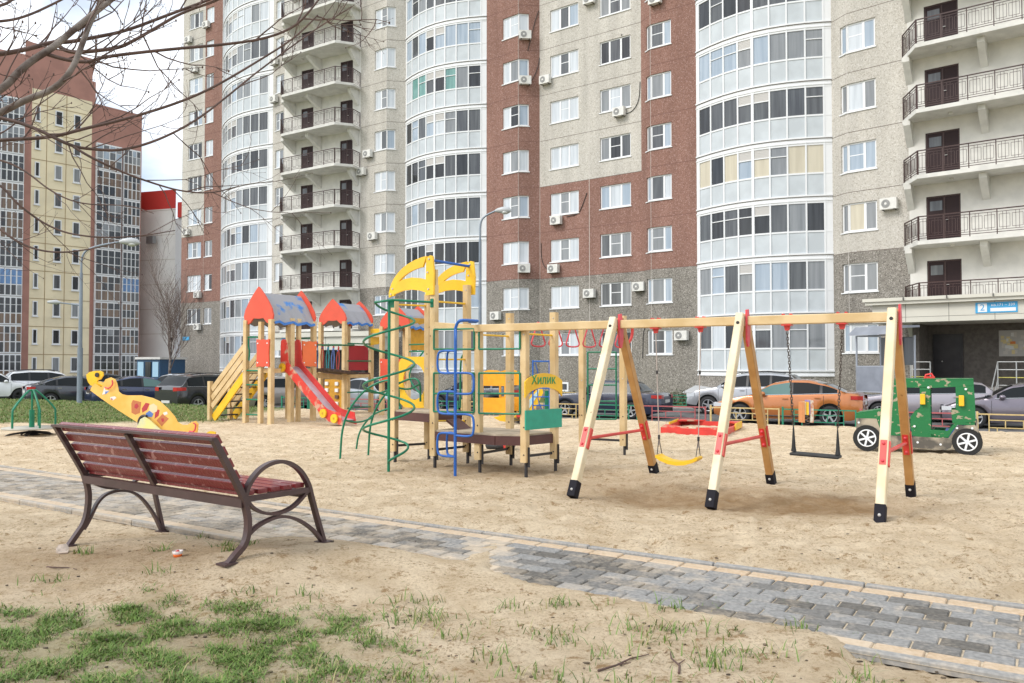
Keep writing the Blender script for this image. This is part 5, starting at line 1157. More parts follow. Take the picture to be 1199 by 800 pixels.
gpanel(c1_ + gx1 + A * (L1 * .84) + E * .08, A, L1 * .36, D1 + .05, D1 + .70, ORANGE)
# slide: leaves the +E side
sx = c1_ + gx1 + A * .36; mbb = MB(); SLW = .44
end = gp(412, 497); slen = max(2.0, (Vector((end.x, end.y, 0)) - Vector((sx.x, sx.y, 0))).dot(E))
prof = [(0.0, D1 + .06), (.12, D1 + .03), (.3, D1 - .12), (slen * .55, D1 * .42), (slen * .74, D1 * .17), (slen * .86, .17), (slen, .13)]
prof = [(p.x, p.z) for p in smooth([Vector((x, 0, z)) for x, z in prof], 2)]
def at_s(x, z, a_): return sx + E * x + A * a_ + Z * z
for i in range(len(prof) - 1):
    (x0, z0), (x1, z1) = prof[i], prof[i + 1]; mbb.add([at_s(x0, z0, 0), at_s(x1, z1, 0), at_s(x1, z1, SLW), at_s(x0, z0, SLW), at_s(x0, z0 - .02, 0), at_s(x1, z1 - .02, 0), at_s(x1, z1 - .02, SLW), at_s(x0, z0 - .02, SLW)], [(0, 1, 2, 3), (7, 6, 5, 4)], STEELM, True)
part(mbb, 'slide_chute', pt)
for a_ in (0, SLW):
    mb = MB(); up_ = [(-.07, D1 + .55), (-.06, D1 + .68), (.0, D1 + .73), (.09, D1 + .72), (.15, D1 + .62), (.17, D1 + .35), (.20, D1 + .16)] + [(x, z + .17) for x, z in prof if x > .24]; dn = [(x, z - .10) for x, z in prof]; up_[-1] = (slen + .02, .10); dn = [(-.07, D1 - .05)] + dn
    mb.prism(up_ + [(slen + .05, .02)] + dn[::-1], sx + A * a_, E, Z, .03, RWR if a_ == 0 else REDP)
    so2 = part(mb, 'slide_side', pt)
    if a_ == 0:
        for x, dz in ((.02, -.02), (slen * .72, .0), (slen * .90, .02)):
            z = min(prof, key=lambda p: abs(p[0] - x))[1]; d_ = MB(); c = sx + E * x + Z * (z + dz) - A * .03; d_.cyl(c + A * .01, c - A * .03, .105, YELP, 16); d_.cyl(c - A * .03, c - A * .036, .03, mat('yellow_cap', (.5, .3, .02), .5), 8); part(d_, 'yellow_disc', so2)
# stairs on the -E side
stx = c1_ - gx1; sw_ = .62; run = 1.30
for a_ in (.05, .05 + sw_):
    mb = MB(); mb.bar(stx + A * a_ + Z * (D1 - .05), stx + A * a_ - E * run + Z * .05, .04, .20, YELP); part(mb, 'stair_stringer', pt)
    mb = MB()
    for dz in (.30, .52, .74): mb.bar(stx + A * (a_ - .04) + Z * (D1 + dz - .1), stx + A * (a_ - .04) - E * (run + .02) + Z * (dz + .05), .035, .13, WOOD)
    part(mb, 'stair_rail', pt)
    q = stx + A * (a_ - .04) - E * (run + .10); mb = MB(); mb.bar(q - Z * .1, q + Z * 1.0, .10, .10, WOOD, up=E); part(mb, 'post', pt)
for i in range(7): t_ = (i + .6) / 7.3; mb = MB(); mb.bx(stx + A * (.05 + sw_ / 2) - E * run * t_ + Z * (D1 * (1 - t_)), (.14, sw_, .03), BLACKM, X=E, Y=A); part(mb, 'step', pt)
# green rungs on the front face, guard rails
xr0, xr1 = c1_ - gx1, c1_ + E * (W1 * .10)
for z in (.25, .62, .98, 1.33): mb = MB(); mb.cyl(xr0 - A * .02 + Z * (z - .05), xr1 - A * .02 + Z * (z - .05), .02, GREENP, 8); part(mb, 'rung', pt)
mb = MB(); mb.cyl(xr0 + Z * (D1 + .78), xr1 + Z * (D1 + .78), .02, GREENP, 8); mb.tube(smooth([xr0 + E * .08 + Z * (D1 + .75), xr0 + E * .08 + Z * (D1 + .55), xr0 + E * .13 + Z * (D1 + .45), xr0 + E * .10 + Z * (D1 + .2)], 2), .02, GREENP, 8); mb.tube([xr0 + A * L1 + Z * (D1 + .78), c1_ + gx1 + A * L1 + Z * (D1 + .78)], .02, GREENP, 8); mb.tube(smooth([xr1 - E * .08 + Z * (D1 + .75), xr1 - E * .14 + Z * (D1 + .5), xr1 - E * .08 + Z * (D1 + .2)], 2), .02, GREENP, 8); part(mb, 'guard_rail', pt)
# second turret (about 2.6 m on along A) and the rope bridge
c2_ = gp(389, 485); c2_.z = 0; W2 = .95; Y2 = c2_.y; zt2 = zat(389, 379, Y2); L2 = 1.10; D2 = zat(389, 437, Y2)
for s_ in (-1, 1):
    for a_ in (0, L2): tpost(Vector((c2_.x, c2_.y, tz(c2_.x, c2_.y))) + E * s_ * W2 / 2 + A * a_, zt2 + .05)
tower_roof(c2_, W2 * 1.10, L2, zt2, zat(389, 351, Y2) - zt2)
mb = MB(); mb.box(c2_ - E * W2 / 2 + Z * (D2 - .14), E * W2, A * L2, Z * .10, WOOD); mb.box(c2_ - E * W2 / 2 + Z * (D2 - .04), E * W2, A * L2, Z * .05, BR); part(mb, 'deck', pt)
br0 = c1_ + gx1 + A * (L1 * .9) + E * .05 + Z * (D1 - .02); br1 = c2_ + E * W2 / 2 - A * .02 + Z * D2
mb = MB(); mb.bar(br0 + A * .2, br1 + A * .2, .6, .06, mat('bridge_planks', (.07, .045, .035), .8, var=.4, scale=8)); mb.bar(br0 - Z * .12 - A * .1, br1 - Z * .12 - A * .1, .05, .14, WOOD); part(mb, 'bridge', pt)
mb = MB(); rz0, rz1 = zat(364, 404, br0.y) - br0.z, zat(401, 404, br1.y) - br1.z; mb.cyl(br0 + Z * rz0 - A * .1, br1 + Z * rz1 - A * .1, .024, GREENP, 8); mb.cyl(br0 + Z * rz0 + A * .4, br1 + Z * rz1 + A * .4, .024, GREENP, 8); part(mb, 'guard_rail', pt)
RP = [mat('red_rope', (.5, .06, .05), .7), mat('teal_rope', (.04, .30, .34), .7), mat('blue_rope', (.12, .20, .5), .7)]
for i in range(6):
    p = br0 + (br1 - br0) * ((i + .6) / 6.2) - A * .1; mb = MB(); m_ = RP[(i + 1) % 3]; mb.tube([p + Z * .76, p + Z * .40 + E * .03, p + Z * .05], .014, m_, 6); mb.tube([p + Z * .76, p + Z * .40 - E * .08, p + Z * .05 - E * .05], .014, m_, 6); mb.ball(p + Z * .70, .03, RP[0], 8); mb.ball(p + Z * .62 - E * .03, .025, RP[2], 8); part(mb, 'bridge_rope', pt)
# yellow climbing wall with holds under turret two
mb = MB(); cw0 = c2_ - E * (W2 * .30) - A * .03; hw = D2 - .18; mb.box(cw0 + Z * (-.2), E * (W2 * .72), A * .03, Z * (hw + .2), mat('mustard_board', (.55, .28, .02), .5, var=.08)); o = part(mb, 'climbing_wall', pt)
for i in range(5):
    for j in range(2):
        mb = MB(); mb.bx(cw0 + E * (W2 * (.12 + .42 * j)) + Z * (hw * (.12 + .19 * i)) - A * .02, (.12, .05, .10), [SWH, mat('hold_grey', (.35, .36, .38), .6), mat('hold_brown', (.12, .07, .05), .6)][(i * 2 + j) % 3 if i < 3 else 0], X=E, Y=A); part(mb, 'climbing_hold', o)
# red plate and rungs beside turret two; beam with a yellow plate towards turret three
mb = MB(); mb.box(c2_ + E * (W2 / 2) + A * (L2 * .15) + Z * (D2 + .08), A * (L2 * .7), E * .03, Z * .72, mat('dark_red_panel', (.38, .02, .03), .4)); part(mb, 'guard_panel', pt)
for z in (D2 + .85, D2 + .35, D2 - .55, D2 - 1.0): mb = MB(); mb.cyl(c2_ + E * (W2 / 2 + .04) + Z * z, c2_ + E * (W2 / 2 + .04) + A * L2 + Z * z, .02, GREENP, 8); part(mb, 'rung', pt)
c3_ = gp(462, 487); c3_.z = 0; Y3 = c3_.y; W3 = .95; zt3 = zat(462, 384, Y3)
for s_ in (-1, 1):
    for a_ in (0, 1.0): tpost(Vector((c3_.x, c3_.y, tz(c3_.x, c3_.y))) + E * s_ * W3 / 2 + A * a_, zt3 + .05)
tower_roof(c3_, W3 * 1.1, 1.0, zt3, zat(462, 357, Y3) - zt3)
a = c2_ + E * (W2 / 2) + A * L2 + Z * zat(422, 393, Y2 + 1); b = c3_ - E * (W3 / 2) + Z * zat(447, 392, Y3)
mb = MB(); mb.bar(a, b, .10, .12, WOOD); part(mb, 'top_rail', pt)
mb = MB(); mb.prism([(0, .28), (.55, .28), (.5, .02), (.28, -.18), (.0, -.2)], a + E * .1 - A * .12 + Z * -.1, E, Z, .03, YELP); part(mb, 'corner_plate', pt)
gpanel(c3_ - A * .1 - E * .0, E, W3 * .95, zat(462, 448, Y3), zat(462, 420, Y3), ORED)
mb = MB(); mb.box(c3_ + E * .42 + A * .1 + Z * zat(470, 410, Y3), A * .8, E * .03, Z * .9, mat('mustard_board', (.55, .28, .02), .5)); part(mb, 'guard_panel', pt)
for z in (zat(462, 404, Y3), zat(462, 412, Y3)): mb = MB(); mb.cyl(c3_ + E * .5 + Z * z, c3_ + E * 1.2 - A * .2 + Z * z, .02, GREENP, 8); part(mb, 'rung', pt)

# ================================================================ TOY JEEP
jb = P0(1132.7, 533.5); jf = P0(1015.5, 528)
JX = (jb - jf).normalized(); JL = (jb - jf).length; JY = Vector((-JX.y, JX.x, 0)); jo = (jb + jf) / 2
jp = thing('toy_jeep', 'wooden play jeep in chipped green paint with white spoked wheels, in the sand', 'play car', jo)
GJ = worn('chipped_green_paint', (.008, .16, .045), (.36, .31, .21), 9, (.595, .62), stretch=(1, 1, 1.6)); GJ2 = worn('grubby_sill_paint', (.10, .09, .075), (.42, .36, .27), 4, (.42, .62)); TYB = mat('painted_black_tyre', (.014, .014, .014), .7)
sc_ = JL / 117.2        # metres per view pixel along the side
zs_ = jo.y / F * 1.04
def JP(x, y): return ((x - 1015.5) * sc_, (530 - y) * zs_)   # outline coordinates read off the photograph
def jpts(L_): return [JP(980 + a / 5.475, 420 + b / 5.475) for a, b in L_]
for off_, far in ((0, False), (.62, True)):
    o = jf + JY * off_ + Z * .0; mb = MB()
    # the side is laid out from closed pieces so the door and window openings are real
    for L_ in ([(120, 395), (122, 372), (180, 362), (260, 348), (366, 335), (366, 440), (300, 440), (280, 470), (250, 448), (210, 436), (170, 438), (135, 455), (122, 470)],   # bonnet side
               [(366, 335), (372, 250), (380, 155), (455, 152), (452, 200), (440, 320), (480, 470), (490, 495), (340, 500), (300, 480), (300, 440), (366, 440)],                   # front pillar and foot
               [(455, 152), (880, 152), (882, 185), (640, 200), (452, 200)],                                                                                                          # roof rail
               [(545, 196), (612, 198), (612, 480), (640, 490), (700, 498), (700, 505), (560, 505), (488, 495), (488, 470), (482, 440), (482, 380), (510, 345), (545, 325)],            # middle pillar and door
               [(612, 455), (640, 455), (716, 458), (735, 440), (760, 410), (880, 400), (886, 420), (780, 420), (745, 460), (720, 500), (612, 500)],                                   # lower door edge
               [(770, 192), (880, 180), (886, 250), (890, 405), (770, 408), (748, 412), (740, 330), (770, 330)]):                                                                      # rear pillar
        mb.prism(jpts(L_), o + Z * 0, JX, Z, .022, GJ)
    for L_ in ([(122, 398), (260, 398), (285, 470), (300, 500), (490, 500), (720, 503), (745, 470), (765, 440), (800, 425), (885, 418), (905, 440), (905, 470), (880, 468), (800, 462), (760, 500), (735, 560), (700, 575), (560, 570), (370, 565), (262, 560), (262, 500), (230, 460), (190, 450), (140, 462), (122, 480)],):
        mb.prism(jpts(L_), o - JY * .013, JX, Z, .02, GJ2)
    body = part(mb, 'side_panel', jp)
    # openings' worn edges and bolts
    for a, b in ((140, 425), (508, 437), (527, 535), (672, 542), (775, 440), (868, 438), (832, 205), (600, 198)):
        c = JP(980 + a / 5.475, 420 + b / 5.475); q = o - JY * .022 + JX * c[0] + Z * c[1]; bt = MB(); bt.cyl(q, q - JY * .012, .018, SWH, 8); part(bt, 'bolt', body)
    for x, wn in ((1015.5, 'wheel'), (1132.7, 'wheel')):
        cx_, cz_ = JP(x, 514.5 if x < 1100 else 519); cz_ = .215; c = jf + JY * (off_ - .03) + JX * cx_ + Z * cz_; mb = MB(); r_ = .215
        mb.cyl(c + JY * .02, c - JY * .02, r_, TYB, 28); 
        wo = part(mb, wn, jp); rm = MB(); rm.lathe([(.125, 0), (.125, .006), (.145, .006), (.145, 0)], c - JY * .021, -JY, SWH, 28)
        for s_ in range(6): a_ = s_ * 1.047 + .3; dd_ = JX * math.cos(a_) + Z * math.sin(a_); rm.bar(c - JY * .022 + dd_ * .02, c - JY * .022 + dd_ * .128, .03, .008, SWH, up=JY)
        rm.cyl(c - JY * .02, c - JY * .03, .03, SWH, 10); part(rm, 'rim', wo)
    if not far:
        for a, b in ((563, 270), (805, 275)):
            c = JP(980 + a / 5.475, 420 + b / 5.475); mb = MB(); mb.bx(o - JY * .05 + JX * c[0] + Z * c[1], (.075, .05, .17), YELP, X=JX, Y=JY); part(mb, 'handle', jp, bevel=.01)
for nm, L_ in (('bonnet', [(122, 372), (366, 335)]), ('roof', [(380, 153), (880, 150)])):
    (a, b), (c, e) = jpts(L_); mb = MB(); mb.box(jf + JX * a + Z * b - JY * .0, JX * (c - a) + Z * (e - b), JY * .62, Z * .02, GJ); part(mb, nm, jp)
mb = MB(); mb.box(jf + JX * JP(1002, 0)[0] + Z * .26, JY * .62, JX * .02, Z * .25, GJ2); mb.box(jf + JX * JP(1143, 0)[0] + Z * .2, JY * .62, JX * .02, Z * .35, GJ2); mb.box(jf + JX * .3 + Z * .22, JX * 1.0, JY * .62, Z * .03, GJ2); part(mb, 'floor', jp)
for x in (.62, 1.15):
    mb = MB(); q = jf + JX * x + JY * .1; mb.box(q + Z * .25, JX * .26, JY * .42, Z * .14, BLUEP); mb.box(q + Z * .3 + JX * .24, JX * .04, JY * .42, Z * .42, BLUEP); part(mb, 'seat', jp, bevel=.02)
mb = MB(); q = jf + JX * .42 + JY * .3 + Z * .55; mb.tube([q + (JY * math.cos(a) + (Z * .8 + JX * .5).normalized() * math.sin(a)) * .11 for a in [i * .52 for i in range(12)]], .013, YELP, 6, closed=True); part(mb, 'steering_wheel', jp)
mb = MB(); c = JP(980 + 575 / 5.475, 420 + 152 / 5.475); q = jf + JX * c[0] + Z * (c[1] + .02) + JY * .1; mb.tube([q, q + Z * .06 + JX * .02, q + Z * .08 + JX * .1, q + JX * .13 + Z * .02], .018, REDP, 6); mb.bx(q + JX * .08 + Z * .02, (.14, .1, .03), REDP, X=JX, Y=JY); part(mb, 'roof_handle', jp)

# ================================================================ MERRY-GO-ROUND
cr_ = G(37, 510); mg = thing('merry_go_round', 'small merry-go-round with green bars over a round pale platform', 'roundabout', cr_)
GR2 = mat('pale_platform', (.42, .40, .34), .7, var=.1, scale=4); r_ = (cr_.y / F) * 31; zz = zat(37, 502, cr_.y)
mb = MB(); mb.lathe([(0, .03), (r_, .03), (r_, 0), (0, 0)], cr_ + Z * (zz - cr_.z), Z, GR2, 32); part(mb, 'platform', mg)
mb = MB(); mb.lathe([(.06, 0), (.07, -.06), (.16, -.13), (.34, -.17), (.36, -.19), (0, -.19)], cr_ + Z * (zz - cr_.z), Z, BLACKM, 20)
for i in range(5): a = i * 1.257; d = Vector((math.cos(a), math.sin(a), 0)); mb.tube(smooth([cr_ + Z * (zz - .05), cr_ + d * .2 + Z * .06, cr_ + d * .42 + Z * .03, cr_ + d * .46 - Z * .02], 2), .022, BLACKM, 6)
part(mb, 'base', mg)
tz_ = zat(40, 457, cr_.y); mb = MB(); mb.cyl(cr_ + Z * zz, cr_ + Z * (zz + .38), .05, GREENP, 12); mb.cyl(cr_ + Z * (zz + .38), cr_ + Z * tz_, .02, GREENP, 8); part(mb, 'centre_post', mg)
for i in range(5):
    a = i * 1.257 + .55; d = Vector((math.cos(a), math.sin(a), 0)); rb_ = r_ * .76; mb = MB(); mb.tube(smooth([cr_ + Z * tz_, cr_ + d * .08 + Z * tz_, cr_ + d * rb_ + Z * (tz_ - .36), cr_ + d * (rb_ + .01) + Z * (tz_ - .48), cr_ + d * (rb_ + .01) + Z * zz], 1), .02, GREENP, 8); part(mb, 'handrail', mg)

# ================================================================ BALANCE ROCKER (yellow animal plank)
rk = G(168, 517); rk.z = 0; rt = thing('seesaw', 'yellow animal-shaped seesaw with painted patches, tilted with its head up to the left', 'seesaw', rk)
YR = mat('orange_yellow_board', (.84, .52, .13), .4, c2=(.80, .44, .08), scale=3); YR2 = mat('pale_lemon_board', (.74, .68, .26), .45, c2=(.60, .62, .40), scale=5)
RX = Vector((.96, -.28, 0)).normalized(); RY = Vector((-RX.y, RX.x, 0)); ps = rk.y / F
def RP_(L_, s=6.66, ox=100, oy=420): return [(((ox + a / s) - 168) * ps / (RX.x + .28 * (-.45)) * 1.0, (517 - (oy + b / s)) * ps) for a, b in L_]
side = RP_([(32, 235), (28, 255), (120, 320), (250, 405), (400, 495), (480, 540), (560, 580), (700, 590), (860, 582), (870, 500), (850, 478), (820, 488), (790, 508), (750, 510), (715, 490), (690, 445), (640, 390), (580, 335), (520, 308), (430, 288), (320, 290), (280, 282), (255, 262), (240, 200), (225, 165), (190, 150), (150, 165), (130, 200), (118, 230), (60, 200)])
for s_ in (0,):
    mb = MB(); mb.prism(side, rk + RY * s_, RX, Z, .02, YR); sp2 = part(mb, 'side_board', rt)
    if s_ == 0:
        PB = mat('patch_brown', (.50, .17, .06), .6); PR_ = mat('patch_red', (.45, .04, .05), .6); PG = mat('patch_leaf', (.12, .22, .05), .6); PC = mat('patch_cream', (.78, .62, .38), .6); PBL = mat('patch_blue', (.1, .2, .5), .6); PW = mat('patch_white', (.75, .72, .68), .6)
        def deco(L_, m_, k=1): mb = MB(); mb.prism(RP_(L_), rk - RY * (.010 + .0015 * k), RX, Z, .003, m_); part(mb, 'painted_patch', sp2)
        deco([(370, 325), (435, 340), (425, 425), (390, 440), (360, 425), (358, 350)], PB); deco([(600, 430), (650, 465), (595, 525), (555, 480)], PB)
        deco([(385, 360), (405, 350), (418, 375), (400, 395), (382, 385)], PR_, 2); deco([(590, 465), (610, 462), (615, 485), (598, 492)], PR_, 2)
        deco([(470, 345), (500, 352), (480, 400), (445, 422), (440, 390)], PR_); deco([(565, 395), (578, 400), (570, 445), (540, 468), (545, 420)], PR_)
        deco([(500, 365), (530, 350), (560, 370), (558, 410), (530, 425), (498, 405)], PC, 2); deco([(470, 430), (500, 405), (530, 430), (520, 455), (480, 452)], PBL, 1)
        deco([(140, 225), (150, 250), (185, 255), (165, 275), (125, 288), (135, 255)], PW); deco([(190, 305), (225, 298), (240, 310), (215, 330), (195, 325)], PW); deco([(150, 262), (180, 258), (150, 285)], PBL, 2); deco([(196, 312), (215, 322), (200, 328)], PR_, 2)
        deco([(605, 420), (635, 410), (640, 430), (615, 440)], PW)
mb = MB(); (ax_, az_), (bx_, bz_) = RP_([(40, 250), (560, 585)]); mb.bar(rk + RX * ax_ + Z * az_ + RY * .15, rk + RX * bx_ + Z * bz_ + RY * .15, .28, .03, YR); part(mb, 'plank', rt)
def rpt(a, b, off_=0): (x, z), = RP_([(a, b)]); return rk + RX * x + Z * z + RY * off_
for L_ in ([(215, 172), (222, 205), (190, 238), (158, 228)], [(845, 492), (865, 505), (852, 560), (815, 555)]): mb = MB(); mb.tube(smooth([rpt(a, b, -.05) for a, b in L_], 1), .014, REDPK, 8); part(mb, 'handle', rt)
# head seat plate on its strut at the raised end
mb = MB(); mb.bar(rpt(20, 188, .15), rpt(125, 225, .15), .2, .03, YELP); part(mb, 'bracket', rt); mb = MB(); mb.bar(rpt(60, 215, .15), rpt(-40, 268, .15), .10, .05, BLACKM); part(mb, 'buffer', rt)
hd = [(-55, 130), (-30, 110), (10, 100), (50, 98), (78, 110), (82, 135), (60, 168), (40, 172), (25, 200), (5, 222), (-20, 215), (-40, 190), (-52, 160)]
mb = MB(); mb.prism(RP_(hd), rk + RY * .15, RX, Z, .03, YELP); o = part(mb, 'seat_plate', rt)
mb = MB(); mb.cyl(rpt(38, 132, .13), rpt(38, 132, .11), .045, BLACKM, 10); part(mb, 'hub', rt)
# support trestle with pale side plate
mb = MB(); mb.prism(RP_([(330, 560), (395, 485), (450, 500), (440, 560), (430, 650), (320, 640)]), rk + RY * .35, RX, Z, .03, ORANGE); part(mb, 'trestle', rt)
mb = MB(); mb.prism(RP_([(440, 640), (432, 540), (460, 470), (490, 452), (530, 475), (640, 570), (640, 640)]), rk - RY * .10, RX, Z, .03, YR2); part(mb, 'trestle', rt)
mb = MB(); mb.tube(smooth([rpt(438, 520, -.06), rpt(432, 480, -.06), rpt(460, 445, -.06), rpt(492, 450, -.06)], 2), .03, BLACKM, 8); part(mb, 'stop_pad', rt)
mb = MB(); mb.prism(RP_([(905, 572), (930, 556), (970, 560), (972, 585), (935, 600), (908, 592)]), rk + RY * .1, RX, Z, .03, YELP); mb.bar(rpt(840, 585, .1), rpt(935, 580, .1), .06, .02, BLACKM); part(mb, 'seat_plate', rt)

# ================================================================ SANDBOX
sbx = G(822, 503); sb_ = thing('sandbox', 'low red and yellow sandbox frame between the swings and the fence', 'sandbox', sbx)
q = [G(770, 506), G(788, 499), G(855, 500), G(866, 505), G(840, 511)]
ca, cb_, cc, cd = G(775, 507), G(797, 498), G(868, 501), G(848, 511)
for a, b in ((ca, cb_), (cb_, cc), (cc, cd), (cd, ca)): mb = MB(); mb.bar(a + Z * .05, b + Z * .05, .05, .14, REDP); part(mb, 'side_board', sb_)
for c_, d1, d2 in ((ca, cb_, cd), (cb_, ca, cc), (cc, cb_, cd), (cd, cc, ca)):
    e1 = (d1 - c_).normalized() * .45; e2 = (d2 - c_).normalized() * .6; mb = MB(); mb.prism([(0, 0), (e1.x, e1.y), (e2.x, e2.y)], c_ + Z * .135, (1, 0, 0), (0, 1, 0), .03, RWR); part(mb, 'corner_seat', sb_)
mb = MB(); mb.bar(cc + (cd - cc) * .1 + Z * .1 + E * .04, cc + (cd - cc) * .5 + Z * .1 + E * .04, .02, .14, YELP); mb.bar(ca + (cb_ - ca) * .4 + Z * .1 - A * .04, ca + (cb_ - ca) * .9 + Z * .1 - A * .04, .02, .14, YELP); part(mb, 'trim_board', sb_)

# ================================================================ PLAY CABIN, ROCKERS behind the climbing frame
cp = G(578, 487); pc = thing('play_cabin', 'orange-yellow play cabin panel with a wide window gap, seen through the climbing frame', 'play cabin', cp)
cps = cp.y / F; OY = mat('orange_yellow_cabin', (.80, .36, .02), .45, var=.05)
def cabpanel(off_):
    mb = MB(); x = lambda px: (px - 578) * cps / .9; z = lambda py: (487 - py) * cps
    mb.prism([(x(564), z(452)), (x(563), z(436)), (x(572), z(433.5)), (x(583), z(434)), (x(592), z(439)), (x(594), z(452))], cp + A * off_, E, Z, .04, OY)
    mb.prism([(x(564), z(466)), (x(594), z(466)), (x(594), z(483)), (x(564), z(483))], cp + A * off_, E, Z, .04, OY)
    for a in (563.5, 593): mb.bar(cp + A * off_ + E * x(a) + Z * -.2, cp + A * off_ + E * x(a) + Z * z(440), .05, .05, OY, up=E)
    part(mb, 'side_panel', pc)
cabpanel(0); cabpanel(.9)
mb = MB(); mb.bx(cp + A * .45 + Z * .35, (.6, .3, .05), WOOD, X=E, Y=A); part(mb, 'seat', pc)
sr = G(605, 497); st2 = thing('spring_rocker', 'yellow fish-shaped spring rocker with a pale blue and red stripe, behind the green board', 'spring rocker', sr); k_ = sr.y / F
def srp(L_): return [((a - 605) * k_, (497 - b) * k_) for a, b in L_]
mb = MB(); mb.prism(srp([(578, 489), (590, 486), (603, 487), (612, 478), (622, 462), (634, 452), (636, 460), (628, 476), (616, 490), (600, 495), (585, 493)]), sr, (1, 0, 0), Z, .05, YELP); o = part(mb, 'body', st2)
mb = MB(); mb.prism(srp([(612, 480), (620, 468), (632, 455), (630, 462), (620, 478), (614, 486)]), sr - Vector((0, .03, 0)), (1, 0, 0), Z, .01, mat('pale_blue_stripe', (.45, .65, .70), .5)); mb.prism(srp([(604, 487), (612, 478), (612, 486), (607, 491)]), sr - Vector((0, .032, 0)), (1, 0, 0), Z, .01, REDP); part(mb, 'stripe', o)
mb = MB(); mb.tube([sr + Vector((.08 * math.cos(i * .7), .08 * math.sin(i * .7), .02 + i * .004)) for i in range(40)], .012, BLACKM, 6); part(mb, 'spring', st2)
for px, py, lab in ((946, 499, 'small striped spring rocker in pale wood, red and yellow, against the green fence'),):
    b = G(px, py); t = thing('spring_rocker', lab, 'spring rocker', b); k_ = b.y / F
    for i, (x0, x1, m_) in enumerate(((-6.5, -3.5, mat('orange_board', (.62, .26, .10), .5)), (-3.2, -1.5, WOODP), (-1.2, 1.3, YELP), (1.5, 3.3, mat('violet_board', (.28, .22, .5), .5)), (3.5, 6.8, mat('cream_board', (.66, .62, .52), .5, c2=(.5, .2, .1), scale=9)))):
        mb = MB(); mb.box(b + Vector((x0 * k_, .0 + .02 * (i % 2), (4 if i in (0, 4) else 13) * k_)), Vector(((x1 - x0) * k_, 0, 0)), Vector((0, .25, 0)), Z * ((30 if i in (3, 4) else 28) - (4 if i in (0, 4) else 13)) * k_, m_); part(mb, 'board', t)
    mb = MB(); mb.tube([b + Vector((.07 * math.cos(j_ * .7), .1 + .07 * math.sin(j_ * .7), j_ * .008)) for j_ in range(36)], .012, BLACKM, 6); part(mb, 'spring', t)
bl = G(636, 500); bt_ = thing('climbing_ladder', 'blue tubular ladder frame with a green post, standing behind the yellow arched board', 'climbing ladder', bl); k_ = bl.y / F
mb = MB(); f_ = lambda a, b, y=0: bl + Vector(((a - 636) * k_, y, (500 - b) * k_))
for a in (624, 643.5): mb.cyl(f_(a, 500), f_(a, 422), .018, BLUEP, 8)
mb.cyl(f_(624, 423.5), f_(643.5, 423.5), .018, BLUEP, 8); mb.tube(smooth([f_(627, 425, .1), f_(631, 440, .1), f_(629, 455, .1), f_(631, 475, .1), f_(640, 485, .1)], 2), .012, BLUEP, 6)
for b_ in (455, 465, 475, 485): mb.cyl(f_(624, b_), f_(643.5, b_), .014, BLUEP, 6)
part(mb, 'frame', bt_); mb = MB(); mb.cyl(f_(640.5, 502, .15), f_(640.5, 458, .15), .05, GREENP, 12); part(mb, 'post', bt_)
rb_ = G(580, 527); rt2 = thing('rocking_boat', 'red rocking boat with a yellow stripe and a black tyre below, under the low deck', 'rocker', rb_); k_ = rb_.y / F
mb = MB(); g_ = lambda L_: [((a - 580) * k_, (527 - b) * k_) for a, b in L_]
mb.prism(g_([(563, 512), (600, 512), (600, 524), (588, 524), (576, 521), (567, 516)]), rb_, E, Z, .05, REDP); part(mb, 'hull', rt2); mb = MB(); mb.prism(g_([(578, 513), (582, 513), (582, 521.5), (578, 521)]), rb_ - A * .035, E, Z, .02, YELP); mb.prism(g_([(598, 511), (603, 511), (603, 530), (600, 530)]), rb_ - A * .03, E, Z, .04, YELP); part(mb, 'stripe', rt2)
mb = MB(); mb.tube([rb_ + A * .15 + E * (.20 * math.cos(a)) + Z * (.06) + A * (.2 * math.sin(a)) for a in [i * .45 for i in range(14)]], .06, RUB, 8, closed=True); part(mb, 'tyre', rt2)

# ================================================================ BENCH
YR_ = 5.5
pr = Vector((-.3245 * YR_, YR_, 0)); pl_ = Vector((-.6279 * YR_, 1.2116 * YR_, 0)); BX = (pr - pl_); BL = BX.length; BX.normalize(); BY = Vector((-BX.y, BX.x, 0))
BY = (BY * .75 + Vector((.671, .741, 0)) * .25).normalized(); BZ0 = .10
zg = lambda p: ground_z(p.x, p.y)
bn = thing('bench', 'park bench of worn maroon slats on a curved brown steel frame beside the path', 'bench', (pl_ + pr) / 2)
MAR = mat('maroon_slat_paint', (.185, .018, .022), .34, c2=(.42, .20, .19), scale=16, bump=.35, bscale=45, ramp=(.33, .40), detail=9, coat=.3); FRM = mat('brown_bench_steel', (.062, .034, .034), .42, var=.14, scale=6, coat=.15)
SZ = .564
def bpt(o, y, z): return o + BY * y + Z * z
def flat(mb, pts, o, w_=.038, t_=.018, m_=FRM):  # flat steel strap following a path in the bench's side plane
    P = smooth([bpt(o, y, z) for y, z in pts], 3); n = len(P); vs = []
    for i, p in enumerate(P):
        t = (P[min(i + 1, n - 1)] - P[max(i - 1, 0)]).normalized(); u = t.cross(BX).normalized()
        for a, b in ((-w_/2, -t_/2), (w_/2, -t_/2), (w_/2, t_/2), (-w_/2, t_/2)): vs.append(p + BX * a + u * b)
    mb.add(vs, [(i * 4 + j, i * 4 + (j + 1) % 4, (i + 1) * 4 + (j + 1) % 4, (i + 1) * 4 + j) for i in range(n - 1) for j in range(4)] + [(3, 2, 1, 0), ((n - 1) * 4, (n - 1) * 4 + 1, (n - 1) * 4 + 2, (n - 1) * 4 + 3)], m_, False)
FD = .56
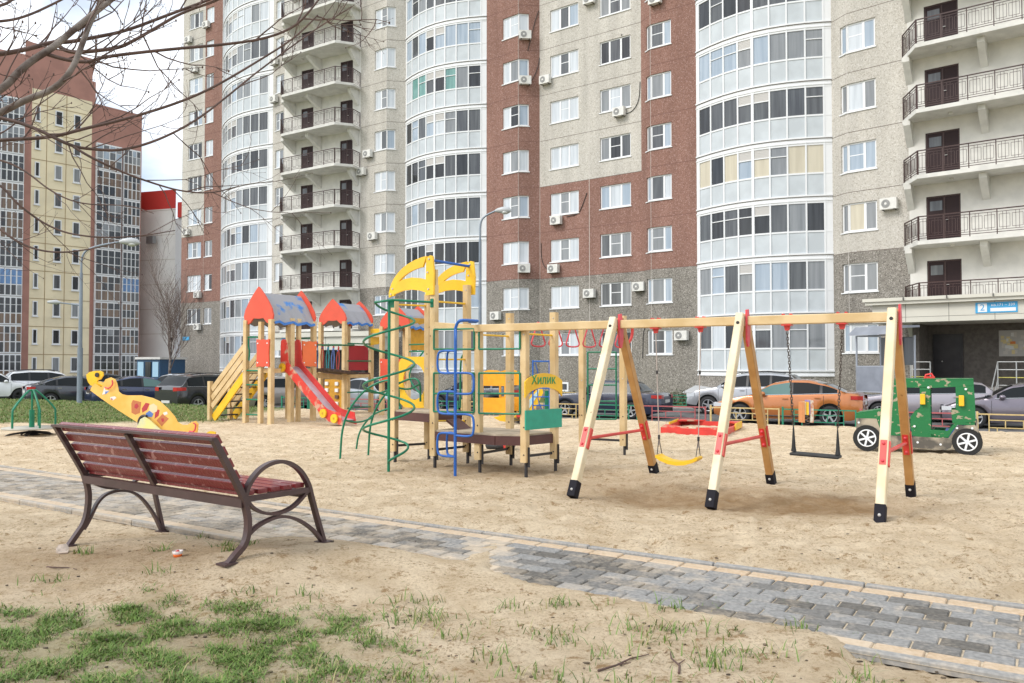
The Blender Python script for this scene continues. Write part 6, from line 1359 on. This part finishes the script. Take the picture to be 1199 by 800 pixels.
for o, end in ((pl_, 0), (pr, 1)):
    o = Vector((o.x, o.y, 0)); fo = -.13; fy = FD + .12
    zr_ = zg(o + BY * fo) - .01; zf_ = zg(o + BY * fy) - .01
    mb = MB(); flat(mb, [(-.24, SZ + .40), (-.02, SZ + .02), (0.0, SZ - .04), (.035, SZ - .18), (.01, (SZ - .2) * .5 + zr_ * .5), (-.06, SZ * .16 + zr_ * .8), (fo, zr_)], o, .045, .035); lg = part(mb, 'rear_leg', bn)
    mb = MB(); mb.bx(bpt(o, fo, zr_ + .012), (.10, .10, .012), FRM, X=BX, Y=BY); part(mb, 'foot_plate', lg)
    mb = MB(); flat(mb, [(0, SZ + .0), (.03, SZ + .09), (.14, SZ + .19), (.30, SZ + .215), (.44, SZ + .15), (.53, SZ + .03), (FD, SZ - .08), (fy, zf_)], o, .045, .026); lg2 = part(mb, 'armrest_and_front_leg', bn)
    mb = MB(); mb.bx(bpt(o, fy, zf_ + .012), (.10, .10, .012), FRM, X=BX, Y=BY); part(mb, 'foot_plate', lg2)
    mb = MB(); flat(mb, [(.0, SZ + .0), (.05, SZ - .08), (.16, SZ - .14), (.28, SZ - .155), (.42, SZ - .12), (.55, SZ - .0)], o, .04, .02); flat(mb, [(-.01, zr_ + .12), (.03, zr_ + .18), (.12, SZ - .20), (.28, SZ - .165), (.44, SZ - .215), (.58, (SZ - .2) * .5 + zf_ * .5), (fy - .02, zf_ + .02)], o, .04, .02); flat(mb, [(0, SZ - .02), (.55, SZ - .02)], o, .04, .035); part(mb, 'side_brace', bn)
# middle upright of the back, rails
md = (pl_ + pr) / 2
mb = MB(); flat(mb, [(-.235, SZ + .385), (-.02, SZ + .0)], Vector((md.x, md.y, 0)), .045, .03); part(mb, 'back_support', bn)
tb_ = lambda t: Vector((pl_.x, pl_.y, 0)) + BX * (BL * t)
mb = MB(); mb.bar(bpt(tb_(-.01), -.245, SZ + .40), bpt(tb_(1.01), -.245, SZ + .40), .04, .018, FRM, up=Z); mb.bar(bpt(tb_(0), .0, SZ - .045), bpt(tb_(1), .0, SZ - .045), .05, .06, FRM); mb.bar(bpt(tb_(0), .5, SZ - .045), bpt(tb_(1), .5, SZ - .045), .04, .05, FRM); part(mb, 'frame_rail', bn)
nvec = Vector((0, 0, 0)) + BY * .38 + Z * .23; nvec.normalize(); upv = BY * -.23 * 1.0 + Z * .40; upv.normalize(); nvec = BX.cross(upv); nvec = nvec if nvec.dot(BY) > 0 else -nvec
for i in range(5):
    s_ = .02 + i * .094; c0_ = tb_(.006) + BY * -.005 + Z * (SZ + .0) + upv * (s_ + .035) + nvec * .034; c1b = tb_(.994) + BY * -.005 + Z * (SZ + .0) + upv * (s_ + .035) + nvec * .034
    mb = MB(); mb.bar(c0_, c1b, .034, .068, MAR, up=upv); part(mb, 'back_slat', bn, bevel=.004)
for i in range(5):
    y_ = .055 + i * .105; mb = MB(); mb.bar(bpt(tb_(.01), y_, SZ + .015), bpt(tb_(.99), y_, SZ + .015), .08, .034, MAR); part(mb, 'seat_slat', bn, bevel=.004)

# ================================================================ LITTER
def lay(px, py): p = G(px, py); p.z = ground_z(p.x, p.y); return p
def Gz(px, py):
    p = G(px, py)
    for _ in range(4): d = ray(px, py); z = ground_z(p.x, p.y); t_ = (z - EYE) / d.z; p = Vector((0, 0, EYE)) + d * t_
    return p
p = Gz(208, 652); t = thing('plastic_cup', 'crumpled clear plastic cup with orange and red contents on the sand behind the bench', 'cup', p)
mb = MB(); mb.lathe([(.0, .0), (.027, .0), (.032, .026), (.0, .027)], p, Z, mat('orange_syrup', (.85, .16, .02), .2, spec=.8), 14); part(mb, 'contents', t); mb = MB(); mb.lathe([(.033, .022), (.037, .042), (.035, .042), (.031, .022)], p, Z, mat('cloudy_plastic', (.62, .55, .52), .2, spec=.8), 12) ; part(mb, 'cup_wall', t)
mb = MB(); mb.ball(p + Z * .032, .015, mat('red_blob', (.55, .03, .03), .3), 8); part(mb, 'red_piece', t)
p = Gz(73, 648); mb = MB(); STN = mat('pale_stone', (.50, .42, .35), .85, var=.2, scale=20, bump=.4); mb.prism([(-.03, -.045), (.03, -.05), (.045, .0), (.03, .05), (-.02, .05), (-.045, .01)], p + Z * .02, Vector((.8, .6, 0)), Vector((-.5, .7, .5)).normalized(), .04, STN); o = mb.build('stone', bevel=.008); tag(o, 'pale broken stone lying on the sand at the left, behind the bench', 'stone')
for i, (a, b, lab) in enumerate((((55, 665), (90, 668), 'thin dark stick lying by the pale stone'), ((700, 787), (760, 768), 'thin dark twig lying on the sand at the lower centre right'), ((795, 790), (785, 765), 'short brown twig on the sand near the lower edge, right of the other'))):
    p, q = Gz(*a), Gz(*b); d = q - p; n = d.cross(Z).normalized(); mb = MB(); mb.tube([p + Z * .006, p + d * .3 + n * .015 + Z * .012, p + d * .65 - n * .01 + Z * .01, q + Z * .008], [.006, .005, .004, .002], TWIG, 6); mb.tube([p + d * .35 + n * .012 + Z * .012, p + d * .5 + n * .05 + Z * .02], [.004, .002], TWIG, 5); o = mb.build('stick'); tag(o, lab, 'stick')
# ================================================================ LOW FENCES
FY = mat('fence_cream_yellow', (.60, .44, .20), .5, var=.08); FR_ = mat('fence_faded_red', (.42, .10, .11), .5, var=.1); FG = mat('fence_green', (.02, .22, .13), .5, var=.1)
def fline(px, s_): k = (px - 599.5) / F; Y = s_ / (SS * k + SC); return Vector((k * Y, Y, 0))
def fence(x0, x1, s_, m_, label, h=.56, seed=0):
    a, b = fline(x0, s_), fline(x1, s_); d = (b - a); Ln = d.length; d.normalize(); n = max(1, round(Ln / 1.9)); st = Ln / n
    t = thing('fence', label, 'fence', Vector((a.x, a.y, tz(a.x, a.y))), 'low coloured fences along the car park')
    zg_ = lambda p: tz(p.x, p.y)
    for i in range(n):
        p, q = a + d * (st * i + .02), a + d * (st * (i + 1) - .06); zp = zg_(p); w_ = (q - p).length; mb = MB()
        def Hh(u0, v0, u1, v1, r=.017): mb.bar(p + d * (w_ * u0) + Z * (zp + h * v0), p + d * (w_ * u1) + Z * (zp + h * v1), r * 2, r * 2, m_, up=(Z if v0 == v1 else d))
        Hh(0, -.1, 0, 1.08, .024); Hh(1, -.1, 1, 1.0, .020); Hh(0, .96, 1, .96); Hh(0, .10, 1, .10); Hh(.16, .1, .16, .96, .013); Hh(.84, .1, .84, .96, .013)
        Hh(.16, .70, .84, .70, .012); Hh(.16, .36, .84, .36, .012); Hh(.38, .36, .38, .70, .012); Hh(.62, .36, .62, .70, .012); Hh(.27, .10, .27, .36, .012); Hh(.73, .10, .73, .36, .012)
        part(mb, 'panel', t)
    return t
fence(831, 914, 23.9, FY, 'low cream-yellow fence section in front of the orange sedan')
fence(915, 1004, 23.9, FG, 'low green fence section behind the black swing seat')
fence(1006, 1046, 23.9, FR_, 'low faded red fence section ending behind the play jeep bonnet')
fence(751, 828, 24.0, FR_, 'low faded red fence section behind the red sandbox')
fence(685, 748, 24.0, FG, 'low green fence section behind the green wall bars')
fence(640, 683, 24.1, FY, 'low cream-yellow fence section seen past the yellow arched board')
fence(1047, 1140, 23.9, FR_, 'low faded red fence section seen through the play jeep')
fence(1142, 1235, 23.9, FY, 'low cream-yellow fence section at the right edge, before the grey-violet sedan')
fence(540, 637, 24.2, FY, 'low cream-yellow fence section behind the middle of the climbing frame')
fence(468, 538, 24.3, FG, 'low green fence section behind the spiral pole')
fence(398, 466, 24.4, FR_, 'low faded red fence section right of the second turret')
fence(330, 396, 24.5, FG, 'low green fence section behind the red slide')
fence(766, 812, 38.5, FG, 'low green garden fence at the wall foot behind the silver SUV bonnet')
fence(640, 760, 39.5, FY, 'low cream garden fence at the wall foot behind the dark old sedan')
# clipped shrubs at the wall foot
SHR = [mat('shrub_leaf', (.05, .085, .03), .7, var=.3, scale=3), mat('shrub_dry', (.12, .10, .05), .8, var=.3, scale=3)]
def shrub(label, c, w_, h_, n=1400, seed=1, dry=.3):
    rr = random.Random(seed); t = thing('shrub', label, 'shrub', c); mb = MB(); st_ = MB()
    for i in range(n):
        a = rr.uniform(0, 6.28); r = rr.random() ** .5; z = rr.random(); x = math.cos(a) * r * w_; y = math.sin(a) * r * w_ * .5; zz = h_ * z * (1 - .45 * r * r) * (.8 + .3 * noise.noise((x * 2, y * 2, seed)))
        p = Vector(c) + Vector((x, y, zz)); s_ = rr.uniform(.03, .07); u = Vector((rr.gauss(0, 1), rr.gauss(0, 1), rr.gauss(0, 1))).normalized() * s_; v = u.cross(Vector((rr.gauss(0, 1), rr.gauss(0, 1), rr.gauss(0, 1)))).normalized() * s_ * .6
        mb.add([p - u, p + v, p + u, p - v], [(0, 1, 2, 3)], SHR[1] if rr.random() < dry else SHR[0])
    for i in range(14): a = rr.uniform(0, 6.28); st_.tube([Vector(c), Vector(c) + Vector((math.cos(a) * w_ * .5, math.sin(a) * w_ * .25, h_ * .7))], [.015, .006], TWIG, 4)
    part(mb, 'foliage', t); part(st_, 'stem', t)
for i, (px, Y, w_, h_, dry, lab) in enumerate(((790, 40.5, 1.3, .9, .3, 'low shrub behind the green garden fence at the foot of the brick wall'), (890, 37, .7, 1.3, .9, 'brown leafless bush under the right-hand white bay, between the two orange-side cars'), (665, 44, 1.3, .7, .4, 'low dark shrub at the wall foot, left of the old sedan'), (1000, 34.0, .6, .7, .7, 'small dry shrub left of the grey shelter'))):
    p = Vector(((px - 599.5) / F * Y, Y, -.6)); shrub(lab, p, w_, h_, 1200, i + 3, dry)

# ================================================================ CARS
RUBT = mat('tyre_rubber', (.02, .02, .021), .8); TRIM = mat('black_trim', (.015, .015, .016), .4); CGL = mat('car_glass', (.010, .013, .015), .05, spec=.22); CGL2 = mat('car_glass_pale', (.10, .19, .18), .05, spec=.4)
RIMM = mat('alloy_rim', (.48, .49, .51), .3, metal=.6); TAIL = mat('tail_light_red', (.45, .012, .015), .15, coat=.8); HEADL = mat('headlight_glass', (.62, .65, .68), .1, coat=.8); PLT = mat('number_plate', (.62, .62, .6), .4); CHR = mat('chrome_trim', (.55, .56, .58), .2, metal=.8)
def weld(o, ang):
    bm = bmesh.new(); bm.from_mesh(o.data); bmesh.ops.remove_doubles(bm, verts=bm.verts, dist=.0015); bm.to_mesh(o.data); bm.free(); o.data.set_sharp_from_angle(angle=rad(ang)); return o
def interp(pts, x):
    if x <= pts[0][0]: return pts[0][1]
    for (a, b), (c, d) in zip(pts, pts[1:]):
        if x <= c: t = (x - a) / (c - a) if c > a else 0; return b + (d - b) * (t * t * (3 - 2 * t) * .35 + t * .65)
    return pts[-1][1]
KINDS = {
 'sedan': dict(L=4.62, W=1.84, H=1.47, belt=[(0, .52), (.06, .66), (.5, .80), (1.25, .93), (2.3, .97), (3.6, 1.02), (4.2, 1.05), (4.5, 1.02), (4.62, .82)], roof=[(1.18, .93), (1.95, 1.36), (2.5, 1.46), (3.0, 1.45), (3.5, 1.34), (4.22, 1.06)], cab=(1.18, 4.22), win=(1.55, 3.95), screens=((1.2, 1.98), (3.25, 4.12)), pil=(2.52, 3.42), wheels=(.90, 3.68), R=.33),
 'suv': dict(L=4.65, W=1.87, H=1.68, belt=[(0, .62), (.08, .80), (.5, .96), (1.2, 1.06), (2.4, 1.10), (3.9, 1.14), (4.5, 1.16), (4.65, .98)], roof=[(1.15, 1.06), (1.85, 1.56), (2.4, 1.67), (3.3, 1.68), (4.1, 1.60), (4.50, 1.16)], cab=(1.15, 4.52), win=(1.45, 4.22), screens=((1.18, 1.88), (4.12, 4.46)), pil=(2.45, 3.35), wheels=(.92, 3.72), R=.36),
 'wagon': dict(L=4.6, W=1.80, H=1.48, belt=[(0, .55), (.06, .70), (.5, .84), (1.2, .94), (2.4, .98), (3.9, 1.02), (4.45, 1.02), (4.6, .84)], roof=[(1.15, .94), (1.9, 1.38), (2.5, 1.47), (3.4, 1.46), (4.05, 1.38), (4.48, 1.04)], cab=(1.15, 4.50), win=(1.5, 4.15), screens=((1.18, 1.92), (4.08, 4.42)), pil=(2.45, 3.38), wheels=(.88, 3.66), R=.32),
 'old': dict(L=4.55, W=1.72, H=1.43, belt=[(0, .60), (.05, .72), (.5, .84), (1.3, .90), (2.4, .92), (3.5, .94), (4.4, .94), (4.55, .80)], roof=[(1.3, .90), (1.85, 1.33), (2.2, 1.42), (3.0, 1.42), (3.35, 1.36), (3.85, .94)], cab=(1.3, 3.85), win=(1.62, 3.55), screens=((1.32, 1.88), (3.32, 3.82)), pil=(2.35, 3.15), wheels=(.82, 3.45), R=.31)}
def car(name, label, kind, pos, ang, paint, ncol=None, zb=-.58, dark_roof=False, rim=None, plate=True, pale=False, scale=1.0):
    K_ = KINDS[kind]; L_, W_, R_ = K_['L'], K_['W'], K_['R']; pos = Vector((pos.x, pos.y, zb)); t = thing(name, label, 'car', pos, 'cars parked beyond the playground')
    fx = Vector((math.cos(ang), math.sin(ang), 0)); fy = Vector((-fx.y, fx.x, 0))       # fx = nose direction, fy = its left
    def W3_(x, y, z): return pos + fx * (L_ / 2 - x) * scale + fy * y * scale + Z * z * scale
    xs = sorted(set([round(L_ * i / 52, 3) for i in range(53)] + [K_['cab'][0], K_['cab'][1], .02, L_ - .02] + list(K_['pil'])))
    body = MB(); glz = {('side_window', 1): MB(), ('side_window', -1): MB(), ('windscreen', 0): MB(), ('rear_window', 0): MB()}
    rings = []
    for x in xs:
        e = min(x, L_ - x); tp = 1 - .16 * max(0, 1 - e / .45) ** 2; w_ = W_ / 2 * tp; zbelt = interp(K_['belt'], x)
        bot = .20 + .10 * max(0, 1 - e / .35); arch = 0
        for wx in K_['wheels']:
            q = abs(x - wx); RA = R_ + .065
            if q < RA: arch = max(arch, R_ + math.sqrt(max(0, RA * RA - q * q)))
        lo = max(bot, arch); cabin = K_['cab'][0] <= x <= K_['cab'][1]
        zr = interp(K_['roof'], x) if cabin else zbelt; zr = max(zr, zbelt)
        h = zr - zbelt; lowm = max(lo + .02, .48); rw = w_ * .965 - h * .38
        ring = [(0, bot if not arch else bot), (w_ * .80, bot), (w_ * .93, lo), (w_ * .995, max(lo + .01, lo * .4 + .28)), (w_, max(lowm, .60 * zbelt)), (w_ * .985, max(lowm + .02, zbelt - .07)), (w_ * .955, zbelt if zbelt > lowm + .03 else lowm + .03)]
        crown = .035 if not cabin else .0
        if h > .015: ring += [(max(rw, .2) + .03, zbelt + h * .82 - .0), (max(rw, .2) - .03, zbelt + h * .95), (max(rw, .2) * .6, zr + .0), (0, zr + .015)]
        else: ring += [(w_ * .90, zbelt + .010), (w_ * .80, zbelt + .022), (w_ * .5, zbelt + .035), (0, zbelt + .04)]
        rings.append(ring)
    nr = len(rings[0]); w0_, w1_ = K_['win']; (s0, s1), (r0_, r1_) = K_['screens']
    for side in (1, -1):
        vs = [W3_(x, y * side, z) for x, rg in zip(xs, rings) for y, z in rg]
        for i in range(len(xs) - 1):
            xm = (xs[i] + xs[i + 1]) / 2
            for j in range(nr - 1):
                f = (i * nr + j, i * nr + j + 1, (i + 1) * nr + j + 1, (i + 1) * nr + j); f = f if side < 0 else f[::-1]
                q = [vs[k] for k in f]; m_ = paint
                pil = any(abs(xm - p) < .05 for p in K_['pil'])
                if j == 6 and w0_ < xm < w1_ and not pil: glz[('side_window', side)].add(q, [(0, 1, 2, 3)], CGL2 if pale and xm < 2.6 else CGL, True); continue
                if j == 6 and w0_ < xm < w1_: m_ = TRIM
                if j in (8, 9) and s0 < xm < s1: glz[('windscreen', 0)].add(q, [(0, 1, 2, 3)], CGL, True); continue
                if j in (8, 9) and r0_ < xm < r1_: glz[('rear_window', 0)].add(q, [(0, 1, 2, 3)], CGL, True); continue
                if j in (0, 1): m_ = TRIM
                if j == 2 and kind == 'suv': m_ = TRIM
                if dark_roof and j in (8, 9): m_ = TRIM
                body.add(q, [(0, 1, 2, 3)], m_, True)
        e0 = [vs[k] for k in range(nr)]; e1 = [vs[(len(xs) - 1) * nr + k] for k in range(nr)]
        body.add(e0 + [W3_(0, 0, .5)], [(k, k + 1, nr) if side > 0 else (k + 1, k, nr) for k in range(nr - 1)], paint, False); body.add(e1 + [W3_(L_, 0, .5)], [(k + 1, k, nr) if side > 0 else (k, k + 1, nr) for k in range(nr - 1)], paint, False)
        # chrome/black strip round the windows, door seams, sill
        zbf = lambda x: interp(K_['belt'], x)
        body.tube([W3_(x, side * (W_ / 2 * .962), zbf(x) + .008) for x in [w0_ - .1 + (w1_ - w0_ + .15) * q / 14 for q in range(15)]], .012, CHR if ncol is None else TRIM, 5)
        for xd in (K_['cab'][0] + .18, K_['pil'][0], K_['pil'][1] + .08):
            body.tube([W3_(xd, side * (W_ / 2 * 1.0), .30), W3_(xd, side * (W_ / 2 * 1.003), .60 * zbf(xd)), W3_(xd, side * (W_ / 2 * .99), zbf(xd) - .05)], .006, TRIM, 4)
        body.tube([W3_(x, side * W_ / 2 * .99, .30) for x in (K_['wheels'][0] + .45, K_['wheels'][1] - .45)], .02, TRIM, 6)
    # dark underbody keeps the wheel wells closed
    body.bx(W3_(L_ / 2, 0, .42), ((L_ - .5) * scale, W_ * .62 * scale, .38 * scale), TRIM, X=fx, Y=fy)
    weld(part(body, 'body', t), 40)
    for k, g in glz.items(): weld(part(g, k[0], t), 30)
    for side in (1, -1):
        for wx in K_['wheels']:
            c = W3_(wx, side * (W_ / 2 - .12), R_); n_ = fy * side; mb = MB(); mb.lathe([(R_ * .62, .105), (R_ * .68, .12), (R_ * .93, .115), (R_, .08), (R_, -.08), (R_ * .9, -.11), (0, -.11)], c, n_, RUBT, 24); w = part(mb, 'wheel', t)
            rm = MB(); rr_ = R_ * .66; rm.lathe([(rr_, .118), (rr_ * .94, .122), (rr_ * .92, .07), (0, .06)], c, n_, TRIM, 24); rm.lathe([(rr_ * 1.0, .119), (rr_ * .9, .124), (rr_ * .89, .10)], c, n_, rim or RIMM, 24)
            for s_ in range(5 if kind != 'wagon' else 8): a = s_ * 6.283 / (5 if kind != 'wagon' else 8) + .4; dd_ = fx * math.cos(a) + Z * math.sin(a); rm.bar(c + n_ * .112 + dd_ * .02, c + n_ * .116 + dd_ * rr_ * .93, .055, .02, rim or RIMM, up=n_)
            rm.cyl(c + n_ * .10, c + n_ * .125, .035, rim or RIMM, 10); part(rm, 'rim', w)
            # arch lip
        for nm, x0, x1, m_, zz in (('headlight', -.012, .36, HEADL, interp(K_['belt'], .2) - .09), ('tail_light', L_ + .012, L_ - .32, TAIL, interp(K_['belt'], L_ - .15) - .12)):
            mb = MB(); yo = W_ / 2; P = []
            k0 = .90; hh = .07 if kind != 'suv' else .085
            pts = [(x0, yo * .52), (x0, yo * .80), (x0 + (x1 - x0) * .45, yo * .955), (x1, yo * 1.004)]
            vs = [W3_(x, y * side, zz + s_ * hh * (1 - .45 * i / 3 * (1 if s_ < 0 else 0))) for i, (x, y) in enumerate(pts) for s_ in (-1, 1)]
            ins = [W3_(x + (.10 if x0 < 1 else -.10), (y - .08) * side, zz + s_ * hh) for x, y in pts for s_ in (-1, 1)]
            fs = [(2 * i, 2 * i + 2, 2 * i + 3, 2 * i + 1) for i in range(3)]; fs2 = [(2 * i + 1, 2 * i + 3, 8 + 2 * i + 3, 8 + 2 * i + 1) for i in range(3)] + [(2 * i, 8 + 2 * i, 8 + 2 * i + 2, 2 * i + 2) for i in range(3)]
            mb.add(vs + ins, fs + fs2, m_, False); part(mb, nm, t)
        c = W3_(K_['win'][0] + .10, side * (W_ / 2 + .07), interp(K_['belt'], K_['win'][0]) + .06); mb = MB(); mb.ball(c, .10, paint if kind != 'old' else TRIM, 10, (1, 1, .75)); part(mb, 'wing_mirror', t)
        for xh in (K_['pil'][0] - .18, K_['pil'][1] - .1):
            mb = MB(); c = W3_(xh, side * (W_ / 2 + .012), interp(K_['belt'], xh) - .12); mb.bx(c, (.18, .03, .028), paint if ncol is None else CHR, X=fx, Y=fy); part(mb, 'door_handle', t)
    # bumpers, grille, plates
    mb = MB(); mb.bx(W3_(.0, 0, .36), (.06, W_ * .62, .20), TRIM, X=fx, Y=fy); mb.bx(W3_(-.01, 0, .58), (.05, W_ * .40, .10), TRIM, X=fx, Y=fy); part(mb, 'grille', t)
    mb = MB(); mb.bx(W3_(L_ + .0, 0, .34), (.06, W_ * .72, .16), TRIM, X=fx, Y=fy); part(mb, 'rear_bumper', t, bevel=.02)
    if plate:
        for x, z in ((-.045, .46), (L_ + .018, .50 if kind in ('suv',) else .74 if kind in ('sedan',) else .66)): mb = MB(); mb.bx(W3_(x, 0, z), (.02, .52, .11), PLT, X=fx, Y=fy); part(mb, 'number_plate', t)
    if kind == 'suv':
        for side in (1, -1): mb = MB(); mb.tube([W3_(x, side * W_ * .33, interp(K_['roof'], x) + .05) for x in (1.9, 2.3, 3.0, 3.9)], .018, TRIM, 6); part(mb, 'roof_rail', t)
    return t
def cpaint(n, c, m=.35): return mat(n, c, .28, coat=1.0, metal=m, var=.04, scale=2)
SA = math.atan2(SS, -SC)         # nose along the street, to the left
def cpos(px, Y): return Vector(((px - 599.5) / F * Y, Y, 0))
car('parked_car', 'metallic orange sedan parked behind the low yellow and green fences', 'sedan', cpos(924, 27.9), SA - .02, cpaint('orange_car_paint', (.50, .17, .045)), pale=True, scale=1.03)
car('parked_car', 'silver SUV with a black roof rail, nosing left behind the orange sedan', 'suv', cpos(876, 33.2), SA, cpaint('silver_car_paint', (.40, .41, .43), .5))
car('parked_car', 'silver-lilac wagon seen through the windows of the green play jeep', 'wagon', cpos(1082, 29.2), SA, cpaint('lilac_silver_paint', (.36, .33, .36), .5))
car('parked_car', 'grey-violet sedan at the right edge of the picture', 'sedan', cpos(1198, 25.9), SA + .03, cpaint('violet_grey_paint', (.19, .165, .20), .5))
car('parked_car', 'dark blue old boxy sedan behind the green wall bars', 'old', cpos(713, 31.3), SA, cpaint('dark_navy_paint', (.016, .022, .05), .1))
car('parked_car', 'dark grey sedan glimpsed through the orange play cabin', 'sedan', cpos(560, 34.5), SA, cpaint('graphite_paint', (.05, .055, .065), .3))
car('parked_car', 'light silver sedan facing the towers, glimpsed left of the spiral pole', 'sedan', cpos(445, 34), SA + math.pi * .9, cpaint('pale_silver_paint', (.42, .45, .48), .5))
car('parked_car', 'champagne silver wagon parked tail-on behind the red slide', 'wagon', cpos(333, 36.5), rad(42), cpaint('champagne_paint', (.33, .29, .26), .5))
BA = rad(48)
car('parked_car', 'glossy black small SUV seen from behind, left of the wooden stairs', 'suv', cpos(248, 35.4), rad(58), cpaint('black_car_paint', (.012, .013, .016), .1), scale=.95)
car('parked_car', 'navy blue sedan parked between the lamp post and the black small SUV', 'sedan', cpos(168, 38.2), rad(38), cpaint('navy_paint', (.022, .035, .095), .3), ncol=1, pale=True)
car('parked_car', 'dark slate sedan with pale spoked wheel, right behind the roundabout and the lamp post', 'sedan', cpos(94, 39.6), rad(38), cpaint('slate_paint', (.04, .046, .06), .3), ncol=1)
car('parked_car', 'white SUV with red tail lights, second car from the left edge', 'suv', cpos(57, 44.5), rad(40), cpaint('white_car_paint', (.72, .73, .75), .0))
car('parked_car', 'white SUV with black wheels, cut off by the left edge', 'suv', cpos(-12, 42.5), rad(30), cpaint('white_car_paint', (.72, .73, .75), .0), rim=TRIM)
car('parked_car', 'black sedan in the row behind, just right of the lamp post', 'sedan', cpos(128, 48.5), rad(40), cpaint('black_car_paint', (.012, .013, .016), .1))
car('parked_car', 'silver hatchback in the row behind, between the navy sedan and the black small SUV', 'wagon', cpos(208, 47.5), rad(150), cpaint('pale_silver_paint', (.42, .45, .48), .5))
for o in list(sc.objects):
    if '_wc' in o.keys(): del o['_wc']
